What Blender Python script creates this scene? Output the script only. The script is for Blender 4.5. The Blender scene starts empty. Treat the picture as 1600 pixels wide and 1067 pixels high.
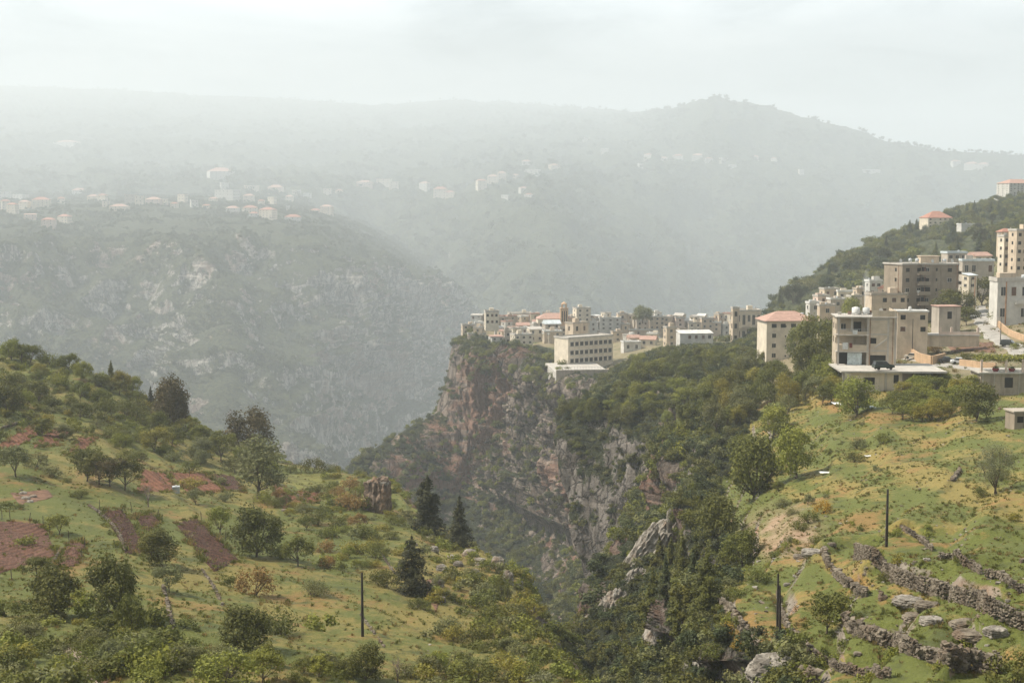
import bpy, math, random
import numpy as np
from mathutils import Vector, Matrix
from mathutils.bvhtree import BVHTree

# ------------------------------------------------------------------ camera, world, sun, exposure
SC = bpy.context.scene
COL = SC.collection
R = math.radians
FPX = 2198.0                      # focal length in photo pixels (1600 wide)
PITCH = math.atan(203.0 / FPX)    # camera looks a little down
cam_d = bpy.data.cameras.new("camera")
cam_d.sensor_width = 36.0
cam_d.lens = FPX / 1600.0 * 36.0
cam_d.clip_start = 1.0
cam_d.clip_end = 40000.0
cam = bpy.data.objects.new("camera", cam_d)
cam.rotation_euler = (R(90) - PITCH, 0, 0)
COL.objects.link(cam)
SC.camera = cam

SUN_EL, SUN_AZ = R(52), R(-88)    # azimuth measured from +Y (view direction) towards +X
sdir = Vector((math.sin(SUN_AZ) * math.cos(SUN_EL), math.cos(SUN_AZ) * math.cos(SUN_EL), math.sin(SUN_EL)))
sun_d = bpy.data.lights.new("sun", 'SUN')
sun_d.energy = 5.0
sun_d.angle = R(1.2)
sun_d.color = (1.0, 0.925, 0.80)
sun = bpy.data.objects.new("sun", sun_d)
sun.rotation_euler = (-sdir).to_track_quat('-Z', 'Y').to_euler()
sun.location = (0, 0, 900)
COL.objects.link(sun)

world = bpy.data.worlds.new("World")
SC.world = world
world.use_nodes = True
wt = world.node_tree
wt.nodes.clear()


def nd(tree, typ, **kw):
    n = tree.nodes.new(typ)
    for k, v in kw.items():
        setattr(n, k, v)
    return n


def build_world():
    t = wt
    L = t.links.new
    out = nd(t, 'ShaderNodeOutputWorld')
    sky = nd(t, 'ShaderNodeTexSky', sky_type='NISHITA')
    sky.sun_disc = False
    sky.sun_elevation = SUN_EL
    sky.sun_rotation = SUN_AZ
    sky.air_density = 1.0
    sky.dust_density = 3.0
    b1 = nd(t, 'ShaderNodeBackground')
    b1.inputs[1].default_value = 0.1
    L(sky.outputs[0], b1.inputs[0])
    tc = nd(t, 'ShaderNodeTexCoord')
    sep = nd(t, 'ShaderNodeSeparateXYZ')
    L(tc.outputs['Generated'], sep.inputs[0])
    # project the view direction on a cloud deck
    zz = nd(t, 'ShaderNodeMath', operation='ADD')
    L(sep.outputs[2], zz.inputs[0])
    zz.inputs[1].default_value = 0.16
    zm = nd(t, 'ShaderNodeMath', operation='MAXIMUM')
    L(zz.outputs[0], zm.inputs[0])
    zm.inputs[1].default_value = 0.05
    dx = nd(t, 'ShaderNodeMath', operation='DIVIDE')
    L(sep.outputs[0], dx.inputs[0]); L(zm.outputs[0], dx.inputs[1])
    dy = nd(t, 'ShaderNodeMath', operation='DIVIDE')
    L(sep.outputs[1], dy.inputs[0]); L(zm.outputs[0], dy.inputs[1])
    cb = nd(t, 'ShaderNodeCombineXYZ')
    L(dx.outputs[0], cb.inputs[0]); L(dy.outputs[0], cb.inputs[1])
    n1 = nd(t, 'ShaderNodeTexNoise')
    n1.inputs['Scale'].default_value = 1.6
    n1.inputs['Detail'].default_value = 7
    n1.inputs['Roughness'].default_value = 0.55
    n1.inputs['Distortion'].default_value = 0.6
    L(cb.outputs[0], n1.inputs['Vector'])
    rmp = nd(t, 'ShaderNodeValToRGB')
    e = rmp.color_ramp.elements
    e[0].position = 0.30
    e[0].color = (0.22, 0.27, 0.31, 1)
    e[1].position = 0.66
    e[1].color = (0.95, 0.98, 1.0, 1)
    m = e.new(0.47)
    m.color = (0.65, 0.705, 0.745, 1)
    L(n1.outputs[0], rmp.inputs[0])
    b2 = nd(t, 'ShaderNodeBackground')
    b2.inputs[1].default_value = 0.74
    L(rmp.outputs[0], b2.inputs[0])
    # extra cloud brightness added low ahead to lift sky and haze, greyer elsewhere
    fr = nd(t, 'ShaderNodeMapRange')
    fr.interpolation_type = 'SMOOTHSTEP'
    fr.inputs[1].default_value = -0.2
    fr.inputs[2].default_value = 0.95
    fr.inputs[3].default_value = 0.0
    fr.inputs[4].default_value = 1.0
    L(sep.outputs[1], fr.inputs[0])
    el = nd(t, 'ShaderNodeMapRange')
    el.interpolation_type = 'SMOOTHSTEP'
    el.inputs[1].default_value = 0.15
    el.inputs[2].default_value = 0.60
    el.inputs[3].default_value = 1.0
    el.inputs[4].default_value = 0.0
    L(sep.outputs[2], el.inputs[0])
    ml = nd(t, 'ShaderNodeMath', operation='MULTIPLY')
    L(fr.outputs[0], ml.inputs[0]); L(el.outputs[0], ml.inputs[1])
    lo = nd(t, 'ShaderNodeMapRange')
    lo.interpolation_type = 'SMOOTHSTEP'
    lo.inputs[1].default_value = 0.09
    lo.inputs[2].default_value = 0.26
    lo.inputs[3].default_value = 0.0
    lo.inputs[4].default_value = 1.0
    L(sep.outputs[2], lo.inputs[0])
    ml2 = nd(t, 'ShaderNodeMath', operation='MULTIPLY')
    L(ml.outputs[0], ml2.inputs[0]); L(lo.outputs[0], ml2.inputs[1])
    st_ = nd(t, 'ShaderNodeMath', operation='MULTIPLY_ADD')
    L(ml2.outputs[0], st_.inputs[0])
    st_.inputs[1].default_value = 2.7
    st_.inputs[2].default_value = 0.42
    L(st_.outputs[0], b2.inputs[1])
    mix = nd(t, 'ShaderNodeMixShader')
    mix.inputs[0].default_value = 0.90
    L(b1.outputs[0], mix.inputs[1]); L(b2.outputs[0], mix.inputs[2])
    L(mix.outputs[0], out.inputs[0])


build_world()
vs = SC.view_settings
vs.view_transform = 'Standard'
vs.look = 'None'
vs.exposure = 0.56
vs.gamma = 1.0
SC.render.engine = 'CYCLES'
SC.cycles.use_denoising = True
SC.cycles.max_bounces = 8
SC.cycles.diffuse_bounces = 3
SC.cycles.glossy_bounces = 2
SC.cycles.transmission_bounces = 3
SC.cycles.transparent_max_bounces = 8
SC.cycles.volume_bounces = 5

HAZE_DENSITY = 0.00020
# ------------------------------------------------------------------ helpers
rng = np.random.default_rng(7)
random.seed(7)
CP, SP = math.cos(PITCH), math.sin(PITCH)


def ray(px, py):
    a = (px - 800.0) / FPX
    b = (533.5 - py) / FPX
    return np.array([a, CP + b * SP, -SP + b * CP])


def W(px, py, D):
    """world point seen at photo pixel (px, py) at forward distance D"""
    r = ray(px, py)
    return r * (D / r[1])


def proj(p):
    """photo pixel of a world point"""
    x, y, z = p
    f = y * CP - z * SP
    u = y * SP + z * CP
    return 800.0 + FPX * x / f, 533.5 - FPX * u / f


_perm = rng.permutation(256).astype(np.int64)
_perm = np.concatenate([_perm, _perm])
_g = rng.normal(size=(256, 3))
_g /= np.linalg.norm(_g, axis=1)[:, None]


def pnoise(p):
    """gradient noise, p (...,3) -> about -0.7..0.7"""
    i = np.floor(p).astype(np.int64)
    f = p - i
    u = f * f * f * (f * (f * 6 - 15) + 10)
    i &= 255
    out = 0
    for dx in (0, 1):
        wx = u[..., 0] if dx else 1 - u[..., 0]
        for dy in (0, 1):
            wy = u[..., 1] if dy else 1 - u[..., 1]
            for dz in (0, 1):
                wz = u[..., 2] if dz else 1 - u[..., 2]
                h = _perm[(_perm[(_perm[(i[..., 0] + dx) & 255] + i[..., 1] + dy) & 255] + i[..., 2] + dz) & 255]
                g = _g[h]
                d = g[..., 0] * (f[..., 0] - dx) + g[..., 1] * (f[..., 1] - dy) + g[..., 2] * (f[..., 2] - dz)
                out = out + wx * wy * wz * d
    return out


def fbm(p, oct=4, gain=0.5, lac=2.03):
    a, s, o = 1.0, 0.0, 0
    q = p.copy()
    for k in range(oct):
        s = s + a * pnoise(q + 17.3 * k)
        a *= gain
        q = q * lac
    return s


def ridged(p, oct=4, gain=0.5, lac=2.03):
    a, s = 1.0, 0.0
    q = p.copy()
    for k in range(oct):
        s = s + a * (1 - 2.2 * np.abs(pnoise(q + 31.7 * k)))
        a *= gain
        q = q * lac
    return s


def sstep(a, b, x):
    t = np.clip((x - a) / (b - a), 0, 1)
    return t * t * (3 - 2 * t)


def catmull(G, n, axis):
    """resample control grid G (r,c,3) along axis to n samples, Catmull-Rom"""
    G = np.moveaxis(G, axis, 0)
    m = G.shape[0]
    P = np.concatenate([2 * G[:1] - G[1:2], G, 2 * G[-1:] - G[-2:-1]])
    t = np.linspace(0, m - 1, n)
    i = np.minimum(t.astype(int), m - 2)
    f = (t - i).reshape((-1,) + (1,) * (G.ndim - 1))
    p0, p1, p2, p3 = P[i], P[i + 1], P[i + 2], P[i + 3]
    tau = 0.38
    m1, m2 = tau * (p2 - p0), tau * (p3 - p1)
    f2, f3 = f * f, f * f * f
    o = (2 * f3 - 3 * f2 + 1) * p1 + (f3 - 2 * f2 + f) * m1 + (-2 * f3 + 3 * f2) * p2 + (f3 - f2) * m2
    return np.moveaxis(o, 0, axis)


def even(G, axis):
    """helper: reparametrise is left uniform per control cell"""
    return G


def normals_of(V):
    du = np.gradient(V, axis=0)
    dv = np.gradient(V, axis=1)
    n = np.cross(du, dv)
    n /= np.linalg.norm(n, axis=2)[..., None] + 1e-9
    # orient to the viewer / up
    s = np.sign(np.mean(np.sum(n * (np.array([0, -0.6, 0.8])), axis=2)))
    return n * (s if s else 1)


def mesh_from(name, verts, faces, mat=None, smooth=False, uvs=None, mats=None, midx=None):
    """verts (N,3) float, faces (M,k) int array"""
    me = bpy.data.meshes.new(name)
    verts = np.ascontiguousarray(verts, dtype=np.float32)
    faces = np.ascontiguousarray(faces, dtype=np.int32)
    k = faces.shape[1]
    me.vertices.add(len(verts))
    me.vertices.foreach_set('co', verts.ravel())
    me.loops.add(faces.size)
    me.loops.foreach_set('vertex_index', faces.ravel())
    me.polygons.add(len(faces))
    me.polygons.foreach_set('loop_start', np.arange(0, faces.size, k, dtype=np.int32))
    me.polygons.foreach_set('loop_total', np.full(len(faces), k, dtype=np.int32))
    me.polygons.foreach_set('use_smooth', np.full(len(faces), bool(smooth)))
    if mats:
        for m in mats:
            me.materials.append(m)
        if midx is not None:
            me.polygons.foreach_set('material_index', np.asarray(midx, dtype=np.int32))
    elif mat:
        me.materials.append(mat)
    me.update(calc_edges=True)
    return me


def link(name, me, parent=None, loc=None, rotz=0.0):
    o = bpy.data.objects.new(name, me)
    COL.objects.link(o)
    if parent:
        o.parent = parent
    if loc is not None:
        o.location = loc
    if rotz:
        o.rotation_euler = (0, 0, rotz)
    return o


def grid_faces(nr, nc):
    a = np.arange(nr * nc).reshape(nr, nc)
    return np.stack([a[:-1, :-1], a[:-1, 1:], a[1:, 1:], a[1:, :-1]], axis=-1).reshape(-1, 4)


BVH = {}


class Sheet:
    def __init__(s, name, V, mat, attrs=None, kind='structure'):
        s.V = V
        nr, nc = V.shape[:2]
        F = grid_faces(nr, nc)
        me = mesh_from(name, V.reshape(-1, 3), F, mat, smooth=True)
        for k, v in (attrs or {}).items():
            at = me.attributes.new(k, 'FLOAT', 'POINT')
            at.data.foreach_set('value', np.ascontiguousarray(v, dtype=np.float32).ravel())
        s.o = link(name, me)
        s.o['kind'] = kind
        s.bvh = BVHTree.FromPolygons(V.reshape(-1, 3).tolist(), F.tolist())
        s.F = F


def ctrl(rows):
    return np.array([[W(*c) if len(c) == 3 else np.array(c[1:]) for c in r] for r in rows], dtype=float)


def disp_hill(V, amp=1.0, terr=0.0, step=2.6, seed=0.0):
    n = normals_of(V)
    p = V + seed
    if terr > 0:
        ph = (V[..., 2] + 1.2 * fbm(p / 40.0, 3)) / step
        fl = np.floor(ph)
        fr = ph - fl
        st = (fl + sstep(0.55, 0.95, fr)) * step
        w = terr * np.clip(0.6 + 1.4 * fbm(p / 60.0 + 5, 2), 0, 1)
        V = V.copy()
        V[..., 2] += (st - ph * step + 0.0) * w
    d = 2.2 * fbm(p / 38.0, 3) + 0.9 * fbm(p / 11.0, 3) + 0.28 * fbm(p / 2.6, 3)
    return V + n * (d * amp)[..., None]


def disp_cliff(V, big=14.0, sc=1.0, seed=0.0, ledge=1.0, keep=None):
    n = normals_of(V)
    steep = 1 - sstep(0.45, 0.85, np.abs(n[..., 2]))
    q = (V + seed) / sc
    A = q / np.array([46.0, 46.0, 130.0])
    d = big * (ridged(A, 3) - 0.75)
    d += big * 0.36 * (ridged(q / np.array([13.0, 13.0, 42.0]), 3) - 0.7)
    # ledges: strata following height with a little wobble
    zz = q[..., 2] + 4 * fbm(q / 50.0, 2)
    lay = np.abs(((zz / 17.0) % 1.0) - 0.5) * 2
    lay2 = np.abs(((zz / 5.3) % 1.0) - 0.5) * 2
    d += ledge * big * 0.16 * (sstep(0.2, 0.7, lay) - 0.5) * (0.6 + fbm(q / 30.0 + 9, 2))
    d += ledge * big * 0.05 * sstep(0.3, 0.7, lay2)
    d += big * 0.13 * fbm(q / np.array([4.2, 4.2, 8.0]), 4)
    soft = big * 0.42 * fbm(q / 30.0, 5)
    dd = d * steep + soft * (1 - steep)
    if keep is not None:
        dd = dd * keep
    return V + n * (dd * sc)[..., None]


# ------------------------------------------------------------------ shader helpers
class MT:
    """tiny material builder"""

    def __init__(s, name):
        s.m = bpy.data.materials.new(name)
        s.m.use_nodes = True
        s.t = s.m.node_tree
        s.t.nodes.clear()
        s.out = nd(s.t, 'ShaderNodeOutputMaterial')
        s.b = nd(s.t, 'ShaderNodeBsdfPrincipled')
        s.b.inputs['Roughness'].default_value = 0.9
        s.b.inputs['Specular IOR Level'].default_value = 0.25
        s.L(s.b.outputs[0], s.out.inputs[0])
        s.geo = nd(s.t, 'ShaderNodeNewGeometry')

    def L(s, a, b):
        s.t.links.new(a, b)

    def pos(s):
        return s.geo.outputs['Position']

    def scaled(s, vec, sc):
        m = nd(s.t, 'ShaderNodeVectorMath', operation='MULTIPLY')
        s.L(vec, m.inputs[0])
        m.inputs[1].default_value = sc
        return m.outputs[0]

    def noise(s, scale, detail=4, rough=0.55, vec=None, dist=0.0):
        n = nd(s.t, 'ShaderNodeTexNoise')
        n.inputs['Scale'].default_value = scale
        n.inputs['Detail'].default_value = detail
        n.inputs['Roughness'].default_value = rough
        n.inputs['Distortion'].default_value = dist
        s.L(vec or s.pos(), n.inputs['Vector'])
        return n.outputs[0]

    def ramp(s, fac, lo, hi):
        m = nd(s.t, 'ShaderNodeMapRange')
        m.interpolation_type = 'SMOOTHSTEP'
        m.inputs[1].default_value = lo
        m.inputs[2].default_value = hi
        s.L(fac, m.inputs[0])
        return m.outputs[0]

    def math(s, op, a, b=None):
        m = nd(s.t, 'ShaderNodeMath', operation=op)
        for i, x in enumerate((a, b)):
            if x is None:
                continue
            if isinstance(x, (int, float)):
                m.inputs[i].default_value = x
            else:
                s.L(x, m.inputs[i])
        return m.outputs[0]

    def mix(s, fac, a, b, mode='MIX'):
        m = nd(s.t, 'ShaderNodeMix', data_type='RGBA', blend_type=mode)
        for i, x in ((0, fac), (6, a), (7, b)):
            if isinstance(x, (int, float)):
                m.inputs[i].default_value = x
            elif isinstance(x, tuple):
                m.inputs[i].default_value = x if len(x) == 4 else (*x, 1)
            else:
                s.L(x, m.inputs[i])
        return m.outputs[2]

    def attr(s, name):
        a = nd(s.t, 'ShaderNodeAttribute', attribute_name=name)
        return a.outputs['Fac']

    def nz(s):
        sp = nd(s.t, 'ShaderNodeSeparateXYZ')
        s.L(s.geo.outputs['Normal'], sp.inputs[0])
        return sp.outputs[2]

    def bump(s, h, strength=0.5, dist=0.3):
        b = nd(s.t, 'ShaderNodeBump')
        b.inputs['Strength'].default_value = strength
        b.inputs['Distance'].default_value = dist
        s.L(h, b.inputs['Height'])
        s.L(b.outputs[0], s.b.inputs['Normal'])

    def color(s, c):
        if isinstance(c, tuple):
            s.b.inputs['Base Color'].default_value = (*c, 1)
        else:
            s.L(c, s.b.inputs['Base Color'])

    def vary(s, c, amt=0.25, scale=0.6):
        """gentle weathering of a plain colour"""
        n = s.noise(scale, 5, 0.6)
        dark = tuple(x * (1 - amt) for x in c)
        lite = tuple(min(1, x * (1 + amt * 0.6)) for x in c)
        s.color(s.mix(s.ramp(n, 0.35, 0.65), dark, lite))
        return s


def mat_hill(name, green, dry, rust, weed, drybias=0.0):
    k = MT(name)
    big = k.noise(0.022, 4, 0.6, dist=0.6)
    mid = k.noise(0.11, 5, 0.62, dist=0.5)
    fin = k.noise(0.9, 6, 0.7)
    vf = k.noise(4.5, 4, 0.7)
    a = k.math('ADD', k.math('MULTIPLY', big, 0.55), k.math('MULTIPLY', mid, 0.45))
    a = k.math('ADD', a, k.math('MULTIPLY', k.math('SUBTRACT', fin, 0.5), 0.28))
    a = k.math('ADD', a, k.math('MULTIPLY', k.attr('dry'), 0.35))
    c = k.mix(k.ramp(a, 0.48 - drybias, 0.57 - drybias), green, dry)
    r = k.math('ADD', k.noise(0.07, 5, 0.65, dist=0.8), k.math('MULTIPLY', k.math('SUBTRACT', fin, 0.5), 0.3))
    r = k.math('ADD', r, k.math('MULTIPLY', k.attr('dry'), 0.12))
    c = k.mix(k.math('MULTIPLY', k.ramp(r, 0.545, 0.645), 0.7), c, rust)
    w = k.math('ADD', k.noise(0.16, 5, 0.7), k.math('MULTIPLY', k.math('SUBTRACT', vf, 0.5), 0.35))
    c = k.mix(k.math('MULTIPLY', k.ramp(w, 0.55, 0.66), 0.9), c, weed)
    # fine blade-scale mottling
    c = k.mix(k.ramp(vf, 0.3, 0.72), k.mix(0.45, c, weed), k.mix(0.07, c, (0.42, 0.36, 0.20)))
    # bare rock and soil on the steep parts
    nz = k.nz()
    rk = k.math('ADD', k.math('SUBTRACT', 1.0, nz), k.math('MULTIPLY', k.math('SUBTRACT', mid, 0.5), 0.5))
    rk = k.math('ADD', rk, k.attr('rock'))
    rock = k.mix(k.ramp(k.noise(0.5, 6, 0.65), 0.35, 0.62), (0.14, 0.112, 0.085), (0.27, 0.235, 0.19))
    rock = k.mix(k.ramp(k.noise(0.09, 4, 0.6), 0.5, 0.66), rock, (0.30, 0.175, 0.105))
    c = k.mix(k.ramp(rk, 0.36, 0.50), c, rock)
    soil = k.mix(k.ramp(fin, 0.3, 0.7), (0.27, 0.165, 0.105), (0.44, 0.31, 0.22))
    c = k.mix(k.attr('soil'), c, soil)
    k.color(c)
    h = k.math('ADD', k.math('MULTIPLY', fin, 0.7), k.math('MULTIPLY', vf, 0.3))
    k.bump(h, 0.9, 0.5)
    return k.m


def mat_cliff(name, g1, g2, red, vegd, vegl, sc=1.0, vegbias=0.0, redk=1.0):
    k = MT(name)
    P = k.pos()
    stv = k.scaled(P, (1.0, 1.0, 0.30))
    st = k.noise(0.16 * sc, 6, 0.7, vec=stv, dist=0.8)
    st2 = k.noise(0.55 * sc, 5, 0.7, vec=stv, dist=0.6)
    lay = k.noise(0.30 * sc, 5, 0.6, vec=k.scaled(P, (0.12, 0.12, 1.0)), dist=0.4)
    fin = k.noise(1.3 * sc, 6, 0.7)
    rock = k.mix(k.ramp(st, 0.36, 0.62), g1, g2)
    rock = k.mix(k.math('MULTIPLY', k.ramp(st2, 0.50, 0.68), 0.55), rock, tuple(x * 0.32 for x in g1))
    # joints and bedding cracks
    vo = nd(k.t, 'ShaderNodeTexVoronoi', feature='DISTANCE_TO_EDGE')
    vo.inputs['Scale'].default_value = 0.21 * sc
    wv = nd(k.t, 'ShaderNodeVectorMath', operation='ADD')
    wn = nd(k.t, 'ShaderNodeTexNoise')
    wn.inputs['Scale'].default_value = 0.25 * sc
    wn.inputs['Detail'].default_value = 4
    k.L(P, wn.inputs['Vector'])
    k.L(k.scaled(P, (1.0, 1.0, 0.42)), wv.inputs[0])
    k.L(k.scaled(wn.outputs['Color'], (5.0 / sc, 5.0 / sc, 5.0 / sc)), wv.inputs[1])
    k.L(wv.outputs[0], vo.inputs['Vector'])
    crack = k.math('SUBTRACT', 1.0, k.ramp(vo.outputs['Distance'], 0.0, 0.10))
    rock = k.mix(k.math('MULTIPLY', crack, 0.7), rock, tuple(x * 0.22 for x in g1))
    rr = k.noise(0.018 * sc, 4, 0.6, dist=0.7)
    rr = k.math('ADD', rr, k.math('MULTIPLY', k.math('SUBTRACT', lay, 0.5), 0.35))
    rock = k.mix(k.math('MULTIPLY', k.ramp(rr, 0.50, 0.60), 0.8 * redk), rock, k.mix(k.ramp(st2, 0.35, 0.65), red, tuple(x * 0.62 for x in red)))
    rock = k.mix(k.math('MULTIPLY', k.ramp(lay, 0.56, 0.66), 0.45), rock, tuple(min(1, x * 1.5) for x in g2))
    rock = k.mix(k.math('MULTIPLY', k.ramp(fin, 0.55, 0.75), 0.5), rock, tuple(x * 0.45 for x in g1))
    nz = k.nz()
    v = k.math('ADD', nz, k.math('MULTIPLY', k.math('SUBTRACT', k.noise(0.045 * sc, 5, 0.7, dist=0.5), 0.5), 1.7))
    v = k.math('ADD', v, k.math('MULTIPLY', k.math('SUBTRACT', fin, 0.5), 0.6))
    v = k.math('ADD', v, vegbias)
    veg = k.mix(k.ramp(k.noise(0.35 * sc, 5, 0.7), 0.35, 0.65), vegd, vegl)
    c = k.mix(k.ramp(v, 0.40, 0.56), rock, veg)
    k.color(c)
    h = k.math('ADD', k.math('MULTIPLY', st2, 0.6), k.math('MULTIPLY', fin, 0.5))
    h = k.math('SUBTRACT', h, k.math('MULTIPLY', crack, 0.35))
    k.bump(h, 1.0, 2.4 / sc)
    return k.m


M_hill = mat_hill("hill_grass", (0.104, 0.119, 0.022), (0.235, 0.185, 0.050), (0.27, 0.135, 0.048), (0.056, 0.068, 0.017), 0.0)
M_hillR = mat_hill("hill_grass_sunny", (0.112, 0.130, 0.022), (0.27, 0.205, 0.056), (0.33, 0.165, 0.058), (0.056, 0.068, 0.018), -0.03)  # right hillside grass, a little paler and more ochre than the left
M_town = mat_hill("town_ground", (0.085, 0.10, 0.03), (0.26, 0.21, 0.13), (0.33, 0.25, 0.18), (0.05, 0.065, 0.02), 0.05)
M_cliff = mat_cliff("cliff_rock", (0.125, 0.100, 0.082), (0.30, 0.245, 0.20), (0.31, 0.165, 0.112), (0.020, 0.026, 0.010), (0.048, 0.056, 0.018), 1.0, -0.24, 0.95)
M_gorge = mat_cliff("gorge_rock", (0.11, 0.095, 0.08), (0.27, 0.24, 0.21), (0.21, 0.12, 0.08), (0.018, 0.022, 0.009), (0.048, 0.053, 0.018), 1.4, 0.04)
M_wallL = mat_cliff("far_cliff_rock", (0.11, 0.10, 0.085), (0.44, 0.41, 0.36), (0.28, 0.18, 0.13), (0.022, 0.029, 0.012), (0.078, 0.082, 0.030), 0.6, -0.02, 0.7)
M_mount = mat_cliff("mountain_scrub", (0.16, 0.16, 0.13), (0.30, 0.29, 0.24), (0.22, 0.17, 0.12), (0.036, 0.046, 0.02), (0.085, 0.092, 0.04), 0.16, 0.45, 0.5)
M_shoulder = mat_cliff("shoulder_scrub", (0.20, 0.17, 0.13), (0.34, 0.30, 0.23), (0.30, 0.20, 0.13), (0.035, 0.045, 0.017), (0.105, 0.112, 0.045), 0.9, 0.18, 0.7)
# ------------------------------------------------------------------ terrain sheets
def off(c, dx, dy, dz):
    p = W(*c)
    return ('w', p[0] + dx, p[1] + dy, p[2] + dz)


def resample(G, nr, nc):
    return catmull(catmull(G, nr, 0), nc, 1)


# --- A: the near hillside on the left -----------------------------------
pxs = [-420, -200, 0, 150, 300, 450, 600]
colA = {
    -420: [(1300, 52), (1060, 80), (880, 130), (780, 165), (690, 205), (600, 250), (540, 290), (500, 330)],
    -200: [(1300, 54), (1065, 86), (890, 138), (790, 175), (700, 218), (620, 262), (560, 300), (522, 335)],
    0: [(1300, 56), (1070, 92), (900, 146), (810, 182), (720, 228), (650, 272), (590, 312), (552, 345)],
    150: [(1300, 57), (1070, 94), (910, 146), (825, 182), (745, 228), (680, 275), (620, 320), (584, 350)],
    300: [(1300, 58), (1070, 96), (930, 145), (850, 182), (780, 230), (725, 282), (690, 325), (662, 350)],
    450: [(1300, 60), (1070, 100), (945, 148), (865, 190), (800, 240), (758, 285), (738, 320), (724, 348)],
    600: [(1300, 64), (1075, 106), (965, 150), (890, 188), (840, 222), (805, 252), (778, 282), (752, 308)],
}
rows = []
for i in range(8):
    r = []
    for px in pxs:
        py, D = colA[px][i]
        r.append((px, py, D))
    # the rim on the right
    rim = [(1000, 1300, 66), (900, 1075, 118), (842, 1010, 158), (826, 965, 180), (806, 915, 200), (786, 886, 216), (742, 862, 236), (676, 822, 268)]
    mid = [(790, 1300, 65), (742, 1072, 112), (722, 985, 155), (716, 925, 184), (706, 885, 204), (690, 858, 224), (668, 838, 246), (640, 792, 280)]
    r.append(mid[i]); r.append(rim[i])
    c = rim[i]
    r.append(off(c, 5, 4, -9)); r.append(off(c, 14, 14, -40)); r.append(off(c, 34, 34, -110))
    rows.append(r)
last = rows[-1]
b1, b2, b3 = [], [], []
for c in last:
    p = W(*c) if len(c) == 3 else np.array(c[1:])
    b1.append(('w', p[0] + 1, p[1] + 16, p[2] - 10))
    b2.append(('w', p[0] + 5, p[1] + 42, p[2] - 50))
    b3.append(('w', p[0] + 10, p[1] + 85, p[2] - 150))
rows += [b1, b2, b3]
G = ctrl(rows)
V = resample(G, 560, 560)
n0 = normals_of(V)
# the far rim stays craggy
colf = np.linspace(0, 1, 560)[None, :] * np.ones((560, 1))
rowf = np.linspace(0, 1, 560)[:, None] * np.ones((1, 560))
crag = sstep(0.66, 0.74, colf) * (0.5 + 1.2 * np.clip(fbm(V / 9.0, 3), 0, 1)) 
crag = np.maximum(crag, sstep(0.70, 0.74, rowf))
VA = disp_hill(V, 0.42, 0.55, 2.2, 3.0)
nA = normals_of(VA)
VA = VA + nA * (crag * (1.6 * (ridged(V / np.array([6.0, 6.0, 9.0]), 4) - 0.8)))[..., None]
rockA = crag * 0.22 + 0 * crag
dryA = 0.2 * sstep(0.5, 0.68, colf) + 0 * rowf
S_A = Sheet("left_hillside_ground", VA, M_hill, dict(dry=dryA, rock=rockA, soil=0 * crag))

# --- B: the near terraced hillside on the right, the village ground and the shoulder -------
B_rows = [
    [(880, 1250, 150), (1000, 1250, 110), (1290, 1250, 72), (1370, 1250, 66), (1450, 1250, 60), (1550, 1250, 55), (1700, 1250, 50), (1980, 1250, 45)],
    [(868, 1067, 200), (1050, 1067, 150), (1262, 1067, 104), (1325, 1067, 98), (1420, 1067, 90), (1520, 1067, 84), (1625, 1067, 78), (1850, 1060, 70)],
    [(900, 1020, 215), (1050, 1005, 178), (1172, 1002, 124), (1262, 985, 118), (1370, 980, 109), (1480, 970, 103), (1605, 960, 98), (1850, 945, 92)],
    [(945, 955, 230), (1040, 950, 200), (1124, 945, 146), (1215, 925, 138), (1320, 915, 129), (1440, 900, 123), (1595, 880, 119), (1850, 855, 112)],
    [(985, 890, 245), (1060, 890, 224), (1150, 890, 172), (1230, 860, 160), (1320, 850, 152), (1430, 830, 147), (1585, 800, 144), (1850, 770, 138)],
    [(1035, 830, 262), (1075, 845, 247), (1130, 832, 210), (1210, 792, 195), (1320, 780, 183), (1420, 760, 178), (1580, 735, 174), (1850, 700, 168)],
    [(1075, 815, 275), (1092, 808, 266), (1122, 785, 246), (1210, 738, 234), (1310, 715, 220), (1410, 700, 212), (1570, 680, 206), (1850, 650, 200)],
    [(1112, 775, 292), (1128, 745, 291), (1155, 705, 290), (1222, 662, 280), (1300, 645, 268), (1400, 635, 260), (1560, 625, 252), (1850, 600, 246)],
    [(1125, 650, 345), (1150, 630, 340), (1190, 618, 335), (1240, 608, 328), (1310, 603, 300), (1400, 600, 292), (1560, 602, 290), (1850, 580, 280)],
    [(1132, 605, 420), (1160, 590, 410), (1200, 580, 400), (1250, 574, 378), (1320, 575, 335), (1400, 572, 330), (1560, 558, 330), (1850, 540, 320)],
    [(1130, 575, 480), (1160, 565, 475), (1200, 556, 460), (1250, 548, 440), (1320, 536, 410), (1400, 523, 400), (1560, 498, 410), (1850, 470, 400)],
    [(1130, 548, 560), (1160, 542, 560), (1200, 532, 550), (1250, 520, 540), (1320, 505, 540), (1400, 488, 530), (1560, 450, 520), (1850, 400, 500)],
    [(1150, 540, 660), (1165, 530, 665), (1200, 512, 670), (1255, 492, 680), (1320, 470, 690), (1400, 440, 690), (1560, 398, 690), (1850, 340, 690)],
    [(1170, 530, 740), (1180, 516, 745), (1206, 488, 760), (1262, 455, 790), (1320, 430, 830), (1395, 398, 870), (1560, 350, 900), (1850, 280, 900)],
    [(1185, 520, 800), (1195, 500, 810), (1215, 470, 830), (1270, 432, 880), (1335, 398, 950), (1415, 365, 1030), (1562, 312, 1250), (1850, 240, 1250)],
]
B_rows.append([off(c, 4, 40, -30) for c in B_rows[-1]])
B_rows.append([off(c, 10, 120, -200) for c in B_rows[-2]])
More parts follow.
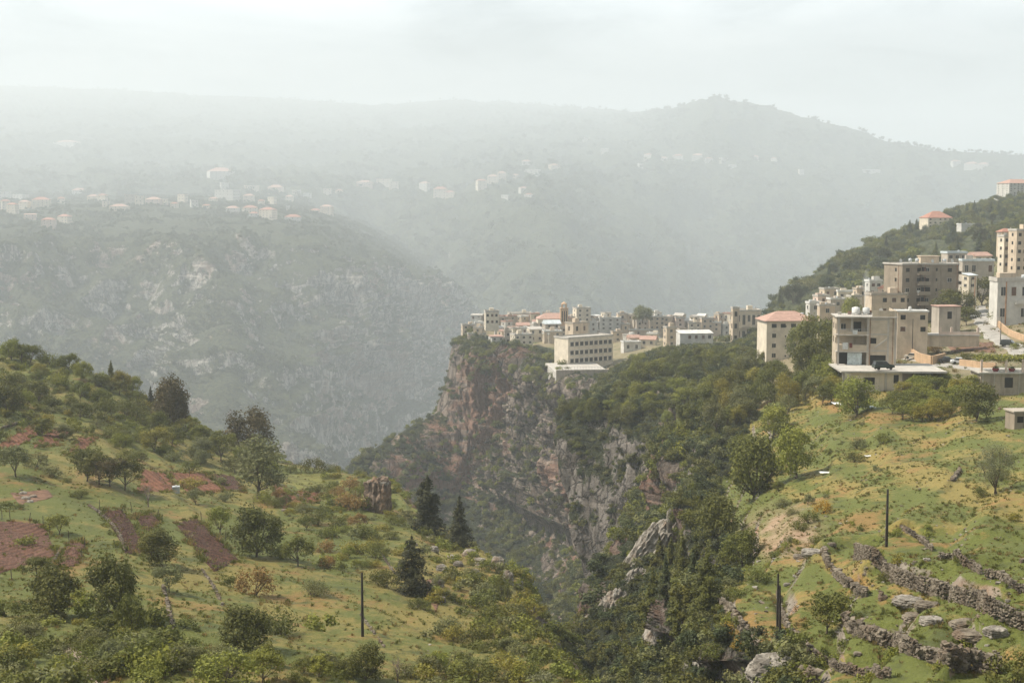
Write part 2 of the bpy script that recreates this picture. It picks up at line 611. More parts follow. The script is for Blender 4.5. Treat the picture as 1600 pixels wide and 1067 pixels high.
# a first column falling into the gorge on the left
for i, r in enumerate(B_rows):
    c = r[0]
    p = W(*c) if len(c) == 3 else np.array(c[1:])
    if 9 <= i <= 12:
        r.insert(0, ('w', p[0] - 14, p[1] + 4, p[2] - 1))
        r.insert(0, ('w', p[0] - 30, p[1] + 6, p[2] - 5))
        r.insert(0, ('w', p[0] - 50, p[1] + 8, p[2] - 16))
    else:
        r.insert(0, ('w', p[0] - 3, p[1] + 5, p[2] - 6))
        r.insert(0, ('w', p[0] - 8, p[1] + 14, p[2] - 45))
        r.insert(0, ('w', p[0] - 20, p[1] + 26, p[2] - 110))
G = ctrl(B_rows)
NR, NC = 760, 520
V = resample(G, NR, NC)
colf = (np.linspace(0, G.shape[1] - 1, NC)[None, :] * np.ones((NR, 1)))
rowf = (np.linspace(0, G.shape[0] - 1, NR)[:, None] * np.ones((1, NC)))
# 3=spur ridge, 4=gully, 5=field edge, 6.. fields
field = sstep(4.85, 5.25, colf) * (1 - sstep(7.4, 8.2, rowf))
wild = (1 - sstep(4.7, 5.1, colf)) * (1 - sstep(11, 12, rowf))
town = sstep(5.0, 5.6, colf) * sstep(7.4, 8.2, rowf) * (1 - sstep(11.5, 12.2, rowf))
back = sstep(11.6, 12.4, rowf)
Vh = disp_hill(V, 0.30, 0.0, 2.4, 11.0)
Vt = disp_hill(V, 0.34, 0.85, 2.6, 11.0)
Vc = disp_cliff(V, 7.0, 0.8, 40.0)
Vs = disp_hill(V, 2.2, 0.75, 5.0, 30.0)
VB = Vh * (1 - field - wild - back)[..., None] + Vt * field[..., None] + Vc * wild[..., None] + Vs * back[..., None]
# terraces: the ground above each dry stone wall is held up by it
WALLS = {
    'lowest': [(1123, 946), (1141, 961), (1162, 983), (1180, 1012), (1203, 1034), (1225, 1050), (1247, 1060), (1275, 1066)],
    'poles': [(1215, 930), (1219, 955), (1227, 975), (1241, 994), (1262, 1017), (1287, 1037), (1319, 1050), (1350, 1058), (1388, 1058)],
    'broken': [(1287, 863), (1294, 886), (1312, 905), (1331, 921), (1350, 931), (1376, 936)],
    'tallest': [(1336, 873), (1359, 872), (1375, 886), (1383, 900), (1400, 911), (1425, 920), (1450, 927), (1475, 935), (1503, 943), (1531, 951), (1556, 962), (1584, 976), (1604, 986)],
    'tree': [(1319, 975), (1337, 991), (1359, 1001), (1387, 1010), (1412, 1018), (1445, 1030), (1475, 1038), (1510, 1043), (1560, 1050)],
    'short': [(1409, 828), (1431, 840), (1456, 860)],
    'upleft': [(1469, 874), (1494, 872), (1512, 884), (1532, 897)],
    'upright': [(1541, 903), (1562, 904), (1581, 915), (1604, 926)],
    'high': [(1500, 735), (1494, 745), (1488, 752)],
}
WH = {'lowest': 0.0, 'poles': 1.2, 'broken': 1.2, 'tallest': 2.1, 'tree': 1.7, 'short': 1.0, 'upleft': 1.2, 'upright': 1.2, 'high': 0.8}
ia, ja = int(NR * 7 / (G.shape[0] - 1)), int(NC * 5.0 / (G.shape[1] - 1))
sub_ = VB[:ia, ja:]
tb_ = BVHTree.FromPolygons(sub_.reshape(-1, 3).tolist(), grid_faces(*sub_.shape[:2]).tolist())
add = np.zeros(sub_.shape[:2])
for kname, pts_ in WALLS.items():
    w3 = []
    for px_, py_ in pts_:
        loc_, _, _, _ = tb_.ray_cast(Vector((0, 0, 0)), Vector(ray(px_, py_)).normalized())
        if loc_ is not None:
            w3.append(np.array(loc_)[:2])
    if WH[kname] == 0 or len(w3) < 2:
        continue
    w3 = np.array(w3)
    best = np.full(sub_.shape[:2], 1e9)
    sg = np.zeros(sub_.shape[:2])
    for a_, b_ in zip(w3[:-1], w3[1:]):
        ab = b_ - a_
        L2 = (ab ** 2).sum() + 1e-9
        q_ = sub_[..., :2] - a_
        t_ = np.clip((q_ @ ab) / L2, 0, 1)
        dvec = q_ - t_[..., None] * ab
        dd_ = np.linalg.norm(dvec, axis=-1)
        nrm_ = np.array([-ab[1], ab[0]])
        if nrm_[1] < 0:
            nrm_ = -nrm_
        nrm_ /= np.linalg.norm(nrm_) + 1e-9
        s_ = np.sign(dvec @ nrm_)
        m_ = dd_ < best
        best = np.where(m_, dd_, best)
        sg = np.where(m_, s_, sg)
    # the sign is only trusted beside the wall, not past its ends
    e0_ = np.linalg.norm(sub_[..., :2] - w3[0], axis=-1)
    e1_ = np.linalg.norm(sub_[..., :2] - w3[-1], axis=-1)
    up_ = WH[kname] * np.exp(-np.maximum(best - 2.5, 0) / 6.0) * sstep(-0.5, 1.0, best * sg)
    endf = sstep(0.0, 4.0, np.minimum(e0_, e1_)) * 0.85 + 0.15
    add = np.maximum(add, up_ * endf)
for _ in range(4):
    add[1:-1, 1:-1] = (add[1:-1, 1:-1] * 2 + add[:-2, 1:-1] + add[2:, 1:-1] + add[1:-1, :-2] + add[1:-1, 2:]) / 6
VB[:ia, ja:, 2] += add
# foreground material mask: sheet is split by material below
soilB = np.zeros_like(colf)
pu, pv = proj(np.moveaxis(V, 2, 0))
# bare stony soil patch with saplings around (1190-1300, 790-870)
soilB = 0.85 * np.exp(-(((pu - 1225) / 62) ** 2 + ((pv - 832) / 40) ** 2) ** 2) * (0.7 + 1.2 * fbm(V / 5.0, 3))
soilB = np.clip(soilB, 0, 0.9)
dryB = 0.30 * np.exp(-(((pu - 1200) / 150) ** 2 + ((pv - 960) / 110) ** 2)) + 0.03 * field
wb = pv - 0.42 * (pu - 1300)
dryB = dryB + 0.75 * pnoise(np.stack([pu / 420.0, wb / 34.0, 0 * wb + 3.3], axis=-1)) * field
rockB = 0.10 * np.exp(-(((pu - 1480) / 120) ** 2 + ((pv - 930) / 40) ** 2))
VBs = VB
i_t = int(NR * 11.8 / (G.shape[0] - 1))
jw = int(NC * 4.95 / (G.shape[1] - 1))
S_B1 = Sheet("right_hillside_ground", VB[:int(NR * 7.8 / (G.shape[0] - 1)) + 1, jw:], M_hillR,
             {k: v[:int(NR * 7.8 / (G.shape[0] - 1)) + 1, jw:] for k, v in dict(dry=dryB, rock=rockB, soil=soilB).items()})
i1 = int(NR * 7.8 / (G.shape[0] - 1))
Z = np.zeros_like(colf)
S_B2 = Sheet("town_hillside_ground", VB[i1:i_t + 1, jw:], M_town, dict(dry=Z[i1:i_t + 1, jw:] + 0.1, rock=Z[i1:i_t + 1, jw:], soil=Z[i1:i_t + 1, jw:]))
S_B3 = Sheet("ravine_slope", VB[:i_t + 1, :jw + 1], M_gorge)
S_B4 = Sheet("shoulder_hillside_ground", VB[i_t:, :], M_shoulder)

# --- P: the promontory cliff -------------------------------------------------
P_cols = [
    [(738, 522, 850), (730, 536, 845), (722, 560, 840), (716, 600, 835), (712, 645, 830), (690, 690, 815), (640, 750, 800), (600, 820, 760)],
    [(736, 524, 815), (716, 535, 810), (708, 556, 806), (700, 600, 798), (686, 642, 788), (636, 672, 770), (556, 722, 742), (500, 800, 700)],
    [(765, 538, 800), (757, 548, 790), (752, 572, 786), (748, 620, 781), (744, 690, 775), (733, 742, 766), (690, 792, 742), (640, 850, 690)],
    [(805, 546, 780), (800, 556, 774), (798, 585, 770), (796, 640, 764), (793, 712, 757), (786, 775, 747), (756, 832, 715), (700, 895, 660)],
    [(855, 555, 745), (850, 568, 738), (848, 600, 734), (845, 665, 728), (842, 742, 720), (836, 808, 706), (815, 866, 670), (770, 930, 610)],
    [(905, 585, 690), (900, 600, 684), (899, 635, 680), (898, 702, 674), (897, 778, 666), (891, 838, 653), (868, 895, 615), (835, 955, 560)],
    [(950, 600, 640), (950, 612, 632), (951, 650, 628), (953, 722, 620), (956, 795, 609), (952, 856, 588), (925, 912, 545), (890, 975, 485)],
    [(1010, 598, 606), (1010, 612, 598), (1011, 655, 593), (1013, 728, 586), (1015, 805, 573), (1008, 868, 545), (978, 925, 495), (940, 990, 430)],
    [(1062, 600, 575), (1062, 614, 566), (1063, 662, 560), (1066, 735, 552), (1068, 812, 537), (1062, 872, 503), (1032, 935, 445), (1000, 1000, 380)],
    [(1106, 606, 520), (1102, 620, 515), (1100, 660, 508), (1097, 722, 498), (1096, 790, 470), (1088, 865, 420), (1070, 940, 370), (1040, 1020, 310)],
    [(1136, 640, 390), (1122, 650, 392), (1116, 690, 394), (1112, 740, 394), (1108, 800, 388), (1096, 870, 370), (1080, 940, 335), (1050, 1020, 290)],
    [(1124, 760, 296), (1112, 772, 298), (1106, 800, 302), (1102, 840, 306), (1094, 890, 308), (1080, 940, 305), (1060, 980, 290), (1030, 1030, 270)],
    [(1060, 812, 272), (1048, 820, 276), (1040, 850, 284), (1030, 890, 292), (1020, 930, 300), (1000, 970, 300), (980, 1010, 290), (940, 1060, 270)],
    [(992, 885, 246), (982, 893, 250), (972, 920, 262), (962, 950, 275), (950, 980, 285), (935, 1010, 290), (915, 1040, 285), (890, 1080, 265)],
    [(905, 1015, 216), (895, 1022, 222), (885, 1040, 240), (875, 1060, 255), (870, 1080, 270), (865, 1100, 275), (860, 1130, 270), (850, 1180, 250)],
]
G = np.array([[W(*c) for c in col] for col in P_cols])
G = np.moveaxis(G, 0, 1)       # rows = down the face
# plateau lip behind the rim
lip = G[0] + np.array([3, 14, 2.0])
for j in range(9, len(P_cols)):
    lip[j] = G[0][j] + np.array([14, 3, -3.0])
G = np.concatenate([lip[None], G])
# valley floor row running towards the camera, then up under the near hills
G = np.concatenate([G, (G[-1] + np.array([-70, -90, -16.0]))[None], (G[-1] + np.array([-160, -170, 30.0]))[None]])
V = resample(G, 620, 760)
rr = np.linspace(0, G.shape[0] - 1, 620)[:, None] * np.ones((1, 760))
cc = np.linspace(0, G.shape[1] - 1, 760)[None, :] * np.ones((620, 1))
keep = sstep(0.8, 2.3, rr) * (0.10 + 0.90 * sstep(0.8, 3.0, cc)) * (1 - 0.45 * sstep(9.8, 11, cc))
VP = disp_cliff(V, 22.0, 1.0, 3.0, 0.7, keep)
S_P = Sheet("gorge_cliff", VP, M_cliff)
cliffW = None

# --- Q: the plateau of the promontory under the old town ----------------------
rim = [W(*c[0]) for c in P_cols[1:10]]
Qr = []
for dy, dz in ((-6, -6), (0, -0.5), (40, 2.5), (90, 4.0), (150, 3.0), (200, -2), (240, -60), (300, -260)):
    row = []
    for j, p in enumerate(rim):
        k = 1.0 if j > 2 else (0.45, 0.7, 0.9)[j]
        s = (p[1] + dy * k) / p[1]
        row.append([p[0] * s + (6 if j == 0 else 0), p[1] + dy * k, p[2] + dz])
    row.append([row[-1][0] + 45, row[-1][1] + 6, row[-1][2] + 1.0])
    row.append([row[-1][0] + 60, row[-1][1] + 6, row[-1][2] - 4.0])
    Qr.append(row)
G = np.array(Qr)
V = resample(G, 140, 200)
S_Q = Sheet("town_plateau_ground", disp_hill(V, 0.35, 0, 2, 60.0), M_town, dict(dry=np.full((140, 200), 0.15), rock=np.zeros((140, 200)), soil=np.zeros((140, 200))))

# --- L: the far left wall with the villages -----------------------------------
Lp = {
    -260: [(300, 2300), (325, 1650), (345, 1500), (375, 1330), (440, 1240), (510, 1200), (570, 1130), (640, 1050), (720, 950), (820, 860)],
    0: [(305, 2300), (328, 1700), (350, 1520), (385, 1340), (450, 1240), (520, 1190), (580, 1120), (650, 1040), (730, 940), (820, 860)],
    150: [(308, 2300), (325, 1750), (355, 1540), (395, 1370), (455, 1270), (530, 1215), (595, 1130), (670, 1040), (745, 950), (830, 860)],
    280: [(305, 2350), (322, 1800), (352, 1580), (390, 1400), (450, 1300), (530, 1240), (600, 1190), (670, 1120), (750, 1000), (840, 880)],
    350: [(300, 2400), (322, 1850), (350, 1600), (385, 1420), (440, 1320), (500, 1230), (570, 1120), (650, 1030), (740, 940), (840, 860)],
    430: [(305, 2450), (325, 1900), (348, 1650), (380, 1470), (440, 1370), (520, 1290), (590, 1170), (660, 1060), (740, 960), (840, 870)],
    510: [(325, 2500), (340, 1950), (355, 1700), (385, 1560), (445, 1450), (530, 1380), (610, 1330), (680, 1170), (745, 1010), (840, 880)],
    580: [(350, 2500), (365, 2000), (385, 1780), (410, 1650), (470, 1540), (550, 1450), (630, 1390), (690, 1290), (750, 1120), (840, 950)],
    650: [(390, 2500), (405, 2100), (420, 1880), (440, 1760), (500, 1650), (570, 1550), (640, 1450), (700, 1340), (760, 1200), (850, 1050)],
    700: [(430, 2500), (445, 2150), (455, 1960), (475, 1850), (525, 1740), (590, 1640), (650, 1520), (710, 1400), (770, 1280), (850, 1150)],
}
G = np.array([[W(px, py, D * 1.75 * (1.28, 1.12, 1.03)[i] if i < 3 else D * 1.75) for i, (py, D) in enumerate(Lp[px])] for px in Lp])
G = np.moveaxis(G, 0, 1)
G = np.concatenate([G, (G[:, -1:] + np.array([30, 60, -60.0])), (G[:, -1:] + np.array([60, 200, -260.0]))], axis=1)
V = resample(G, 520, 680)
rr = np.linspace(0, G.shape[0] - 1, 520)[:, None] * np.ones((1, 680))
keep = 0.22 + 0.78 * sstep(2.6, 3.6, rr)
VL = disp_cliff(V, 27.0, 1.7, 21.0, 0.9, keep)
VL = VL + normals_of(V) * (keep * (62 * (ridged(V / np.array([230.0, 300.0, 1400.0]) + 3.3, 3) - 0.8)))[..., None]
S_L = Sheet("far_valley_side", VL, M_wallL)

# --- M: the far mountains -------------------------------------------------------
Mp = {
    -500: [(700, 1800), (470, 2100), (380, 2350), (325, 2700), (285, 3200), (235, 3900), (190, 4800), (150, 5900)],
    -100: [(700, 1850), (470, 2150), (380, 2400), (320, 2700), (280, 3200), (230, 3900), (180, 4800), (138, 5900)],
    200: [(700, 1900), (480, 2200), (390, 2400), (318, 2750), (278, 3300), (228, 4000), (185, 4900), (146, 5900)],
    450: [(700, 1950), (500, 2250), (400, 2450), (320, 2800), (285, 3300), (238, 4000), (200, 4900), (160, 5900)],
    600: [(700, 2000), (520, 2300), (420, 2600), (345, 2850), (295, 3200), (245, 3900), (205, 4800), (168, 5900)],
    720: [(700, 1950), (530, 2150), (440, 2350), (350, 2650), (295, 3100), (245, 3900), (200, 4800), (160, 5900)],
    850: [(700, 1850), (540, 2000), (450, 2150), (345, 2450), (290, 2950), (240, 3800), (200, 4700), (168, 5900)],
    1000: [(700, 1950), (545, 2150), (460, 2350), (385, 2700), (305, 3100), (250, 3700), (210, 4300), (180, 5000)],
    1100: [(700, 2100), (550, 2350), (470, 2600), (400, 2900), (320, 3250), (252, 3600), (200, 3900), (163, 4150)],
    1130: [(700, 2100), (550, 2350), (470, 2600), (400, 2900), (320, 3250), (252, 3600), (198, 3900), (158, 4150)],
    1230: [(700, 2200), (550, 2500), (470, 2750), (400, 3000), (320, 3250), (262, 3600), (215, 3900), (180, 4150)],
    1340: [(700, 2300), (550, 2550), (470, 2800), (400, 3050), (330, 3300), (280, 3550), (240, 3800), (212, 4000)],
    1470: [(700, 2300), (550, 2550), (470, 2800), (410, 3050), (345, 3300), (300, 3500), (262, 3700), (240, 3850)],
    1620: [(700, 2300), (550, 2550), (480, 2800), (420, 3050), (360, 3250), (315, 3450), (275, 3650), (250, 3780)],
    2000: [(700, 2300), (550, 2550), (480, 2800), (420, 3050), (370, 3250), (325, 3450), (285, 3650), (262, 3780)],
}
G = np.array([[W(px, py, 2750 + (D - 1800) * (1.95 + 0.15 * max(0.0, min(1.0, (1060 - px) / 150.0)))) for py, D in Mp[px]] for px in Mp])
G = np.moveaxis(G, 0, 1)
G = np.concatenate([G, (G[-1:] + np.array([0, 200, -60.0])), (G[-1:] + np.array([0, 700, -700.0]))])
V = resample(G, 380, 620)
rr = np.linspace(0, G.shape[0] - 1, 380)[:, None] * np.ones((1, 620))
n = normals_of(V)
amp = 75 * (ridged(V / np.array([420.0, 520.0, 700.0]), 4) - 0.8) + 30 * fbm(V / 120.0, 5)
amp = amp * (0.35 + 0.65 * (1 - sstep(5.5, 6.8, rr)))
VM = V + n * amp[..., None]
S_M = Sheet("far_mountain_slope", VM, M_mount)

# --- one base sheet to the horizon, at the bottom of the valley -------------------
me = mesh_from("valley_floor", np.array([[-13500, -2000, -700], [13500, -2000, -700], [13500, 25500, -700], [-13500, 25500, -700]], float), np.array([[0, 1, 2, 3]]), M_mount)
link("valley_floor", me)['kind'] = 'structure'

SHEETS = [S_A, S_B1, S_B2, S_B3, S_B4, S_P, S_Q, S_L, S_M]


def hit(px, py, sheets=None):
    """first terrain point seen at photo pixel (px, py)"""
    d = Vector(ray(px, py)).normalized()
    best = None
    for s in (sheets or SHEETS):
        loc, nor, idx, dist = s.bvh.ray_cast(Vector((0, 0, 0)), d)
        if loc is not None and (best is None or dist < best[2]):
            best = (loc, nor, dist, s)
    return best


def down(x, y, sheets=None, top=900.0):
    """ground height under a world point"""
    best = None
    for s in (sheets or SHEETS):
        loc, nor, idx, dist = s.bvh.ray_cast(Vector((x, y, top)), Vector((0, 0, -1)))
        if loc is not None and (best is None or loc.z > best.z):
            best = loc
    return best


# ------------------------------------------------------------------ air
def build_haze():
    x0, x1, y0, y1, z0, z1 = -11000, 11000, -2100, 16000, -701, 1060
    v = [(x0, y0, z0), (x1, y0, z0), (x1, y1, z0), (x0, y1, z0), (x0, y0, z1), (x1, y0, z1), (x1, y1, z1), (x0, y1, z1)]
    f = [(0, 3, 2, 1), (4, 5, 6, 7), (0, 1, 5, 4), (1, 2, 6, 5), (2, 3, 7, 6), (3, 0, 4, 7)]
    me = bpy.data.meshes.new("haze")
    me.from_pydata(v, [], f)
    m = bpy.data.materials.new("haze")
    m.use_nodes = True
    t = m.node_tree
    t.nodes.clear()
    out = nd(t, 'ShaderNodeOutputMaterial')
    pv = nd(t, 'ShaderNodeVolumePrincipled')
    pv.inputs['Color'].default_value = (0.895, 0.955, 1.0, 1)
    pv.inputs['Density'].default_value = HAZE_DENSITY
    pv.inputs['Anisotropy'].default_value = 0.2
    t.links.new(pv.outputs[0], out.inputs['Volume'])
    me.materials.append(m)
    link("haze", me)['kind'] = 'stuff'
# ------------------------------------------------------------------ foliage materials
def mat_leaf(name, c, trans=0.25, spread=0.35):
    k = MT(name)
    oi = nd(k.t, 'ShaderNodeObjectInfo')
    lv = k.attr('lv')
    c = tuple(x * 1.5 for x in c)
    a = tuple(x * (1 - spread) for x in c)
    b = (min(1, c[0] * (1 + spread * 1.25)), min(1, c[1] * (1 + spread * 1.05)), c[2] * (1 + spread * 0.4))
    col = k.mix(lv, a, b)
    col2 = k.mix(k.math('MULTIPLY', oi.outputs['Random'], 0.55), col, k.mix(lv, tuple(x * 0.6 for x in a), (b[0] * 1.25, b[1] * 1.0, b[2] * 0.8)))
    k.color(col2)
    k.b.inputs['Roughness'].default_value = 0.7
    tr = nd(k.t, 'ShaderNodeBsdfTranslucent')
    k.L(col2, tr.inputs[0])
    ms = nd(k.t, 'ShaderNodeMixShader')
    ms.inputs[0].default_value = trans
    k.L(k.b.outputs[0], ms.inputs[1])
    k.L(tr.outputs[0], ms.inputs[2])
    k.L(ms.outputs[0], k.out.inputs[0])
    return k.m


LEAF = dict(
    dark=mat_leaf("leaf_dark", (0.068, 0.074, 0.018)),
    mid=mat_leaf("leaf_mid", (0.080, 0.092, 0.021)),
    bright=mat_leaf("leaf_bright", (0.125, 0.142, 0.028)),
    yellow=mat_leaf("leaf_yellow", (0.145, 0.138, 0.027)),
    gold=mat_leaf("leaf_gold", (0.22, 0.15, 0.025)),
    rust=mat_leaf("leaf_rust", (0.150, 0.100, 0.036)),
    silver=mat_leaf("leaf_silver", (0.12, 0.135, 0.085)),
    olive=mat_leaf("leaf_olive", (0.105, 0.115, 0.052)),
    cool=mat_leaf("leaf_cool", (0.044, 0.058, 0.026)),
    needle=mat_leaf("needle", (0.028, 0.032, 0.014), 0.15),
    brown=mat_leaf("needle_brown", (0.060, 0.050, 0.022), 0.2),
    twig=mat_leaf("twig", (0.17, 0.125, 0.10), 0.1),
    grass=mat_leaf("weed_leaf", (0.085, 0.095, 0.022), 0.5, 0.35),
    straw=mat_leaf("dry_straw", (0.135, 0.105, 0.042), 0.5, 0.3),
    far=mat_leaf("leaf_far", (0.040, 0.048, 0.020), 0.3, 0.45),
)
_k = MT("bark")
M_bark = _k.vary((0.105, 0.080, 0.058), 0.4, 3.0).m
_k = MT("twig_bark")
M_bark2 = _k.vary((0.17, 0.13, 0.11), 0.3, 3.0).m


def quads_mesh(name, C, Nrm, S, asp, mat, lv, vrng):
    """leaf quads: centres C, normals Nrm, sizes S"""
    n = len(C)
    Nrm = Nrm / (np.linalg.norm(Nrm, axis=1)[:, None] + 1e-9)
    t = vrng.normal(size=(n, 3))
    t -= Nrm * np.sum(t * Nrm, axis=1)[:, None]
    t /= np.linalg.norm(t, axis=1)[:, None] + 1e-9
    b = np.cross(Nrm, t)
    t = t * S[:, None] * 0.5
    b = b * (S * asp)[:, None] * 0.5
    # pointed kite leaves
    V = np.stack([C - t, C + b * 1.0 - t * 0.1, C + t, C - b * 1.0 - t * 0.1], axis=1)
    F = np.arange(4 * n).reshape(n, 4)
    me = mesh_from(name, V.reshape(-1, 3), F, mat)
    at = me.attributes.new('lv', 'FLOAT', 'FACE')
    at.data.foreach_set('value', np.clip(lv, 0, 1).astype(np.float32))
    return me


def tube(path, radii, seg=6):
    P = np.array(path, float)
    r = np.array(radii, float)
    V, F = [], []
    ref = np.array([0.31, 0.82, 0.2])
    for i in range(len(P)):
        d = P[min(i + 1, len(P) - 1)] - P[max(i - 1, 0)]
        d = d / (np.linalg.norm(d) + 1e-9)
        a = np.cross(d, ref)
        a /= np.linalg.norm(a) + 1e-9
        b = np.cross(d, a)
        for k in range(seg):
            an = 2 * math.pi * k / seg
            V.append(P[i] + r[i] * (math.cos(an) * a + math.sin(an) * b))
    for i in range(len(P) - 1):
        for k in range(seg):
            k2 = (k + 1) % seg
            F.append([i * seg + k, i * seg + k2, (i + 1) * seg + k2, (i + 1) * seg + k])
    return np.array(V), np.array(F)


class Acc:
    def __init__(s):
        s.V, s.F, s.n, s.M = [], [], 0, []

    def add(s, V, F, m=0):
        s.V.append(np.asarray(V, float))
        F = np.asarray(F)
        s.F.append(F + s.n)
        s.M.append(np.full(len(F), m))
        s.n += len(V)

    def mesh(s, name, mat=None, smooth=False, mats=None):
        return mesh_from(name, np.concatenate(s.V), np.concatenate(s.F), mat, smooth, mats=mats, midx=np.concatenate(s.M))


def limbs(vr, base_r, fork_z, targets, lean=(0, 0), seg=6):
    a = Acc()
    fork = np.array([lean[0], lean[1], fork_z])
    p = [np.array([0, 0, -0.06]), np.array([0, 0, 0.02]), fork * 0.55 + vr.normal(size=3) * 0.008, fork]
    V, F = tube(p, [base_r * 1.35, base_r, base_r * 0.8, base_r * 0.66], seg)
    a.add(V, F)
    for T in targets:
        T = np.array(T)
        m = fork * 0.55 + T * 0.45 + vr.normal(size=3) * 0.03
        V, F = tube([fork - np.array([0, 0, 0.02]), m, T], [base_r * 0.5, base_r * 0.3, base_r * 0.1], 5)
        a.add(V, F)
        for q in range(2):
            T2 = m + (T - m) * 0.3 + vr.normal(size=3) * 0.07 + np.array([0, 0, 0.03])
            V, F = tube([m, T2], [base_r * 0.22, base_r * 0.07], 4)
            a.add(V, F)
    return a


def clump_leaves(vr, cen, rad, n, size, flat=1.0, up=0.35, hollow=0.5):
    """leaves in clumps; returns C, N, S, lv"""
    K = len(cen)
    w = rad ** 2
    idx = vr.choice(K, n, p=w / w.sum())
    d = vr.normal(size=(n, 3))
    d /= np.linalg.norm(d, axis=1)[:, None]
    rr = hollow + (1 - hollow) * vr.random(n) ** 0.6
    rr *= 1 + 0.22 * vr.normal(size=n)
    C = cen[idx] + d * (rad[idx] * rr)[:, None] * np.array([1, 1, flat])
    N = d + np.array([0, 0, up]) + vr.normal(size=(n, 3)) * 0.55
    S = size * (0.6 + 0.8 * vr.random(n))
    cl = vr.random(K)
    lv = 0.55 * cl[idx] + 0.45 * vr.random(n)
    return C, N, S, lv


def tpl_broad(seed, rx=0.46, rz=0.40, cz=0.55, K=40, n=4600, leaf=0.046, fork=0.16, trunk_r=0.028, lump=0.15, flat=0.85, asp=0.6, up=0.35):
    vr = np.random.default_rng(seed)
    d = vr.normal(size=(K, 3))
    d /= np.linalg.norm(d, axis=1)[:, None]
    d[:, 2] = np.where(d[:, 2] < -0.75, -d[:, 2] * 0.6, d[:, 2])
    r = 0.45 + 0.5 * vr.random(K) ** 0.6
    sx = 1 + 0.25 * vr.normal()
    cen = d * r[:, None] * np.array([rx * sx, rx / sx, rz]) + np.array([vr.normal() * 0.03, vr.normal() * 0.03, cz])
    rad = lump * (0.65 + 0.75 * vr.random(K))
    crown = quads_mesh("crown", *clump_leaves(vr, cen, rad, n, leaf, flat, up)[:3], asp, LEAF['mid'], vr.random(n), vr) if False else None
    C, N, S, lv = clump_leaves(vr, cen, rad, n, leaf, flat, up)
    crown = quads_mesh("crown", C, N, S, asp, LEAF['mid'], lv, vr)
    tg = cen[vr.choice(K, 7, replace=False)]
    trunk = limbs(vr, trunk_r, fork, tg, (vr.normal() * 0.02, vr.normal() * 0.02)).mesh("trunk", M_bark, True)
    return trunk, crown


def tpl_fruit(seed):
    return tpl_broad(seed, rx=0.52, rz=0.33, cz=0.60, K=28, n=2600, leaf=0.052, fork=0.20, trunk_r=0.026, lump=0.14, flat=0.75)


def tpl_shrub(seed, n=1300, leaf=0.065):
    vr = np.random.default_rng(seed)
    K = 22
    an = vr.random(K) * 6.283
    rr = 0.5 * vr.random(K) ** 0.5
    cen = np.stack([np.cos(an) * rr, np.sin(an) * rr, 0.22 + 0.5 * vr.random(K) * (1 - rr)], axis=1)
    rad = 0.15 + 0.13 * vr.random(K)
    C, N, S, lv = clump_leaves(vr, cen, rad, n, leaf, 0.9, 0.4)
    C[:, 2] = np.abs(C[:, 2])
    crown = quads_mesh("crown", C, N, S, 0.6, LEAF['mid'], lv, vr)
    a = Acc()
    for q in range(6):
        T = cen[vr.integers(K)]
        V, F = tube([[vr.normal() * 0.03, vr.normal() * 0.03, -0.08], T * 0.5 + vr.normal(size=3) * 0.03, T], [0.018, 0.012, 0.004], 4)
        a.add(V, F)
    return a.mesh("stem", M_bark, True), crown


def tpl_conifer(seed, base_r=0.27, tiers=17, dens=120, first=0.10, power=0.85, droop=0.25, leaf=0.05):
    vr = np.random.default_rng(seed)
    C, N, S, lv = [], [], [], []
    a = Acc()
    V, F = tube([[0, 0, -0.05], [0, 0, 0.3], [0.004, 0, 0.7], [0, 0, 1.0]], [0.024, 0.018, 0.009, 0.002], 7)
    a.add(V, F)
    for t in range(tiers):
        f = t / (tiers - 1)
        z = first + (1 - first) * 0.97 * f ** 0.92
        R_ = base_r * (1 - f) ** power * (0.78 + 0.4 * vr.random()) + 0.012
        nb = int(6 + 5 * (1 - f))
        for b in range(nb):
            an = vr.random() * 6.283
            Rb = R_ * (0.65 + 0.5 * vr.random())
            dirv = np.array([math.cos(an), math.sin(an), 0])
            m = max(6, int(dens * Rb / base_r * 0.55))
            s = vr.random(m) ** 0.7
            side = np.cross(dirv, [0, 0, 1])
            wd = (vr.random(m) - 0.5) * 0.5 * Rb * (0.35 + 0.8 * np.sin(np.clip(s, 0, 1) * 2.6))
            pz = z - droop * Rb * s ** 1.5 + 0.02 * vr.normal(size=m) + 0.05 * Rb
            c = dirv[None] * (s * Rb)[:, None] + side[None] * wd[:, None]
            c[:, 2] = pz
            C.append(c)
            N.append(np.array([0, 0, 1.0]) + 0.5 * dirv + vr.normal(size=(m, 3)) * 0.45)
            S.append(leaf * (0.6 + 0.7 * vr.random(m)))
            lv.append(0.35 * vr.random() + 0.3 * s + 0.3 * vr.random(m))
            if t % 2 == 0 and b % 2 == 0:
                V, F = tube([[0, 0, z], dirv * Rb * 0.8 + np.array([0, 0, z - droop * Rb * 0.7])], [0.007, 0.002], 4)
                a.add(V, F)
    C, N, S, lv = map(np.concatenate, (C, N, S, lv))
    crown = quads_mesh("crown", C, N, S, 0.42, LEAF['needle'], lv, vr)
    return a.mesh("trunk", M_bark, True), crown


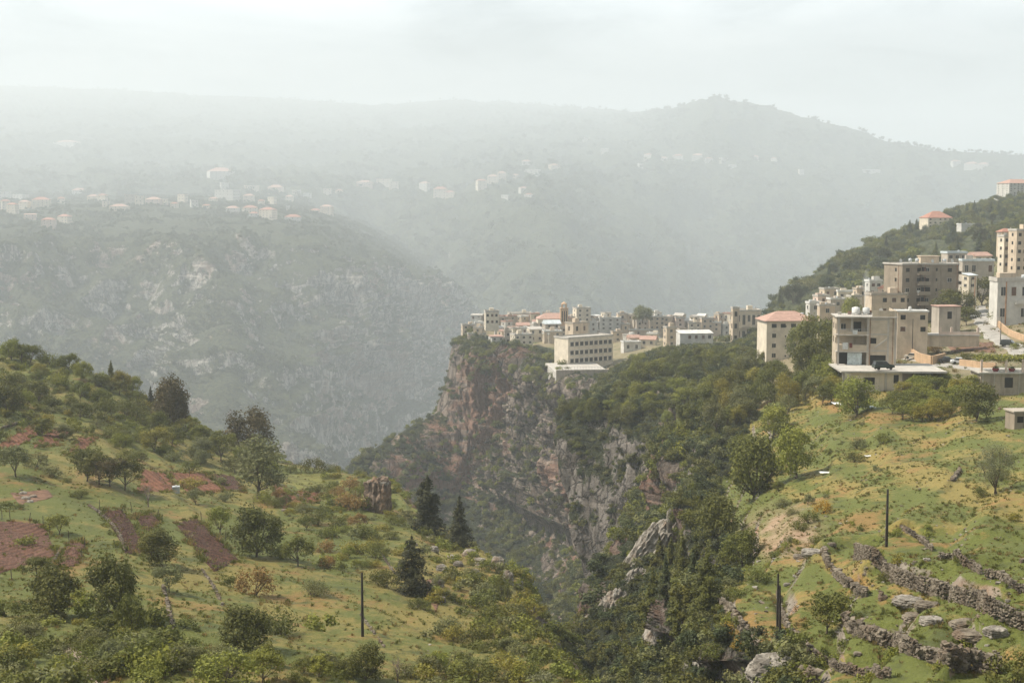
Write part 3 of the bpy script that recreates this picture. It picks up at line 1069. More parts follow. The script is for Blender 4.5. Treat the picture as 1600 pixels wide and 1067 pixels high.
def tpl_pine(seed):
    """umbrella pine: domed crown with a flat underside"""
    vr = np.random.default_rng(seed)
    K = 46
    an = vr.random(K) * 6.283
    rr = 0.46 * vr.random(K) ** 0.55
    z = 0.42 + (0.42 * np.sqrt(np.clip(1 - (rr / 0.5) ** 2, 0, 1))) * (0.35 + 0.65 * vr.random(K))
    cen = np.stack([np.cos(an) * rr, np.sin(an) * rr, z], axis=1)
    rad = 0.075 + 0.05 * vr.random(K)
    C, N, S, lv = clump_leaves(vr, cen, rad, 5200, 0.034, 0.8, 0.6, 0.3)
    crown = quads_mesh("crown", C, N, S, 0.35, LEAF['brown'], lv, vr)
    trunk = limbs(vr, 0.03, 0.3, cen[vr.choice(K, 10, replace=False)]).mesh("trunk", M_bark, True)
    return trunk, crown


def tpl_column(seed, rx=0.13):
    vr = np.random.default_rng(seed)
    K = 34
    z = 0.1 + 0.86 * vr.random(K)
    r0 = rx * np.sin(np.clip((z - 0.02) * 3.0, 0, 3.1)) ** 0.6 * 0.7
    an = vr.random(K) * 6.283
    cen = np.stack([np.cos(an) * r0, np.sin(an) * r0, z], axis=1)
    rad = rx * (0.45 + 0.3 * vr.random(K))
    C, N, S, lv = clump_leaves(vr, cen, rad, 1800, 0.035, 1.5, 0.2)
    crown = quads_mesh("crown", C, N, S, 0.5, LEAF['needle'], lv, vr)
    a = Acc()
    V, F = tube([[0, 0, -0.05], [0, 0, 0.4], [0, 0, 0.9]], [0.02, 0.014, 0.004], 6)
    a.add(V, F)
    return a.mesh("trunk", M_bark, True), crown


def tpl_bare(seed, leaves=0):
    vr = np.random.default_rng(seed)
    a = Acc()

    def grow(p, d, L_, r, lvl):
        e = p + d * L_
        m = (p + e) / 2 + vr.normal(size=3) * L_ * 0.06
        V, F = tube([p, m, e], [r, r * 0.8, r * 0.55], 5 if lvl < 2 else 3)
        a.add(V, F)
        if lvl >= 5:
            return
        for q in range(3 if lvl < 4 else 2):
            nd_ = d + vr.normal(size=3) * 0.52 + np.array([0, 0, 0.08])
            nd_ /= np.linalg.norm(nd_)
            grow(e, nd_, L_ * (0.66 + 0.15 * vr.random()), r * 0.56, lvl + 1)
    grow(np.array([0, 0, -0.03]), np.array([0.03, 0, 1.0]), 0.24, 0.026, 0)
    return a.mesh("trunk", M_bark2, True)


def far_crown(seed, n, leaf, rx=0.46, rz=0.4, cz=0.45, K=12, lump=0.2, mat='far', pointed=False):
    vr = np.random.default_rng(seed)
    if pointed:
        z = vr.random(K)
        r0 = 0.26 * (1 - z)
        an = vr.random(K) * 6.283
        cen = np.stack([np.cos(an) * r0 * 0.6, np.sin(an) * r0 * 0.6, z * 0.95 + 0.05], axis=1)
        rad = 0.05 + 0.16 * (1 - z)
    else:
        d = vr.normal(size=(K, 3))
        d /= np.linalg.norm(d, axis=1)[:, None]
        d[:, 2] = np.abs(d[:, 2]) * np.where(vr.random(K) < 0.3, -0.5, 1)
        cen = d * (0.3 + 0.6 * vr.random(K))[:, None] * np.array([rx, rx, rz]) + np.array([0, 0, cz])
        rad = lump * (0.6 + 0.8 * vr.random(K))
    C, N, S, lv = clump_leaves(vr, cen, rad, n, leaf, 0.85, 0.5)
    return quads_mesh("crown", C, N, S, 0.75, LEAF[mat], lv, vr)


# ------------------------------------------------------------------ scattered ground cover (stuff)
def make_collection(name, meshes):
    c = bpy.data.collections.new(name)
    for i, me in enumerate(meshes):
        o = bpy.data.objects.new(f"{name}_plant", me)
        c.objects.link(o)
    return c


def scatter_object(name, P, S, coll, nkinds, mat_hint=None, tilt=0.15, seed=1):
    """one stuff object: points with instances of the collection's plants"""
    r = np.random.default_rng(seed)
    n = len(P)
    me = bpy.data.meshes.new(name)
    me.vertices.add(n)
    me.vertices.foreach_set('co', np.ascontiguousarray(P, dtype=np.float32).ravel())
    a = me.attributes.new('sc', 'FLOAT_VECTOR', 'POINT')
    sv = np.stack([S * (0.85 + 0.3 * r.random(n)), S * (0.85 + 0.3 * r.random(n)), S * (0.75 + 0.4 * r.random(n))], axis=1)
    a.data.foreach_set('vector', sv.astype(np.float32).ravel())
    a = me.attributes.new('rt', 'FLOAT_VECTOR', 'POINT')
    rv = np.stack([tilt * r.normal(size=n), tilt * r.normal(size=n), r.random(n) * 6.283], axis=1)
    a.data.foreach_set('vector', rv.astype(np.float32).ravel())
    a = me.attributes.new('ki', 'INT', 'POINT')
    a.data.foreach_set('value', r.integers(0, nkinds, n).astype(np.int32))
    o = link(name, me)
    o['kind'] = 'stuff'
    ng = bpy.data.node_groups.new(name, 'GeometryNodeTree')
    ng.interface.new_socket('Geometry', in_out='INPUT', socket_type='NodeSocketGeometry')
    ng.interface.new_socket('Geometry', in_out='OUTPUT', socket_type='NodeSocketGeometry')
    gi = ng.nodes.new('NodeGroupInput')
    go = ng.nodes.new('NodeGroupOutput')
    m2p = ng.nodes.new('GeometryNodeMeshToPoints')
    iop = ng.nodes.new('GeometryNodeInstanceOnPoints')
    ci = ng.nodes.new('GeometryNodeCollectionInfo')
    ci.inputs['Collection'].default_value = coll
    ci.inputs['Separate Children'].default_value = True
    ci.inputs['Reset Children'].default_value = True
    iop.inputs['Pick Instance'].default_value = True
    for nm, ty, sk in (('sc', 'FLOAT_VECTOR', 'Scale'), ('ki', 'INT', 'Instance Index')):
        na = ng.nodes.new('GeometryNodeInputNamedAttribute')
        na.data_type = ty
        na.inputs['Name'].default_value = nm
        ng.links.new(na.outputs['Attribute'], iop.inputs[sk])
    na = ng.nodes.new('GeometryNodeInputNamedAttribute')
    na.data_type = 'FLOAT_VECTOR'
    na.inputs['Name'].default_value = 'rt'
    e2r = ng.nodes.new('FunctionNodeEulerToRotation')
    ng.links.new(na.outputs['Attribute'], e2r.inputs[0])
    ng.links.new(e2r.outputs[0], iop.inputs['Rotation'])
    ng.links.new(gi.outputs[0], m2p.inputs[0])
    ng.links.new(m2p.outputs[0], iop.inputs['Points'])
    ng.links.new(ci.outputs[0], iop.inputs['Instance'])
    ng.links.new(iop.outputs[0], go.inputs[0])
    md = o.modifiers.new('scatter', 'NODES')
    md.node_group = ng
    return o


def sample_sheet(V, n, dens, seed, margin=60):
    """random surface points of a sheet; dens(p, nrm) -> weight per cell"""
    r = np.random.default_rng(seed)
    nrm = normals_of(V)
    c = (V[:-1, :-1] + V[1:, 1:]) / 2
    A = np.linalg.norm(np.cross(V[1:, :-1] - V[:-1, :-1], V[:-1, 1:] - V[:-1, :-1]), axis=2)
    nn = nrm[:-1, :-1]
    w = A * dens(c, nn)
    u, v = proj(np.moveaxis(c, 2, 0))
    inside = (c[..., 1] > 30) & (u > -margin) & (u < 1600 + margin) & (v > -40) & (v < 1067 + 2.5 * margin)
    w = np.where(inside, np.clip(w, 0, None), 0).ravel()
    idx = r.choice(len(w), n, p=w / w.sum())
    i, j = np.unravel_index(idx, c.shape[:2])
    a, b = r.random(n)[:, None], r.random(n)[:, None]
    P = (V[i, j] * (1 - a) * (1 - b) + V[i + 1, j] * a * (1 - b) + V[i, j + 1] * (1 - a) * b + V[i + 1, j + 1] * a * b)
    return P, nn[i, j]


far_coll = make_collection("hillside_bush", [far_crown(900 + i, 150, 0.15, K=12 + i % 4) for i in range(6)])
mid_meshes = []
for i, mt in enumerate(['mid', 'dark', 'cool', 'mid', 'olive', 'dark', 'cool', 'bright']):
    mid_meshes.append(far_crown(950 + i, 560, 0.085, K=15, lump=0.17, mat=mt, rz=0.42 if i % 2 else 0.34))
mid_coll = make_collection("gorge_bush", mid_meshes)
rav_coll = make_collection("ravine_bush", [far_crown(1150 + i, 560, 0.085, K=15, lump=0.17, mat=mt, rz=0.44 if i % 2 else 0.34) for i, mt in enumerate(['dark', 'cool', 'needle', 'dark', 'mid', 'cool', 'dark', 'olive'])])


def clumpy(c, s, th=0.0, k=6.0):
    return np.clip(0.35 + k * (fbm(c / s, 4) - th), 0.02, 1)


def d_cliff(c, n):
    flat = sstep(0.12, 0.62, n[..., 2])
    u, v = proj(np.moveaxis(c, 2, 0))
    rim = np.exp(-(((u - 908) / 48) ** 2 + ((v - 592) / 16) ** 2))
    shade = 1 - 0.97 * rim + 2.2 * np.exp(-(((u - 1030) / 75) ** 2 + ((v - 760) / 130) ** 2))  # denser shrubs added to stand in for the shaded part of the cliff
    return ((0.03 + flat) * (0.22 + clumpy(c, 34.0, 0.0)) + 0.006) * shade + 0.10 * np.maximum(shade - 1, 0)


P, N_ = sample_sheet(VP[46:], 19000, d_cliff, 31)
r_ = np.random.default_rng(5)
S = 1.5 + 4.2 * r_.random(len(P)) ** 1.7
P = P - np.array([0, 0, 0.15]) * S[:, None]
scatter_object("gorge_undergrowth", P, S, mid_coll, 8, seed=5)

P, N_ = sample_sheet(VB[:i_t + 1, :jw + 8], 9000, lambda c, n: (0.1 + sstep(0.1, 0.6, n[..., 2])) * (0.4 + clumpy(c, 16.0, -0.05)), 32)
S = 0.9 + 2.7 * r_.random(len(P)) ** 1.6
scatter_object("ravine_undergrowth", P - np.array([0, 0, 0.2]), S, rav_coll, 8, seed=6)

P, N_ = sample_sheet(VL, 34000, lambda c, n: (0.05 + sstep(0.15, 0.6, n[..., 2])) * clumpy(c, 80.0, -0.03), 33)
S = 3.6 + 7.6 * r_.random(len(P)) ** 1.8
scatter_object("far_valley_scrub", P - np.array([0, 0, 0.4]), S, far_coll, 6, seed=7)

P, N_ = sample_sheet(VM[:, :], 15000, lambda c, n: (0.3 + sstep(0.3, 0.8, n[..., 2])) * clumpy(c, 260.0, -0.05) / (1 + (c[..., 1] / 4000.0) ** 2), 34)
S = 13.0 + 20.0 * r_.random(len(P)) ** 1.8
scatter_object("mountain_scrub", P - np.array([0, 0, 0.6]), S, far_coll, 6, seed=8)

P, N_ = sample_sheet(VB[i_t:, :], 6000, lambda c, n: (0.05 + sstep(0.4, 0.85, n[..., 2])) * clumpy(c, 70.0, 0.0), 35)
S = 2.0 + 5.5 * r_.random(len(P)) ** 1.8
scatter_object("shoulder_scrub", P - np.array([0, 0, 0.3]), S, mid_coll, 8, seed=9)

# near hills: weeds, tufts of straw and low bushes
def tuft(seed, n, mat, spread=0.5, h=1.0):
    r = np.random.default_rng(seed)
    an = r.random(n) * 6.283
    rr = spread * r.random(n) ** 0.5
    base = np.stack([np.cos(an) * rr, np.sin(an) * rr, np.zeros(n)], axis=1)
    tip = base * (1.3 + 0.5 * r.random(n))[:, None] + np.stack([r.normal(size=n) * 0.12, r.normal(size=n) * 0.12, h * (0.35 + 0.65 * r.random(n))], axis=1)
    sd = np.stack([-np.sin(an), np.cos(an), np.zeros(n)], axis=1) * (0.05 + 0.05 * r.random(n))[:, None]
    mid_ = (base + tip) / 2
    V = np.stack([base, mid_ + sd, tip, mid_ - sd], axis=1).reshape(-1, 3)
    me = mesh_from("tuft", V, np.arange(4 * n).reshape(n, 4), LEAF[mat])
    at = me.attributes.new('lv', 'FLOAT', 'FACE')
    at.data.foreach_set('value', r.random(n).astype(np.float32))
    return me


weed_coll = make_collection("meadow_weed", [tuft(1, 34, 'grass'), tuft(2, 30, 'grass', 0.6, 0.7), tuft(3, 30, 'straw', 0.5, 0.9), tuft(4, 36, 'grass', 0.6, 0.6),
                                            tuft(5, 28, 'straw', 0.7, 0.5), tuft(7, 30, 'grass', 0.8, 0.5),
                                            tuft(8, 30, 'olive', 0.7, 0.5)])


def near_w(c, n):
    D = np.maximum(c[..., 1], 60)
    return (0.15 + clumpy(c, 9.0, -0.02, 4.0)) * (130.0 / D) ** 1.1


P, N_ = sample_sheet(VA, 22000, near_w, 41)
S = 0.18 + 0.34 * r_.random(len(P)) ** 2.2
scatter_object("left_meadow_grass", P, S, weed_coll, 7, seed=10)
P, N_ = sample_sheet(VB[:i1 + 1, jw:], 12000, near_w, 42)
S = 0.16 + 0.30 * r_.random(len(P)) ** 2.2
scatter_object("right_meadow_grass", P, S, weed_coll, 7, seed=11)
P, N_ = sample_sheet(VB[i1:i_t, jw:], 5000, near_w, 43)
S = 0.3 + 0.9 * r_.random(len(P)) ** 2.2
scatter_object("village_weeds", P, S, weed_coll, 7, seed=12)
bush_coll = make_collection("low_bush", [far_crown(980 + i, 420, 0.085, K=14, rx=0.5, rz=0.26, cz=0.28, lump=0.17, mat=m) for i, m in
                                         enumerate(['mid', 'olive', 'bright', 'mid', 'yellow', 'bright'])])


def bushw(c, n):
    u, v = proj(np.moveaxis(c, 2, 0))
    up = (1 - sstep(640, 740, v)) * (u < 440) * 1.3             # the overgrown top of the slope
    low = sstep(930, 985, v) * (1 - sstep(240, 330, u)) * 2.4    # thicket at the bottom left
    rimw = sstep(0.35, 0.75, 1 - n[..., 2]) * 0.8
    edge = ((u > 660) & (v > 840)) * 1.2
    rust = np.exp(-(((u - 560) / 60) ** 2 + ((v - 790) / 40) ** 2)) * 2.0
    return (0.10 * clumpy(c, 14.0, 0.08, 5.0) + up + low + rimw + edge + rust) * (0.2 + clumpy(c, 10.0, 0.0, 4.0))


P, N_ = sample_sheet(VA, 4200, bushw, 44)
S = 1.0 + 2.7 * r_.random(len(P)) ** 1.7
scatter_object("left_slope_thicket", P - np.array([0, 0, 0.15]), S, bush_coll, 6, seed=13)
P, N_ = sample_sheet(VB[:i1 + 1, jw:], 520, lambda c, n: clumpy(c, 12.0, 0.12, 5.0) * (0.1 + 2.5 * sstep(0.2, 0.6, 1 - n[..., 2])), 45)
S = 0.5 + 1.2 * r_.random(len(P)) ** 2
scatter_object("right_slope_low_bushes", P - np.array([0, 0, 0.1]), S, bush_coll, 6, seed=14)
# ------------------------------------------------------------------ individual trees
TPL = {}
for i in range(4):
    TPL['broad%d' % i] = tpl_broad(100 + i, rx=0.50 - 0.03 * i, rz=0.43 + 0.01 * i, cz=0.49, n=5200, fork=0.12)
for i in range(4):
    TPL['fruit%d' % i] = tpl_fruit(120 + i)
for i in range(4):
    TPL['bush%d' % i] = tpl_shrub(140 + i)
TPL['tall0'] = tpl_broad(160, rx=0.30, rz=0.43, cz=0.54, K=40, n=3800, leaf=0.036, lump=0.12)
TPL['tall1'] = tpl_broad(161, rx=0.27, rz=0.44, cz=0.53, K=40, n=3800, leaf=0.036, lump=0.11)
TPL['willow0'] = tpl_broad(170, rx=0.34, rz=0.42, cz=0.56, K=46, n=5200, leaf=0.034, lump=0.12, asp=0.3, up=0.1)
TPL['conifer0'] = tpl_conifer(180, 0.26)
TPL['conifer1'] = tpl_conifer(181, 0.22, 15)
TPL['cedar0'] = tpl_conifer(182, 0.40, 13, 200, 0.06, 0.62, 0.12, 0.05)
TPL['fir0'] = tpl_conifer(183, 0.27, 20, 210, 0.14, 0.55, 0.2, 0.045)
TPL['pine0'] = tpl_pine(190)
TPL['pine1'] = tpl_pine(191)
TPL['cypress0'] = tpl_column(195, 0.13)
TPL['cypress1'] = tpl_column(196, 0.17)
TPL['bare0'] = (tpl_bare(200), None)
TPL['bare1'] = (tpl_bare(201), None)
KIND = dict(broad=('broadleaf_tree', 'tree', 'round crowned tree'), fruit=('fruit_tree', 'tree', 'low spreading fruit tree'),
            bush=('bush', 'bush', 'bush'), tall=('broadleaf_tree', 'tree', 'tall leafy tree'), willow=('willow_tree', 'tree', 'feathery tree'),
            conifer=('conifer', 'conifer', 'pointed conifer'), cedar=('cedar', 'conifer', 'broad cedar'), fir=('fir_tree', 'conifer', 'fir'),
            pine=('umbrella_pine', 'pine tree', 'umbrella pine'), cypress=('cypress', 'cypress', 'narrow cypress'), bare=('bare_tree', 'tree', 'leafless tree'))
TONE = dict(dark='dark green', mid='mid green', bright='bright green', yellow='yellow-green', gold='golden flowering', rust='rusty brown',
            silver='silvery', olive='grey-green', cool='deep green', needle='almost black', brown='brownish', twig='bare brown')
PLACES = [
    (275, 763, "the metal water tank"), (566, 930, "the left slope's pole"), (48, 778, "the stone-filled pit"), (196, 822, "the dark narrow ploughed strip"),
    (325, 850, "the wide dark ploughed plot"), (35, 860, "the big round brown field"), (40, 680, "the uppermost red plot"), (132, 692, "the third red plot"),
    (590, 775, "the rock tower"), (360, 755, "the long red ploughed field"), (520, 745, "the small green meadow"), (240, 920, "the loose stone line"), (720, 960, "the left cliff rim"), (600, 840, "the rubble line above the fir"),
    (60, 1040, "the bottom left thicket"), (420, 1040, "the bottom edge near the left"), (760, 1050, "the bottom edge at the gorge"), (100, 570, "the left skyline"), (300, 700, "the left skyline dip"),
    (1215, 950, "the paired poles"), (1384, 805, "the single right pole"), (1235, 830, "the bare stony patch"), (1440, 920, "the layered boulder wall"), (1550, 890, "the short wall segments"),
    (1300, 1000, "the long curved terrace wall"), (1130, 960, "the edge of the lowest terrace"), (1045, 810, "the white rock pinnacle"), (980, 890, "the ribbed rock spur"), (1120, 700, "the grey gorge corner"),
    (1340, 635, "the white tarpaulins"), (1290, 736, "the overturned white sheet"), (1570, 720, "the little stone hut"), (1560, 600, "the house with the vine terrace"), (1390, 590, "the flat parking roof"),
    (1355, 530, "the unfinished concrete house"), (1230, 515, "the cream block with red roof"), (1450, 440, "the big brown apartment block"), (1480, 495, "the small square hut"), (1540, 500, "the village road"),
    (1575, 455, "the white house by the road"), (1580, 385, "the stacked upper flats"), (1465, 345, "the lone red-roofed villa"), (1580, 300, "the hilltop hotel"), (1250, 470, "the ridge foot"), (1340, 420, "the terraced ridge"),
    (1085, 530, "the long white house"), (1000, 530, "the pink-roofed house"), (915, 545, "the long school"), (910, 575, "the schoolyard wall"), (830, 540, "the cliff-edge house"), (768, 498, "the square fort-like tower"), (1150, 500, "the stacked balconies"),
    (950, 480, "the old town roofs"), (730, 560, "the tip of the promontory"), (1020, 600, "the wood under the town"), (1170, 600, "the wood by the cream block"),
]
_placed = []          # (root, base label, px)


def place_label(px, py, tall_px, kind, tone, used_size=None):
    base = KIND[kind][2]
    size = "tiny" if tall_px < 19 else "small" if tall_px < 30 else "medium" if tall_px < 48 else "large" if tall_px < 75 else "very large"
    best = min(PLACES, key=lambda q: (q[0] - px) ** 2 + 1.6 * (q[1] - (py - tall_px / 3)) ** 2)
    dx, dy = px - best[0], (py - tall_px / 3) - best[1]
    if abs(dx) > 1.3 * abs(dy):
        rel = "left of" if dx < 0 else "right of"
    else:
        rel = "above" if dy < 0 else "below"
    if math.hypot(dx, dy) < 14:
        rel = "right beside"
    tone_w = TONE[tone]
    if kind == 'bare':
        tone_w = 'brown'
    return f"{size} {tone_w} {base} {rel} {best[2]}"


def set_label(o, label, cat, group=None):
    o['label'] = label
    o['category'] = cat
    if group:
        o['group'] = group


def plant(px, py, hpx, kind, tone, wide=1.0, sheets=None, label=None, group=None, sink=0.25, loc=None, variant=None):
    """a tree standing on the ground seen at photo pixel (px, py), hpx photo pixels tall"""
    if loc is None:
        h = hit(px, py, sheets)
        if h is None:
            return None
        p = Vector(h[0])
    else:
        p = Vector(loc)
    H = hpx / FPX * p.y * 1.02
    vs_ = [k for k in TPL if k.rstrip('0123456789') == kind]
    key = vs_[variant % len(vs_)] if variant is not None else random.choice(vs_)
    trunk, crown = TPL[key]
    name, cat, _ = KIND[kind]
    root = bpy.data.objects.new(name, None)
    root.empty_display_size = 0.5
    COL.objects.link(root)
    root.location = p - Vector((0, 0, sink))
    root.rotation_euler = (0, 0, random.random() * 6.283)
    lab = label or place_label(px, py, hpx, kind, tone)
    set_label(root, lab, cat, group)
    _placed.append([root, lab, px, label is not None])
    o = link("branches" if kind == 'bare' else ("stem" if kind == 'bush' else "trunk"), trunk, root)
    o.scale = (H, H, H)
    if crown:
        c = link("foliage" if kind == 'bush' else "crown", crown, root)
        c.scale = (H * wide, H * wide, H)
        c.material_slots[0].link = 'OBJECT'
        c.material_slots[0].material = LEAF[tone]
    return root


ORD = ["leftmost", "second", "third", "fourth", "fifth", "sixth", "seventh", "eighth", "ninth", "tenth", "eleventh", "twelfth"]


def finish_labels():
    by = {}
    for q in _placed:
        by.setdefault(q[1], []).append(q)
    for lab, qs in by.items():
        if len(qs) < 2:
            continue
        qs.sort(key=lambda q: q[2])
        n = len(qs)
        for i, q in enumerate(qs):
            if n == 2:
                w = "the left one of two" if i == 0 else "the right one of two"
            elif i == 0:
                w = f"leftmost of {n}"
            elif i == n - 1:
                w = f"rightmost of {n}"
            else:
                w = f"{ORD[min(i, 11)]} from left"
            s_ = f"{lab}, {w}"
            for a_, b_ in ((" the one of", " of"), ("the left one of two", "left one"), ("the right one of two", "right one"), (" crowned", ""), (" spreading", ""), ("left slope's", "left"), (" of the ", " of "), (" by the ", " by "), (" with the ", " with ")):
                if len(s_.split()) > 16:
                    s_ = s_.replace(a_, b_)
            q[0]['label'] = s_


LS = [S_A]
LEFT = """
12 648 58 broad dark|18 562 36 broad bright|48 566 30 broad mid|80 573 30 bush mid|107 577 28 broad mid|130 592 30 broad bright|155 602 28 bush mid|174 598 36 conifer dark
190 608 32 broad yellow|207 613 28 broad bright|26 602 28 bush dark|62 632 42 fruit dark|76 637 30 bush dark|125 626 34 fruit mid|112 634 24 bush dark|125 656 32 fruit dark
164 654 36 fruit mid|196 656 36 fruit mid|160 604 24 bush dark|213 609 26 conifer dark|196 616 22 conifer dark|265 664 80 broad brown 0.85|236 636 34 conifer needle|249 678 40 broad mid
225 663 30 bush mid|310 692 30 broad bright|288 680 32 fruit yellow|282 664 54 broad brown 0.7|178 688 36 bush mid|152 668 20 bush olive|214 690 24 bush mid|312 722 46 broad olive|345 720 50 fruit mid
364 738 34 bush olive|388 706 76 broad brown 1.0|404 778 104 tall olive 1.25|25 745 56 fruit olive|55 730 34 bush olive|136 752 58 fruit dark|155 757 58 fruit dark|195 766 58 fruit dark
172 760 52 fruit brown|82 744 26 bush olive|104 753 14 bush mid|124 778 24 bush mid|232 792 54 bare twig|300 762 28 bush yellow 1.3|306 788 30 fruit olive|350 783 24 bush olive|94 835 38 fruit bright
246 884 66 broad dark 1.1|264 926 52 fruit olive|84 966 92 broad dark 1.05|183 968 118 broad dark 0.8|57 906 44 fruit dark|206 996 76 broad mid 0.7|118 1012 44 bush dark|60 1024 48 bush mid|146 1032 46 fruit mid
172 1040 48 fruit olive|20 1040 50 bush mid|36 992 48 bush dark|96 1048 38 bush mid|12 962 44 bush mid|240 1012 30 bush dark|345 834 50 fruit bright 0.8|401 870 88 broad dark|396 930 60 bush rust 0.9
384 1018 84 broad dark 1.15|440 992 58 bush dark 1.0|350 1066 72 bush bright 1.2|312 1038 44 bush dark|410 1066 62 fruit bright 1.1|488 738 32 bush dark 1.1|456 738 20 bush mid|516 738 22 bush olive
536 730 40 conifer dark|560 740 30 bush mid|497 769 22 bush dark|518 764 20 bush mid|546 766 32 bush rust|545 796 40 bush rust 1.1|528 778 26 bush rust|496 820 38 bush dark 1.1|531 820 24 bush mid
565 840 36 bush mid 1.1|587 872 40 bush mid|411 786 28 bush bright|430 792 26 bush mid|466 884 56 fruit mid|441 872 36 bush mid|598 915 46 bush dark 0.8|644 926 94 cedar needle 1.0|668 838 98 fir needle|718 854 82 conifer needle 1.05
662 952 26 bush mid|702 990 44 bush olive|742 1006 46 bush dark|650 950 26 bush dark|754 928 32 bush olive|778 922 40 bush mid|770 968 44 bush mid|800 962 34 bush olive|783 936 46 cypress dark|793 948 40 cypress dark
818 964 54 bush yellow 0.8|572 1062 66 broad dark|622 1066 62 bare twig|672 1058 44 fruit olive|740 1067 58 bush dark 1.2|788 1062 54 bush yellow 1.2|834 1060 46 bush mid|850 1072 40 bush silver 1.1|490 930 40 bush olive
508 862 30 bush rust|512 886 28 bush rust|470 800 24 bush olive|600 800 26 bush yellow|612 842 22 bush mid|736 900 26 bush olive|760 892 28 bush mid|700 934 24 bush olive|560 775 24 bush mid|575 762 22 bush mid
222 640 26 bush yellow|250 612 22 bush mid|90 600 28 bush bright|60 592 26 bush mid|140 618 26 bush yellow|10 600 36 bush mid|34 566 34 fruit mid|330 706 26 bush yellow|378 716 24 bush bright|270 720 26 bush olive|300 735 26 bush mid"""
for ln in LEFT.strip().split('\n'):
    for it in ln.split('|'):
        a = it.split()
        plant(int(a[0]), int(a[1]), int(a[2]), a[3], a[4], float(a[5]) if len(a) > 5 else 1.0, LS)

RIGHT = """
1337 652 66 broad bright 1.05|1525 658 64 broad dark 1.05|1243 748 86 broad bright 0.85|1208 684 54 broad bright 1.15|1178 782 112 broad mid 0.8|1160 724 52 broad mid|1206 742 50 bush mid|1295 613 52 broad bright 1.0
1556 772 88 willow silver 0.85|1337 722 26 bush dark|1378 693 26 bush mid|1340 700 26 bush olive|1285 802 32 bush gold 0.8|1265 816 28 bush mid|1126 852 86 broad dark 0.95|1160 884 64 broad mid 1.05|1182 908 34 bush mid 1.2
1150 934 32 bush mid|1056 862 36 bush dark|1030 836 22 bush mid|1104 962 112 cedar dark 0.8|1291 990 76 fruit mid 1.0|1588 1072 84 bush dark 1.0|1141 988 28 bush gold|1156 1012 24 bush gold|1222 792 26 bush olive
1247 827 26 bush mid|1236 804 20 bush olive|1276 848 24 bush mid|1095 1034 40 bush dark 1.2|1078 1050 44 bush dark 1.2|1112 1024 36 bush mid 1.1|1128 1046 34 bush dark 1.1|1068 1026 36 fruit dark 1.1|1098 1062 40 bush cool 1.1|1216 768 22 fruit mid|1262 788 22 fruit olive|1232 846 18 bush olive|1386 908 26 bush dark|1416 948 22 bush gold|1534 776 26 bush dark|1560 750 30 bush mid
1276 566 78 broad mid 0.8|1262 590 70 broad dark 0.85|1302 580 72 broad dark 0.8|1287 604 54 broad mid|1299 550 54 cypress needle|1328 508 46 broad bright 0.9|1318 540 40 broad mid|1252 560 56 broad mid 0.8
1495 500 52 broad dark 1.0|1534 478 50 broad dark 1.0|1510 508 34 fruit dark 1.2|1467 486 26 broad dark|1434 508 28 bush mid|1590 500 36 bush dark|1562 506 34 bush mid|1536 460 36 broad mid|1590 400 32 broad mid|1552 408 36 broad dark
1450 548 20 bush bright|1462 550 20 bush rust|1456 566 14 bush dark|1512 562 20 bush dark|1530 572 18 bush mid|1586 546 16 bush bright|1572 540 14 bush yellow|1425 520 16 bush bright|1440 522 16 bush bright
1030 900 66 conifer dark|1048 905 70 conifer dark|1066 902 72 conifer dark|1040 930 68 conifer cool|1062 940 70 conifer dark|1020 940 58 conifer dark|1082 930 76 conifer cool|1076 970 66 conifer dark|1050 975 60 conifer cool"""
RS = [S_B1, S_B2, S_B3, S_P, S_B4]
for ln in RIGHT.strip().split('\n'):
    for it in ln.split('|'):
        a = it.split()
        plant(int(a[0]), int(a[1]), int(a[2]), a[3], a[4], float(a[5]) if len(a) > 5 else 1.0, RS)

# the orchard below the parking roof: rows of young trees
orng = random.Random(3)
k = 0
for row, (yb, x0, x1) in enumerate([(592, 1440, 1532), (606, 1420, 1530), (620, 1402, 1524), (634, 1392, 1512), (648, 1384, 1500), (660, 1400, 1480)]):
    n = 7 if row < 4 else 5
    for i in range(n):
        px = x0 + (x1 - x0) * (i + 0.5) / n + orng.uniform(-4, 4)
        py = yb + orng.uniform(-4, 4) + (px - x0) * -0.02
        rown = ["back", "second", "third", "fourth", "fifth", "front"][row]
        plant(px, py, orng.uniform(27, 36), 'fruit' if orng.random() < 0.6 else 'broad', orng.choice(['bright', 'mid', 'bright', 'yellow']), 1.1, [S_B1],
              label=f"young orchard tree in the {rown} row below the parking roof, {ORD[i] if i else 'leftmost'}{' from the left' if i else ''}",
              group="orchard trees below the parking roof")

# the wood clinging to the rim under the town
wr = np.random.default_rng(77)


def belt(n, poly_x, poly_ylo, poly_yhi, hrange, tones, kinds, sheets, group):
    """poly_x: px stops; ylo/yhi: band of base pixels at those stops"""
    pts = []
    tries = 0
    while len(pts) < n and tries < n * 40:
        tries += 1
        px = wr.uniform(poly_x[0], poly_x[-1])
        lo, hi = np.interp(px, poly_x, poly_ylo), np.interp(px, poly_x, poly_yhi)
        py = wr.uniform(lo, hi)
        if any((px - a) ** 2 + 1.8 * (py - b) ** 2 < 110 for a, b in pts):
            continue
        pts.append((px, py))
    for px, py in sorted(pts, key=lambda q: q[1]):
        kind = kinds[wr.integers(len(kinds))]
        tone = tones[wr.integers(len(tones))]
        h = wr.uniform(*hrange) * (0.85 + 0.3 * (py - min(poly_ylo)) / 100)
        plant(px, py, h, kind, tone, wr.uniform(0.9, 1.2), sheets, group=group)


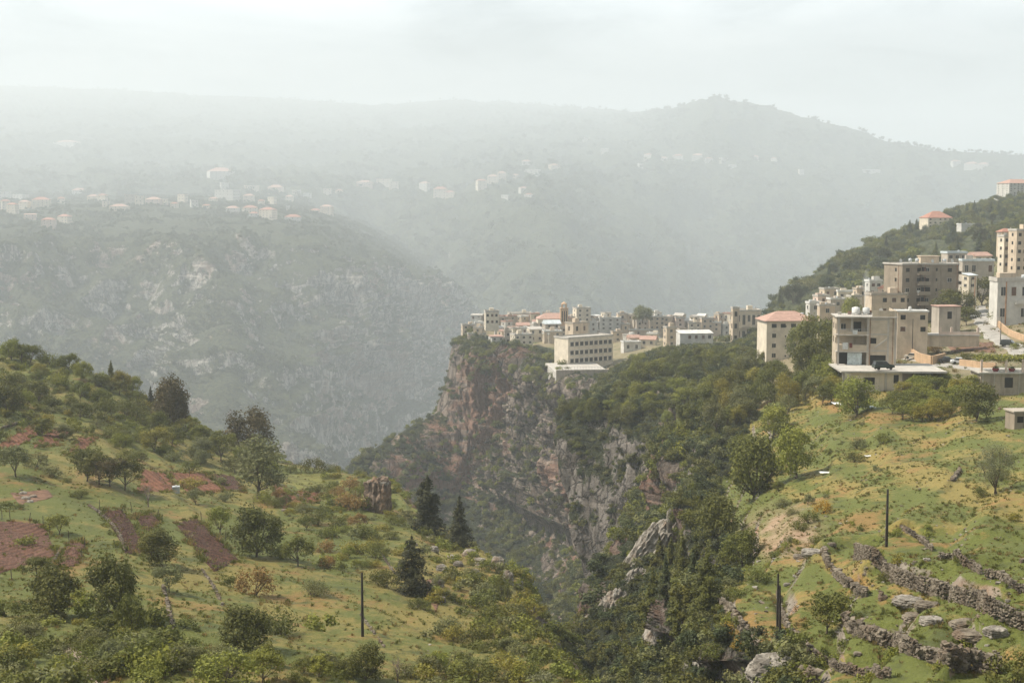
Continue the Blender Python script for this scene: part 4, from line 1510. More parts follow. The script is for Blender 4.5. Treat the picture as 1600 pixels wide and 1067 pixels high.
belt(14, [745, 770, 800, 860], [572, 574, 578, 592], [588, 590, 598, 610], (13, 22), ['mid', 'dark', 'olive', 'bright'], ['broad', 'fruit', 'bush'], [S_P, S_Q], "small trees on the cliff edge under the old town")
belt(50, [850, 900, 950, 1010, 1060, 1115], [622, 640, 640, 610, 600, 602], [644, 660, 662, 664, 668, 668], (20, 34),
     ['mid', 'dark', 'cool', 'mid', 'olive', 'bright'], ['broad', 'broad', 'tall', 'fruit'], [S_P, S_Q, S_B3], "trees of the wood under the town")
belt(26, [950, 1010, 1060, 1120, 1180], [578, 572, 566, 560, 566], [604, 600, 600, 600, 604], (22, 36),
     ['mid', 'dark', 'mid', 'bright'], ['broad', 'broad', 'tall'], [S_Q, S_P, S_B3, S_B2], "trees of the wood under the town")
belt(44, [1110, 1150, 1200, 1250, 1305], [610, 584, 580, 596, 612], [680, 672, 656, 646, 640], (30, 48),
     ['mid', 'dark', 'dark', 'mid', 'yellow', 'olive'], ['broad', 'tall', 'tall', 'cypress', 'fruit'], [S_B3, S_B2, S_B1, S_P], "trees of the wood by the cream block")
belt(36, [0, 90, 180, 260, 340, 425], [566, 580, 606, 640, 690, 715], [670, 690, 720, 730, 735, 745], (17, 34), ['mid', 'bright', 'yellow', 'olive', 'mid', 'dark'], ['bush', 'fruit', 'broad', 'bush'], LS, "trees and bushes of the left slope")
belt(24, [0, 120, 240, 330], [955, 985, 1000, 1040], [1062, 1064, 1064, 1066], (26, 48), ['mid', 'olive', 'bright', 'dark'], ['bush', 'fruit', 'bush'], LS, "trees and bushes of the left slope")
belt(22, [430, 520, 600, 640], [756, 770, 800, 830], [790, 880, 900, 905], (14, 28), ['mid', 'rust', 'olive', 'yellow', 'bright'], ['bush', 'bush', 'fruit'], LS, "trees and bushes of the left slope")
belt(22, [670, 740, 830], [900, 905, 960], [980, 1030, 1050], (16, 34), ['mid', 'olive', 'yellow', 'dark'], ['bush', 'bush', 'fruit'], LS, "trees and bushes of the left slope")
belt(18, [330, 480, 640, 850], [1020, 1040, 1050, 1052], [1066, 1068, 1068, 1068], (30, 52), ['mid', 'olive', 'bright', 'dark'], ['bush', 'fruit', 'bush'], LS, "trees and bushes of the left slope")
belt(12, [1115, 1180, 1205], [556, 552, 560], [574, 566, 578], (18, 26), ['mid', 'dark', 'bright'], ['broad', 'fruit'], [S_B2, S_B3, S_Q], "trees of the wood by the cream block")
belt(46, [1215, 1280, 1370, 1440, 1500, 1600], [478, 438, 392, 362, 330, 322], [486, 462, 428, 412, 396, 380], (12, 26),
     ['cool', 'dark', 'cool', 'mid', 'olive', 'needle'], ['broad', 'broad', 'tall', 'conifer', 'bush'], [S_B4, S_B2], "trees on the ridge above the village")
plant(1004, 503, 28, 'broad', 'olive', 1.35, loc=W(1004, 503, 880), label="lone wide olive-green tree rising above the old town roofs")
for px, py, hp in ((1432, 368, 26), (1421, 374, 30), (1412, 378, 24), (1368, 392, 14), (1498, 352, 26), (1510, 345, 24), (1522, 340, 26), (1548, 338, 22), (1560, 336, 20), (1488, 378, 32), (1530, 396, 34), (1545, 392, 30), (1496, 400, 26)):
    plant(px, py, hp, 'conifer', 'cool', 1.25, [S_B4, S_B2], group="trees on the ridge above the village")
# ------------------------------------------------------------------ stone, soil, roads
def mat_simple(name, c, amt=0.25, scale=0.6, rough=0.9, bump=0.0):
    k = MT(name)
    k.vary(c, amt, scale)
    k.b.inputs['Roughness'].default_value = rough
    if bump:
        k.bump(k.noise(scale * 6, 5, 0.7), 0.7, bump)
    return k.m


def mat_stone(name, a, b, warm):
    k = MT(name)
    n = k.noise(0.9, 6, 0.7)
    f = k.noise(5.0, 5, 0.7)
    st = k.noise(1.4, 5, 0.65, vec=k.scaled(k.pos(), (1, 1, 0.3)))
    c = k.mix(k.ramp(n, 0.38, 0.62), a, b)
    c = k.mix(k.math('MULTIPLY', k.ramp(k.noise(0.35, 4, 0.6), 0.5, 0.66), 0.7), c, warm)
    c = k.mix(k.math('MULTIPLY', k.ramp(st, 0.54, 0.7), 0.6), c, tuple(x * 0.35 for x in a))
    c = k.mix(k.ramp(f, 0.3, 0.7), k.mix(0.25, c, tuple(x * 0.5 for x in a)), c)
    k.color(c)
    k.bump(k.math('ADD', n, k.math('MULTIPLY', f, 0.5)), 0.8, 0.25)
    return k.m


M_stone = mat_stone("field_stone", (0.10, 0.080, 0.058), (0.27, 0.228, 0.175), (0.17, 0.115, 0.075))
M_pale = mat_stone("limestone", (0.16, 0.14, 0.115), (0.40, 0.365, 0.315), (0.25, 0.17, 0.11))
M_tower = mat_stone("brown_rock", (0.12, 0.09, 0.07), (0.26, 0.19, 0.14), (0.24, 0.15, 0.09))


def ico(sub):
    import bmesh
    bm = bmesh.new()
    bmesh.ops.create_icosphere(bm, subdivisions=sub, radius=1.0)
    V = np.array([v.co[:] for v in bm.verts])
    F = np.array([[v.index for v in f.verts] for f in bm.faces])
    bm.free()
    return V, F


ICO1, ICO2, ICO4 = ico(1), ico(2), ico(5)
STONES = []
for i in range(8):
    vr = np.random.default_rng(300 + i)
    V = ICO2[0] if i < 0 else ICO1[0]
    B = np.clip(V * 1.35, -0.85, 0.85)
    STONES.append((B * (1 + 0.22 * vr.normal(size=(len(B), 1))), ICO1[1]))


def rotz_m(a):
    c, s = math.cos(a), math.sin(a)
    return np.array([[c, -s, 0], [s, c, 0], [0, 0, 1]])


def rnd_rot(vr, tilt=0.4):
    e = Matrix.Rotation(vr.random() * 6.283, 3, 'Z') @ Matrix.Rotation(vr.normal() * tilt, 3, 'X') @ Matrix.Rotation(vr.normal() * tilt, 3, 'Y')
    return np.array(e)


def path_world(pts, sheets, step=0.4):
    out = []
    for (x0, y0), (x1, y1) in zip(pts[:-1], pts[1:]):
        n = max(2, int(math.hypot(x1 - x0, y1 - y0) / 2.0))
        for i in range(n):
            t = i / n
            h = hit(x0 + (x1 - x0) * t, y0 + (y1 - y0) * t, sheets)
            if h:
                out.append(np.array(h[0]))
    h = hit(*pts[-1], sheets)
    if h:
        out.append(np.array(h[0]))
    P = np.array(out)
    # smooth out jumps between terrace steps
    for _ in range(2):
        P[1:-1] = (P[:-2] + 2 * P[1:-1] + P[2:]) / 4
    seg = np.linalg.norm(np.diff(P, axis=0), axis=1)
    s = np.concatenate([[0], np.cumsum(seg)])
    m = max(2, int(s[-1] / step))
    t = np.linspace(0, s[-1], m)
    return np.stack([np.interp(t, s, P[:, k]) for k in range(3)], axis=1)


def stone_wall(pts, height, stone, label, sheets, seed, thick=0.8, gap=0.0, name="stone_wall", boulders=0.0):
    height, stone = height * 0.68, stone * 0.56
    vr = np.random.default_rng(seed)
    P = path_world(pts, sheets, stone * 0.9)
    a = Acc()
    nc = max(1, int(height / (stone * 0.72)))
    und = fbm(P / 4.0 + seed, 3)
    for i, p in enumerate(P):
        if gap and und[i] > 0.33 - gap:
            continue
        hk = nc * (0.95 + 0.4 * und[i])
        g = down(p[0], p[1], sheets)
        z0 = (g.z if g is not None else p[2]) - 0.35
        for c in range(int(nc * 1.5) + 1):
            if c > hk + 0.6:
                break
            for th in (-1, 1):
                if vr.random() < 0.05:
                    continue
                s = stone * (0.6 + 0.75 * vr.random()) * (1.0 + (boulders if vr.random() < 0.15 else 0))
                q = p + vr.normal(size=3) * stone * 0.15
                V, F = STONES[vr.integers(8)]
                R_ = rnd_rot(vr, 0.25)
                V2 = (V * np.array([0.62, 0.5, 0.42]) * s) @ R_.T
                a.add(V2 + np.array([q[0], q[1] + th * thick * 0.25, z0 + (c + 0.5) * stone * 0.72 + vr.normal() * 0.05]), F)
    o = link(name, a.mesh(name, M_stone))
    set_label(o, label, "stone wall", "dry stone terrace walls")
    return o


RB = [S_B1]
stone_wall(WALLS['lowest'], 1.5, 0.5, "rough stone wall edging the lowest terrace above the ravine, path on its top", RB, 1, boulders=0.8)
stone_wall(WALLS['poles'], 1.3, 0.42, "long stone wall curving down behind the paired poles", RB, 2)
stone_wall(WALLS['broken'], 1.3, 0.5, "broken boulder wall running down to the tall layered rocks", RB, 3, gap=0.05, boulders=0.9)
stone_wall(WALLS['tallest'], 2.4, 0.42, "tallest and longest stone wall, above the layered boulders", RB, 4)
stone_wall(WALLS['tree'], 1.9, 0.45, "stone wall running right from the tree on the lower terrace", RB, 5, boulders=0.9)
stone_wall(WALLS['short'], 1.1, 0.45, "short low stone wall right of the single pole", RB, 6, boulders=0.4)
stone_wall(WALLS['upleft'], 1.4, 0.42, "left of the two short wall pieces high on the green terrace", RB, 7)
stone_wall(WALLS['upright'], 1.4, 0.42, "right of the two short wall pieces, reaching the picture's right edge", RB, 8)
stone_wall(WALLS['high'], 0.9, 0.5, "small heap of wall stones left of the silvery tree", RB, 9)
RA = [S_A]
stone_wall([(139, 790), (157, 803), (178, 823), (189, 841), (196, 862)], 0.8, 0.38, "loose stone wall along the left edge of the dark ploughed strip", RA, 11)
stone_wall([(255, 918), (260, 935), (263, 950), (266, 968), (273, 988)], 0.8, 0.4, "crumbling line of stones down the slope below the small tree", RA, 12, gap=0.1)
stone_wall([(312, 886), (326, 905), (338, 925), (347, 946)], 0.7, 0.4, "crumbling line of stones below the wide ploughed plot", RA, 13, gap=0.12)
stone_wall([(96, 858), (88, 872), (76, 890)], 0.9, 0.4, "grassy stone wall beside the big brown field", RA, 14)
stone_wall([(0, 672), (28, 662), (62, 650)], 1.0, 0.4, "grassy stone wall above the uppermost red plot", RA, 15)
stone_wall([(588, 850), (600, 872), (612, 890), (628, 905)], 0.6, 0.42, "scattered rubble line on the grass left of the broad cedar", RA, 16, gap=0.15)
stone_wall([(440, 758), (462, 772), (478, 782)], 0.7, 0.35, "low stone edge between the two red plots by the meadow", RA, 17)
stone_wall([(560, 955), (585, 990), (600, 1010)], 0.5, 0.36, "thin line of stones right of the left slope's pole", RA, 18, gap=0.12)


def boulder(px, py, w, h, label, sheets, seed, mat=None, group=None, ribs=0.0, lean=0.0, depth=0.8, name="boulder", cat="boulder", rough=0.16, dz=0.35, sq=0.0, D=None):
    """one irregular rock, w x h in photo pixels at its base point"""
    hh = hit(px, py, sheets)
    if hh is None:
        return
    p = np.array(hh[0]) if D is None else W(px, py, D)
    k = p[1] / FPX
    V, F = ICO4
    U = V.copy()
    if sq:
        m = np.max(np.abs(U), axis=1, keepdims=True)
        U = U * (1 - sq) + U / m * sq * 0.85
    q = U * np.array([1.0, 1.0, 1.0]) + seed * 3.1
    d = rough * 1.8 * fbm(q * 0.9, 3) + rough * 0.9 * ridged(q * 2.1, 3) + 0.035 * fbm(q * 9.0, 3)
    # bedding planes and vertical flutes
    d += 0.05 * sstep(0.3, 0.7, np.abs(((q[:, 2] * 2.4 + 0.3 * q[:, 0]) % 1.0) - 0.5) * 2)
    if ribs:
        d += ribs * (ridged(q * np.array([5.0, 5.0, 0.8]), 3) - 0.8)
    V2 = U * (1 + d)[:, None] * np.array([w * k / 2, w * k / 2 * depth, h * k / 2]) * 0.88
    V2[:, 0] += lean * V2[:, 2]
    a = random.Random(seed).uniform(-0.4, 0.4)
    V2 = V2 @ rotz_m(a).T
    me = mesh_from(name, V2, F, mat or M_stone, smooth=False)
    o = link(name, me, loc=(p[0], p[1], p[2] + h * k * (0.5 - dz)))
    set_label(o, label, cat, group)
    return o


GB = [
    (1420, 941, 62, 20, "long layered boulder under the tallest wall, upper left of its group"), (1448, 948, 48, 16, "flat pale boulder beside the long layered one under the tallest wall"),
    (1428, 968, 46, 20, "blocky boulder at the lower left of the layered group"), (1456, 972, 44, 18, "blocky boulder at the bottom middle of the layered group"),
    (1510, 978, 60, 18, "wide overhanging slab right of the layered group"), (1520, 996, 70, 20, "massive dark-bellied slab below the overhanging one"),
    (1556, 990, 44, 22, "rounded slab at the right end of the layered rocks"), (1414, 1018, 20, 22, "rounded grey boulder on the terrace wall by the tree"),
    (1455, 1030, 20, 18, "rounded grey boulder at the far end of the terrace wall"), (1448, 876, 14, 9, "single grey boulder on the open green terrace"),
    (1380, 936, 18, 14, "squat boulder at the right end of the broken wall"), (1350, 926, 22, 14, "squat boulder in the middle of the broken wall"),
    (1268, 866, 40, 16, "flat tilted slab at the foot of the stony patch"), (1252, 872, 30, 12, "low flat slab left of the tilted one at the stony patch"),
    (1598, 878, 12, 12, "pale rock at the picture's right edge above the short walls"), (1230, 914, 14, 7, "flat grey stone near the paired poles"),
    (1340, 1022, 16, 8, "flat stone on the grass below the terrace tree"), (1300, 852, 16, 9, "brown stone below the bare stony patch"),
]
for i, (x, y, w, h, lb) in enumerate(GB):
    boulder(x, y, w * 0.85, h * 0.85, lb, RB, 20 + i, M_stone if i % 3 else M_pale, "boulders on the right terraces", sq=0.45)
GL = [
    (684, 914, 20, 16, "white boulder right of the broad dark cedar"), (690, 892, 18, 16, "pointed white boulder above the one by the cedar"), (678, 862, 16, 14, "pale rock below the tall dark fir"),
    (672, 844, 16, 10, "small pale rock at the fir's foot"), (705, 872, 14, 10, "pale rock between fir and slim conifer"), (734, 868, 24, 16, "grey rock on the cliff rim right of the slim conifer"),
    (748, 882, 22, 18, "white rock on the cliff rim, second right of the slim conifer"), (742, 896, 14, 12, "small white rock below the cliff-rim rocks"), (778, 888, 22, 30, "white crag at the crest of the left cliff rim"),
    (794, 912, 18, 34, "narrow white crag below the crest on the left cliff rim"), (690, 940, 14, 14, "pale rock under the broad cedar's right side"), (814, 984, 14, 30, "pale rock face under the yellow-green rim bush"),
    (648, 852, 10, 7, "small stone left of the tall fir"), (40, 780, 14, 8, "largest pale stone of the heap in the pit"), (52, 777, 12, 7, "pale stone at the right of the heap in the pit"), (36, 772, 12, 7, "pale stone at the back of the heap in the pit"),
    (47, 785, 10, 6, "pale stone at the front of the heap in the pit"), (444, 798, 10, 5, "white stone on the red plot by the feathery tree"), (716, 884, 16, 12, "tan rock on the bank above the left cliff rim"),
]
for i, (x, y, w, h, lb) in enumerate(GL):
    boulder(x, y, w, h, lb, RA, 60 + i, M_pale, "rocks on the left slope", sq=0.3)
_tw = hit(588, 800, RA)
_td = _tw[0].y if _tw is not None and _tw[0].y < 340 else 285
boulder(591, 806, 40, 60, "brown rock tower with a pale cap standing out of the left slope", RA, 91, M_tower, sq=0.45, ribs=0.12, rough=0.24, depth=0.9, name="rock_tower", cat="rock", dz=0.02, D=_td)
boulder(591, 755, 38, 7, "flat pale capstone lying on the brown rock tower", RA, 92, M_pale, sq=0.5, D=_td, name="capstone", cat="rock", dz=0.3)
print('tower', _td)
GR = [
    (1010, 925, 62, 118, "tall ribbed grey rock spur leaning over the gorge", 0.22, 0.5, 246), (952, 985, 46, 70, "lower ribbed rock below the tall grey spur", 0.18, 0.5, 228), (978, 958, 36, 74, "middle ribbed rock between the tall spur and the lower one", 0.18, 0.45, 234),
    (930, 985, 34, 34, "small pale crag at the spur's lower end", 0.04, 0.3, 232), (1045, 1010, 60, 90, "broad grey crag among the ravine conifers", 0.05, 0.45, 178), (1012, 1050, 40, 60, "dark crag left of the broad grey one in the ravine", 0.05, 0.2, 182),
    (1022, 975, 26, 36, "pale knob above the broad crag in the ravine", 0.04, 0.2, 196), (980, 1020, 30, 30, "pale knob at the ravine's lower left", 0.04, 0.3, 205), (950, 1046, 44, 26, "pale rock at the bottom of the ravine", 0.03, 0.3, 205),
    (1110, 1050, 50, 60, "pale cracked crag under the lowest terrace wall", 0.05, 0.2, 140), (1082, 1062, 30, 40, "tan crag beside the cracked one at the bottom edge", 0.04, 0.2, 145), (1210, 1066, 78, 50, "big streaked pale rock at the bottom under the lowest wall", 0.05, 0.1, 107),
    (1158, 1030, 50, 44, "pale rubble-like rock under the lowest terrace wall", 0.07, 0.1, 132), (1046, 826, 9, 34, "slim white rock pinnacle standing alone above the gorge", 0.05, 0.0, 240), (1062, 828, 30, 14, "low pale rock right of the pinnacle", 0.04, 0.1, 266),
]
for i, (x, y, w, h, lb, rb, ln, D) in enumerate(GR):
    boulder(x, y, w, h, lb, [S_B3, S_P, S_B1], 120 + i, M_pale if i < 15 else M_stone, "crags of the ravine", ribs=rb, lean=ln, name="crag", cat="rock crag", rough=0.2, dz=0.10, D=D, sq=0.2)

# loose stones as ground cover
stone_coll = make_collection("field_pebble", [mesh_from("pebble", S_[0] * np.array([0.6, 0.5, 0.35]), S_[1], M_stone if i % 2 else M_pale) for i, S_ in enumerate(STONES)])
P, N_ = sample_sheet(VB[:i1 + 1, jw:], 2600, lambda c, n: clumpy(c, 7.0, 0.1, 5.0) * (0.15 + 2.0 * sstep(0.15, 0.5, 1 - n[..., 2])), 46)
scatter_object("right_slope_loose_stones", P, 0.10 + 0.38 * r_.random(len(P)) ** 3, stone_coll, 8, seed=20)
P, N_ = sample_sheet(VA, 2400, lambda c, n: clumpy(c, 7.0, 0.1, 5.0) * (0.15 + 2.0 * sstep(0.15, 0.5, 1 - n[..., 2])), 47)
scatter_object("left_slope_loose_stones", P, 0.10 + 0.42 * r_.random(len(P)) ** 3, stone_coll, 8, seed=21)


# ------------------------------------------------------------------ draped fields and roads
def mat_plough(name, a, b, direction, pitch=0.55):
    k = MT(name)
    dx, dy = math.cos(direction), math.sin(direction)
    sp = nd(k.t, 'ShaderNodeSeparateXYZ')
    k.L(k.pos(), sp.inputs[0])
    u = k.math('ADD', k.math('MULTIPLY', sp.outputs[0], dx), k.math('MULTIPLY', sp.outputs[1], dy))
    u = k.math('ADD', u, k.math('MULTIPLY', k.noise(0.35, 3, 0.6), 1.0))
    w = k.math('SINE', k.math('MULTIPLY', u, 6.283 / (pitch * 2)))
    n = k.noise(2.4, 6, 0.75)
    v = k.math('ADD', k.math('MULTIPLY', k.math('MULTIPLY', w, 0.11), 1.0), n)
    c = k.mix(k.ramp(v, 0.34, 0.70), a, b)
    c = k.mix(k.math('MULTIPLY', k.ramp(k.noise(0.25, 4, 0.6), 0.5, 0.7), 0.35), c, tuple(x * 1.5 for x in b))
    c = k.mix(k.math('MULTIPLY', k.ramp(k.noise(1.1, 5, 0.7), 0.62, 0.70), 0.6), c, (0.09, 0.10, 0.035))
    k.color(c)
    k.bump(v, 1.0, 0.35)
    return k.m


M_pl_dark = mat_plough("ploughed_soil_dark", (0.036, 0.016, 0.010), (0.100, 0.045, 0.028), 0.9)
M_pl_red = mat_plough("ploughed_soil_red", (0.12, 0.048, 0.027), (0.22, 0.098, 0.056), 0.5)
M_pl_brown = mat_plough("ploughed_soil_brown", (0.080, 0.038, 0.025), (0.18, 0.090, 0.058), -0.3)
M_soil = mat_simple("bare_red_soil", (0.17, 0.095, 0.06), 0.4, 0.8, bump=0.2)
M_path = mat_simple("dirt_path", (0.27, 0.21, 0.155), 0.25, 0.4, bump=0.1)
M_road = mat_simple("pale_road", (0.33, 0.31, 0.28), 0.18, 0.35, bump=0.03)
M_meadow = mat_simple("meadow_grass", (0.15, 0.145, 0.035), 0.35, 0.35, bump=0.2)


EDGE = []


def drape_quad(name, q, mat, sheets, n=46, lift=0.10, furrow=0.0, soft=2.0, seed=0):
    """patch of ground between four photo corners, laid on the terrain (edges slightly irregular)"""
    q = [np.array(c, float) for c in q]
    V = np.zeros((n, n, 3))
    vr = np.random.default_rng(seed + 1)
    for i in range(n):
        s = i / (n - 1)
        for j in range(n):
            t = j / (n - 1)
            e0 = soft * 3 * float(pnoise(np.array([s * 5, t * 5 + seed, 0.5])))
            p = (q[0] * (1 - t) + q[1] * t) * (1 - s) + (q[3] * (1 - t) + q[2] * t) * s
            h = hit(p[0] + e0, p[1] + e0 * 0.6, sheets)
            if h is None:
                h = hit(p[0], p[1])
            V[i, j] = h[0]
    V[..., 2] += lift
    for _ in range(1):
        V[1:-1, 1:-1] = (V[1:-1, 1:-1] * 2 + V[:-2, 1:-1] + V[2:, 1:-1]) / 4 + 0.0
    V[0, :, 2] -= lift * 2.5; V[-1, :, 2] -= lift * 2.5
    V[:, 0, 2] -= lift * 2.5; V[:, -1, 2] -= lift * 2.5
    if furrow:
        V[1:-1, 1:-1, 2] += furrow * vr.normal(size=(n - 2, n - 2)) + furrow * 1.2 * ((np.arange(n - 2) % 3 == 0) - 0.3)[None, :]
    me = mesh_from(name, V.reshape(-1, 3), grid_faces(n, n), mat, smooth=True)
    link(name, me)['kind'] = 'structure'
    if name == 'ploughed_field':
        EDGE.extend([V[0], V[-1], V[:, 0], V[:, -1]])


def ribbon(name, pts, width, mat, sheets, lift=0.12, step=2.0):
    P = path_world(pts, sheets, step)
    d = np.gradient(P, axis=0)
    d[:, 2] = 0
    d /= np.linalg.norm(d, axis=1)[:, None] + 1e-9
    s = np.stack([-d[:, 1], d[:, 0], 0 * d[:, 0]], axis=1)
    m = 7
    V = np.zeros((len(P), m, 3))
    for j in range(m):
        o = (j / (m - 1) - 0.5) * width
        for i in range(len(P)):
            w = o * (1 + 0.18 * math.sin(i * 0.7 + j))
            q = P[i] + s[i] * w
            g = down(q[0], q[1], sheets, P[i][2] + 25)
            V[i, j] = (q[0], q[1], (g.z if g is not None and abs(g.z - P[i][2]) < 6 else P[i][2]) + (lift if 0 < j < m - 1 else -0.05))
    me = mesh_from(name, V.reshape(-1, 3), grid_faces(len(P), m), mat, smooth=True)
    link(name, me)['kind'] = 'structure'


drape_quad("ploughed_field", [(-45, 811), (66, 818), (92, 866), (-45, 914)], M_pl_brown, RA, 60, furrow=0.05, seed=1)
drape_quad("ploughed_field", [(108, 848), (134, 845), (122, 884), (86, 888)], M_pl_brown, RA, 30, furrow=0.05, seed=2)
drape_quad("ploughed_field", [(160, 798), (190, 794), (240, 862), (198, 867)], M_pl_dark, RA, 44, furrow=0.07, seed=3)
drape_quad("ploughed_field", [(211, 807), (236, 800), (252, 818), (230, 832)], M_pl_dark, RA, 30, furrow=0.05, seed=4)
drape_quad("ploughed_field", [(272, 815), (309, 811), (376, 876), (334, 894)], M_pl_dark, RA, 50, furrow=0.07, seed=5)
drape_quad("ploughed_field", [(44, 662), (80, 660), (40, 695), (-14, 708)], M_pl_red, RA, 40, furrow=0.05, seed=6)
drape_quad("ploughed_field", [(74, 674), (116, 669), (90, 697), (50, 701)], M_pl_red, RA, 36, furrow=0.05, seed=7)
drape_quad("ploughed_field", [(126, 684), (153, 681), (140, 700), (104, 713)], M_pl_red, RA, 34, furrow=0.05, seed=8)
drape_quad("ploughed_field", [(222, 733), (258, 738), (280, 768), (214, 770)], M_pl_red, RA, 40, furrow=0.05, seed=9)
drape_quad("ploughed_field", [(264, 737), (318, 740), (352, 768), (296, 774)], M_pl_red, RA, 40, furrow=0.05, seed=10)
drape_quad("ploughed_field", [(322, 738), (366, 744), (384, 770), (356, 766)], M_pl_dark, RA, 34, furrow=0.05, seed=11)
drape_quad("ploughed_field", [(424, 752), (452, 768), (476, 788), (442, 796)], M_pl_red, RA, 34, furrow=0.05, seed=12)
drape_quad("ploughed_field", [(458, 767), (500, 770), (500, 784), (480, 786)], M_pl_red, RA, 30, furrow=0.05, seed=13)
_er = np.random.default_rng(12)
_pts = []
for e_ in EDGE:
    L_ = np.linalg.norm(np.diff(e_, axis=0), axis=1).sum()
    for _i in range(int(L_ * 2.0)):
        t_ = _er.random() * (len(e_) - 1)
        k_ = int(t_)
        q_ = e_[k_] + (e_[min(k_ + 1, len(e_) - 1)] - e_[k_]) * (t_ - k_)
        q_ = q_ + np.array([_er.normal() * 0.45, _er.normal() * 0.45, 0])
        if pnoise(np.array([q_[0] / 2.5, q_[1] / 2.5, 0.3])) < -0.12:
            continue
        g_ = down(q_[0], q_[1], RA, q_[2] + 20)
        if g_ is not None:
            _pts.append(tuple(g_))
scatter_object("field_edge_weeds", np.array(_pts), 0.3 + 0.65 * _er.random(len(_pts)) ** 1.5, weed_coll, 7, seed=33)
drape_quad("meadow", [(444, 742), (532, 738), (542, 758), (466, 766)], M_meadow, RA, 34, seed=14)
drape_quad("bare_soil", [(14, 770), (76, 765), (86, 777), (30, 789)], M_soil, RA, 26, lift=0.08, seed=15, soft=1.5)
drape_quad("bare_soil", [(664, 905), (690, 900), (684, 960), (668, 935)], M_soil, RA, 22, lift=0.08, seed=16, soft=1.5)
drape_quad("bare_soil", [(138, 1044), (180, 1046), (168, 1070), (122, 1070)], M_soil, RA, 22, lift=0.08, seed=17, soft=1.5)
drape_quad("bare_soil", [(1478, 534), (1554, 534), (1560, 552), (1484, 550)], M_soil, [S_B1, S_B2], 26, seed=18)
ribbon("dirt_path", [(100, 1010), (118, 1025), (142, 1040), (150, 1052), (140, 1070)], 1.6, M_path, RA, step=0.8)
#ribbon("dirt_path", [(1128, 944), (1150, 965), (1172, 990), (1196, 1020), (1225, 1040), (1262, 1055)], 1.5, M_path, RB, step=0.8)
ribbon("mountain_path", [(634, 652), (626, 668), (620, 686), (611, 694)], 3.5, M_path, [S_P])
ribbon("mountain_path", [(592, 716), (588, 726), (582, 736)], 4.0, M_path, [S_P])
ribbon("mountain_path", [(606, 752), (622, 766), (634, 778), (652, 786)], 3.0, M_path, [S_P])
ribbon("village_road", [(1526, 480), (1532, 488), (1536, 500), (1543, 514), (1556, 527), (1578, 540), (1604, 554)], 5.5, M_road, [S_B2, S_B1], 0.2)
ribbon("village_road", [(1408, 556), (1430, 560), (1470, 570), (1520, 576), (1560, 577), (1604, 580)], 5.0, M_road, [S_B2, S_B1], 0.2)


def fence_post(px, py, hpx, label, sheets, name="fence_post", cat="fence post", r=0.05, lean=0.0, group="fence posts around the fields", mat=None):
    h = hit(px, py, sheets)
    if h is None:
        return
    p = h[0]
    H = hpx / FPX * p.y
    rr = np.random.default_rng(int(px * 7 + py))
    V, F = tube([[0, 0, -0.3], [0.02 * H * rr.normal(), 0, H * 0.5], [lean * H, 0.01 * H, H]], [r * 1.1, r, r * 0.8], 7)
    n = len(V)
    a = Acc()
    a.add(V, F)
    cap = np.arange(n - 7, n)
    me = a.mesh(name, mat or M_bark, True)
    o = link(name, me, loc=p)
    set_label(o, label, cat, group)
    return o


FP = [(3, 812, "at the far left edge above the big brown field"), (16, 811, "second above the big brown field"), (47, 817, "third above the big brown field"), (68, 822, "fourth above the big brown field"),
      (78, 834, "at the corner of the big brown field"), (108, 845, "between the big and the narrow brown field"), (133, 856, "at the right of the narrow brown field, upper"), (128, 872, "at the right of the narrow brown field, lower"),
      (18, 906, "below the big brown field"), (156, 797, "at the top left of the dark strip"), (205, 800, "between the two dark strips"), (247, 812, "above the wide plot, left"), (315, 815, "above the wide plot, right"),
      (353, 845, "along the right side of the wide plot"), (250, 1000, "leaning beside the dark bush at the lower left"), (296, 745, "by the long red field, left"), (336, 748, "by the long red field, right")]
for x, y, w in FP:
    fence_post(x, y, 17 if y > 780 else 12, f"thin wooden fence post {w}", RA, lean=0.04 * ((x * 7) % 5 - 2))


def utility_pole(px, py, hpx, label, sheets, r=0.13, mat=None, lean=0.0, cross=False):
    h = hit(px, py, sheets)
    p = h[0]
    H = hpx / FPX * p.y
    root = bpy.data.objects.new("utility_pole", None)
    COL.objects.link(root)
    root.location = p
    set_label(root, label, "pole", "poles along the slopes")
    a = Acc()
    V, F = tube([[0, 0, -0.5], [0, 0, H * 0.5], [lean * H, 0, H]], [r * 1.2, r, r * 0.75], 10)
    a.add(V, F)
    link("pole_shaft", a.mesh("pole_shaft", mat or M_pole, True), root)
    a = Acc()
    V, F = tube([[lean * H, 0, H - 0.04], [lean * H, 0, H + 0.06]], [r * 0.9, r * 0.55], 10)
    a.add(V, F)
    if cross:
        V, F = tube([[lean * H - 0.9, 0, H * 0.94], [lean * H + 0.9, 0, H * 0.94]], [0.05, 0.05], 6)
        a.add(V, F)
    link("crossarm" if cross else "pole_cap", a.mesh("pole_cap", mat or M_pole), root)
    return root


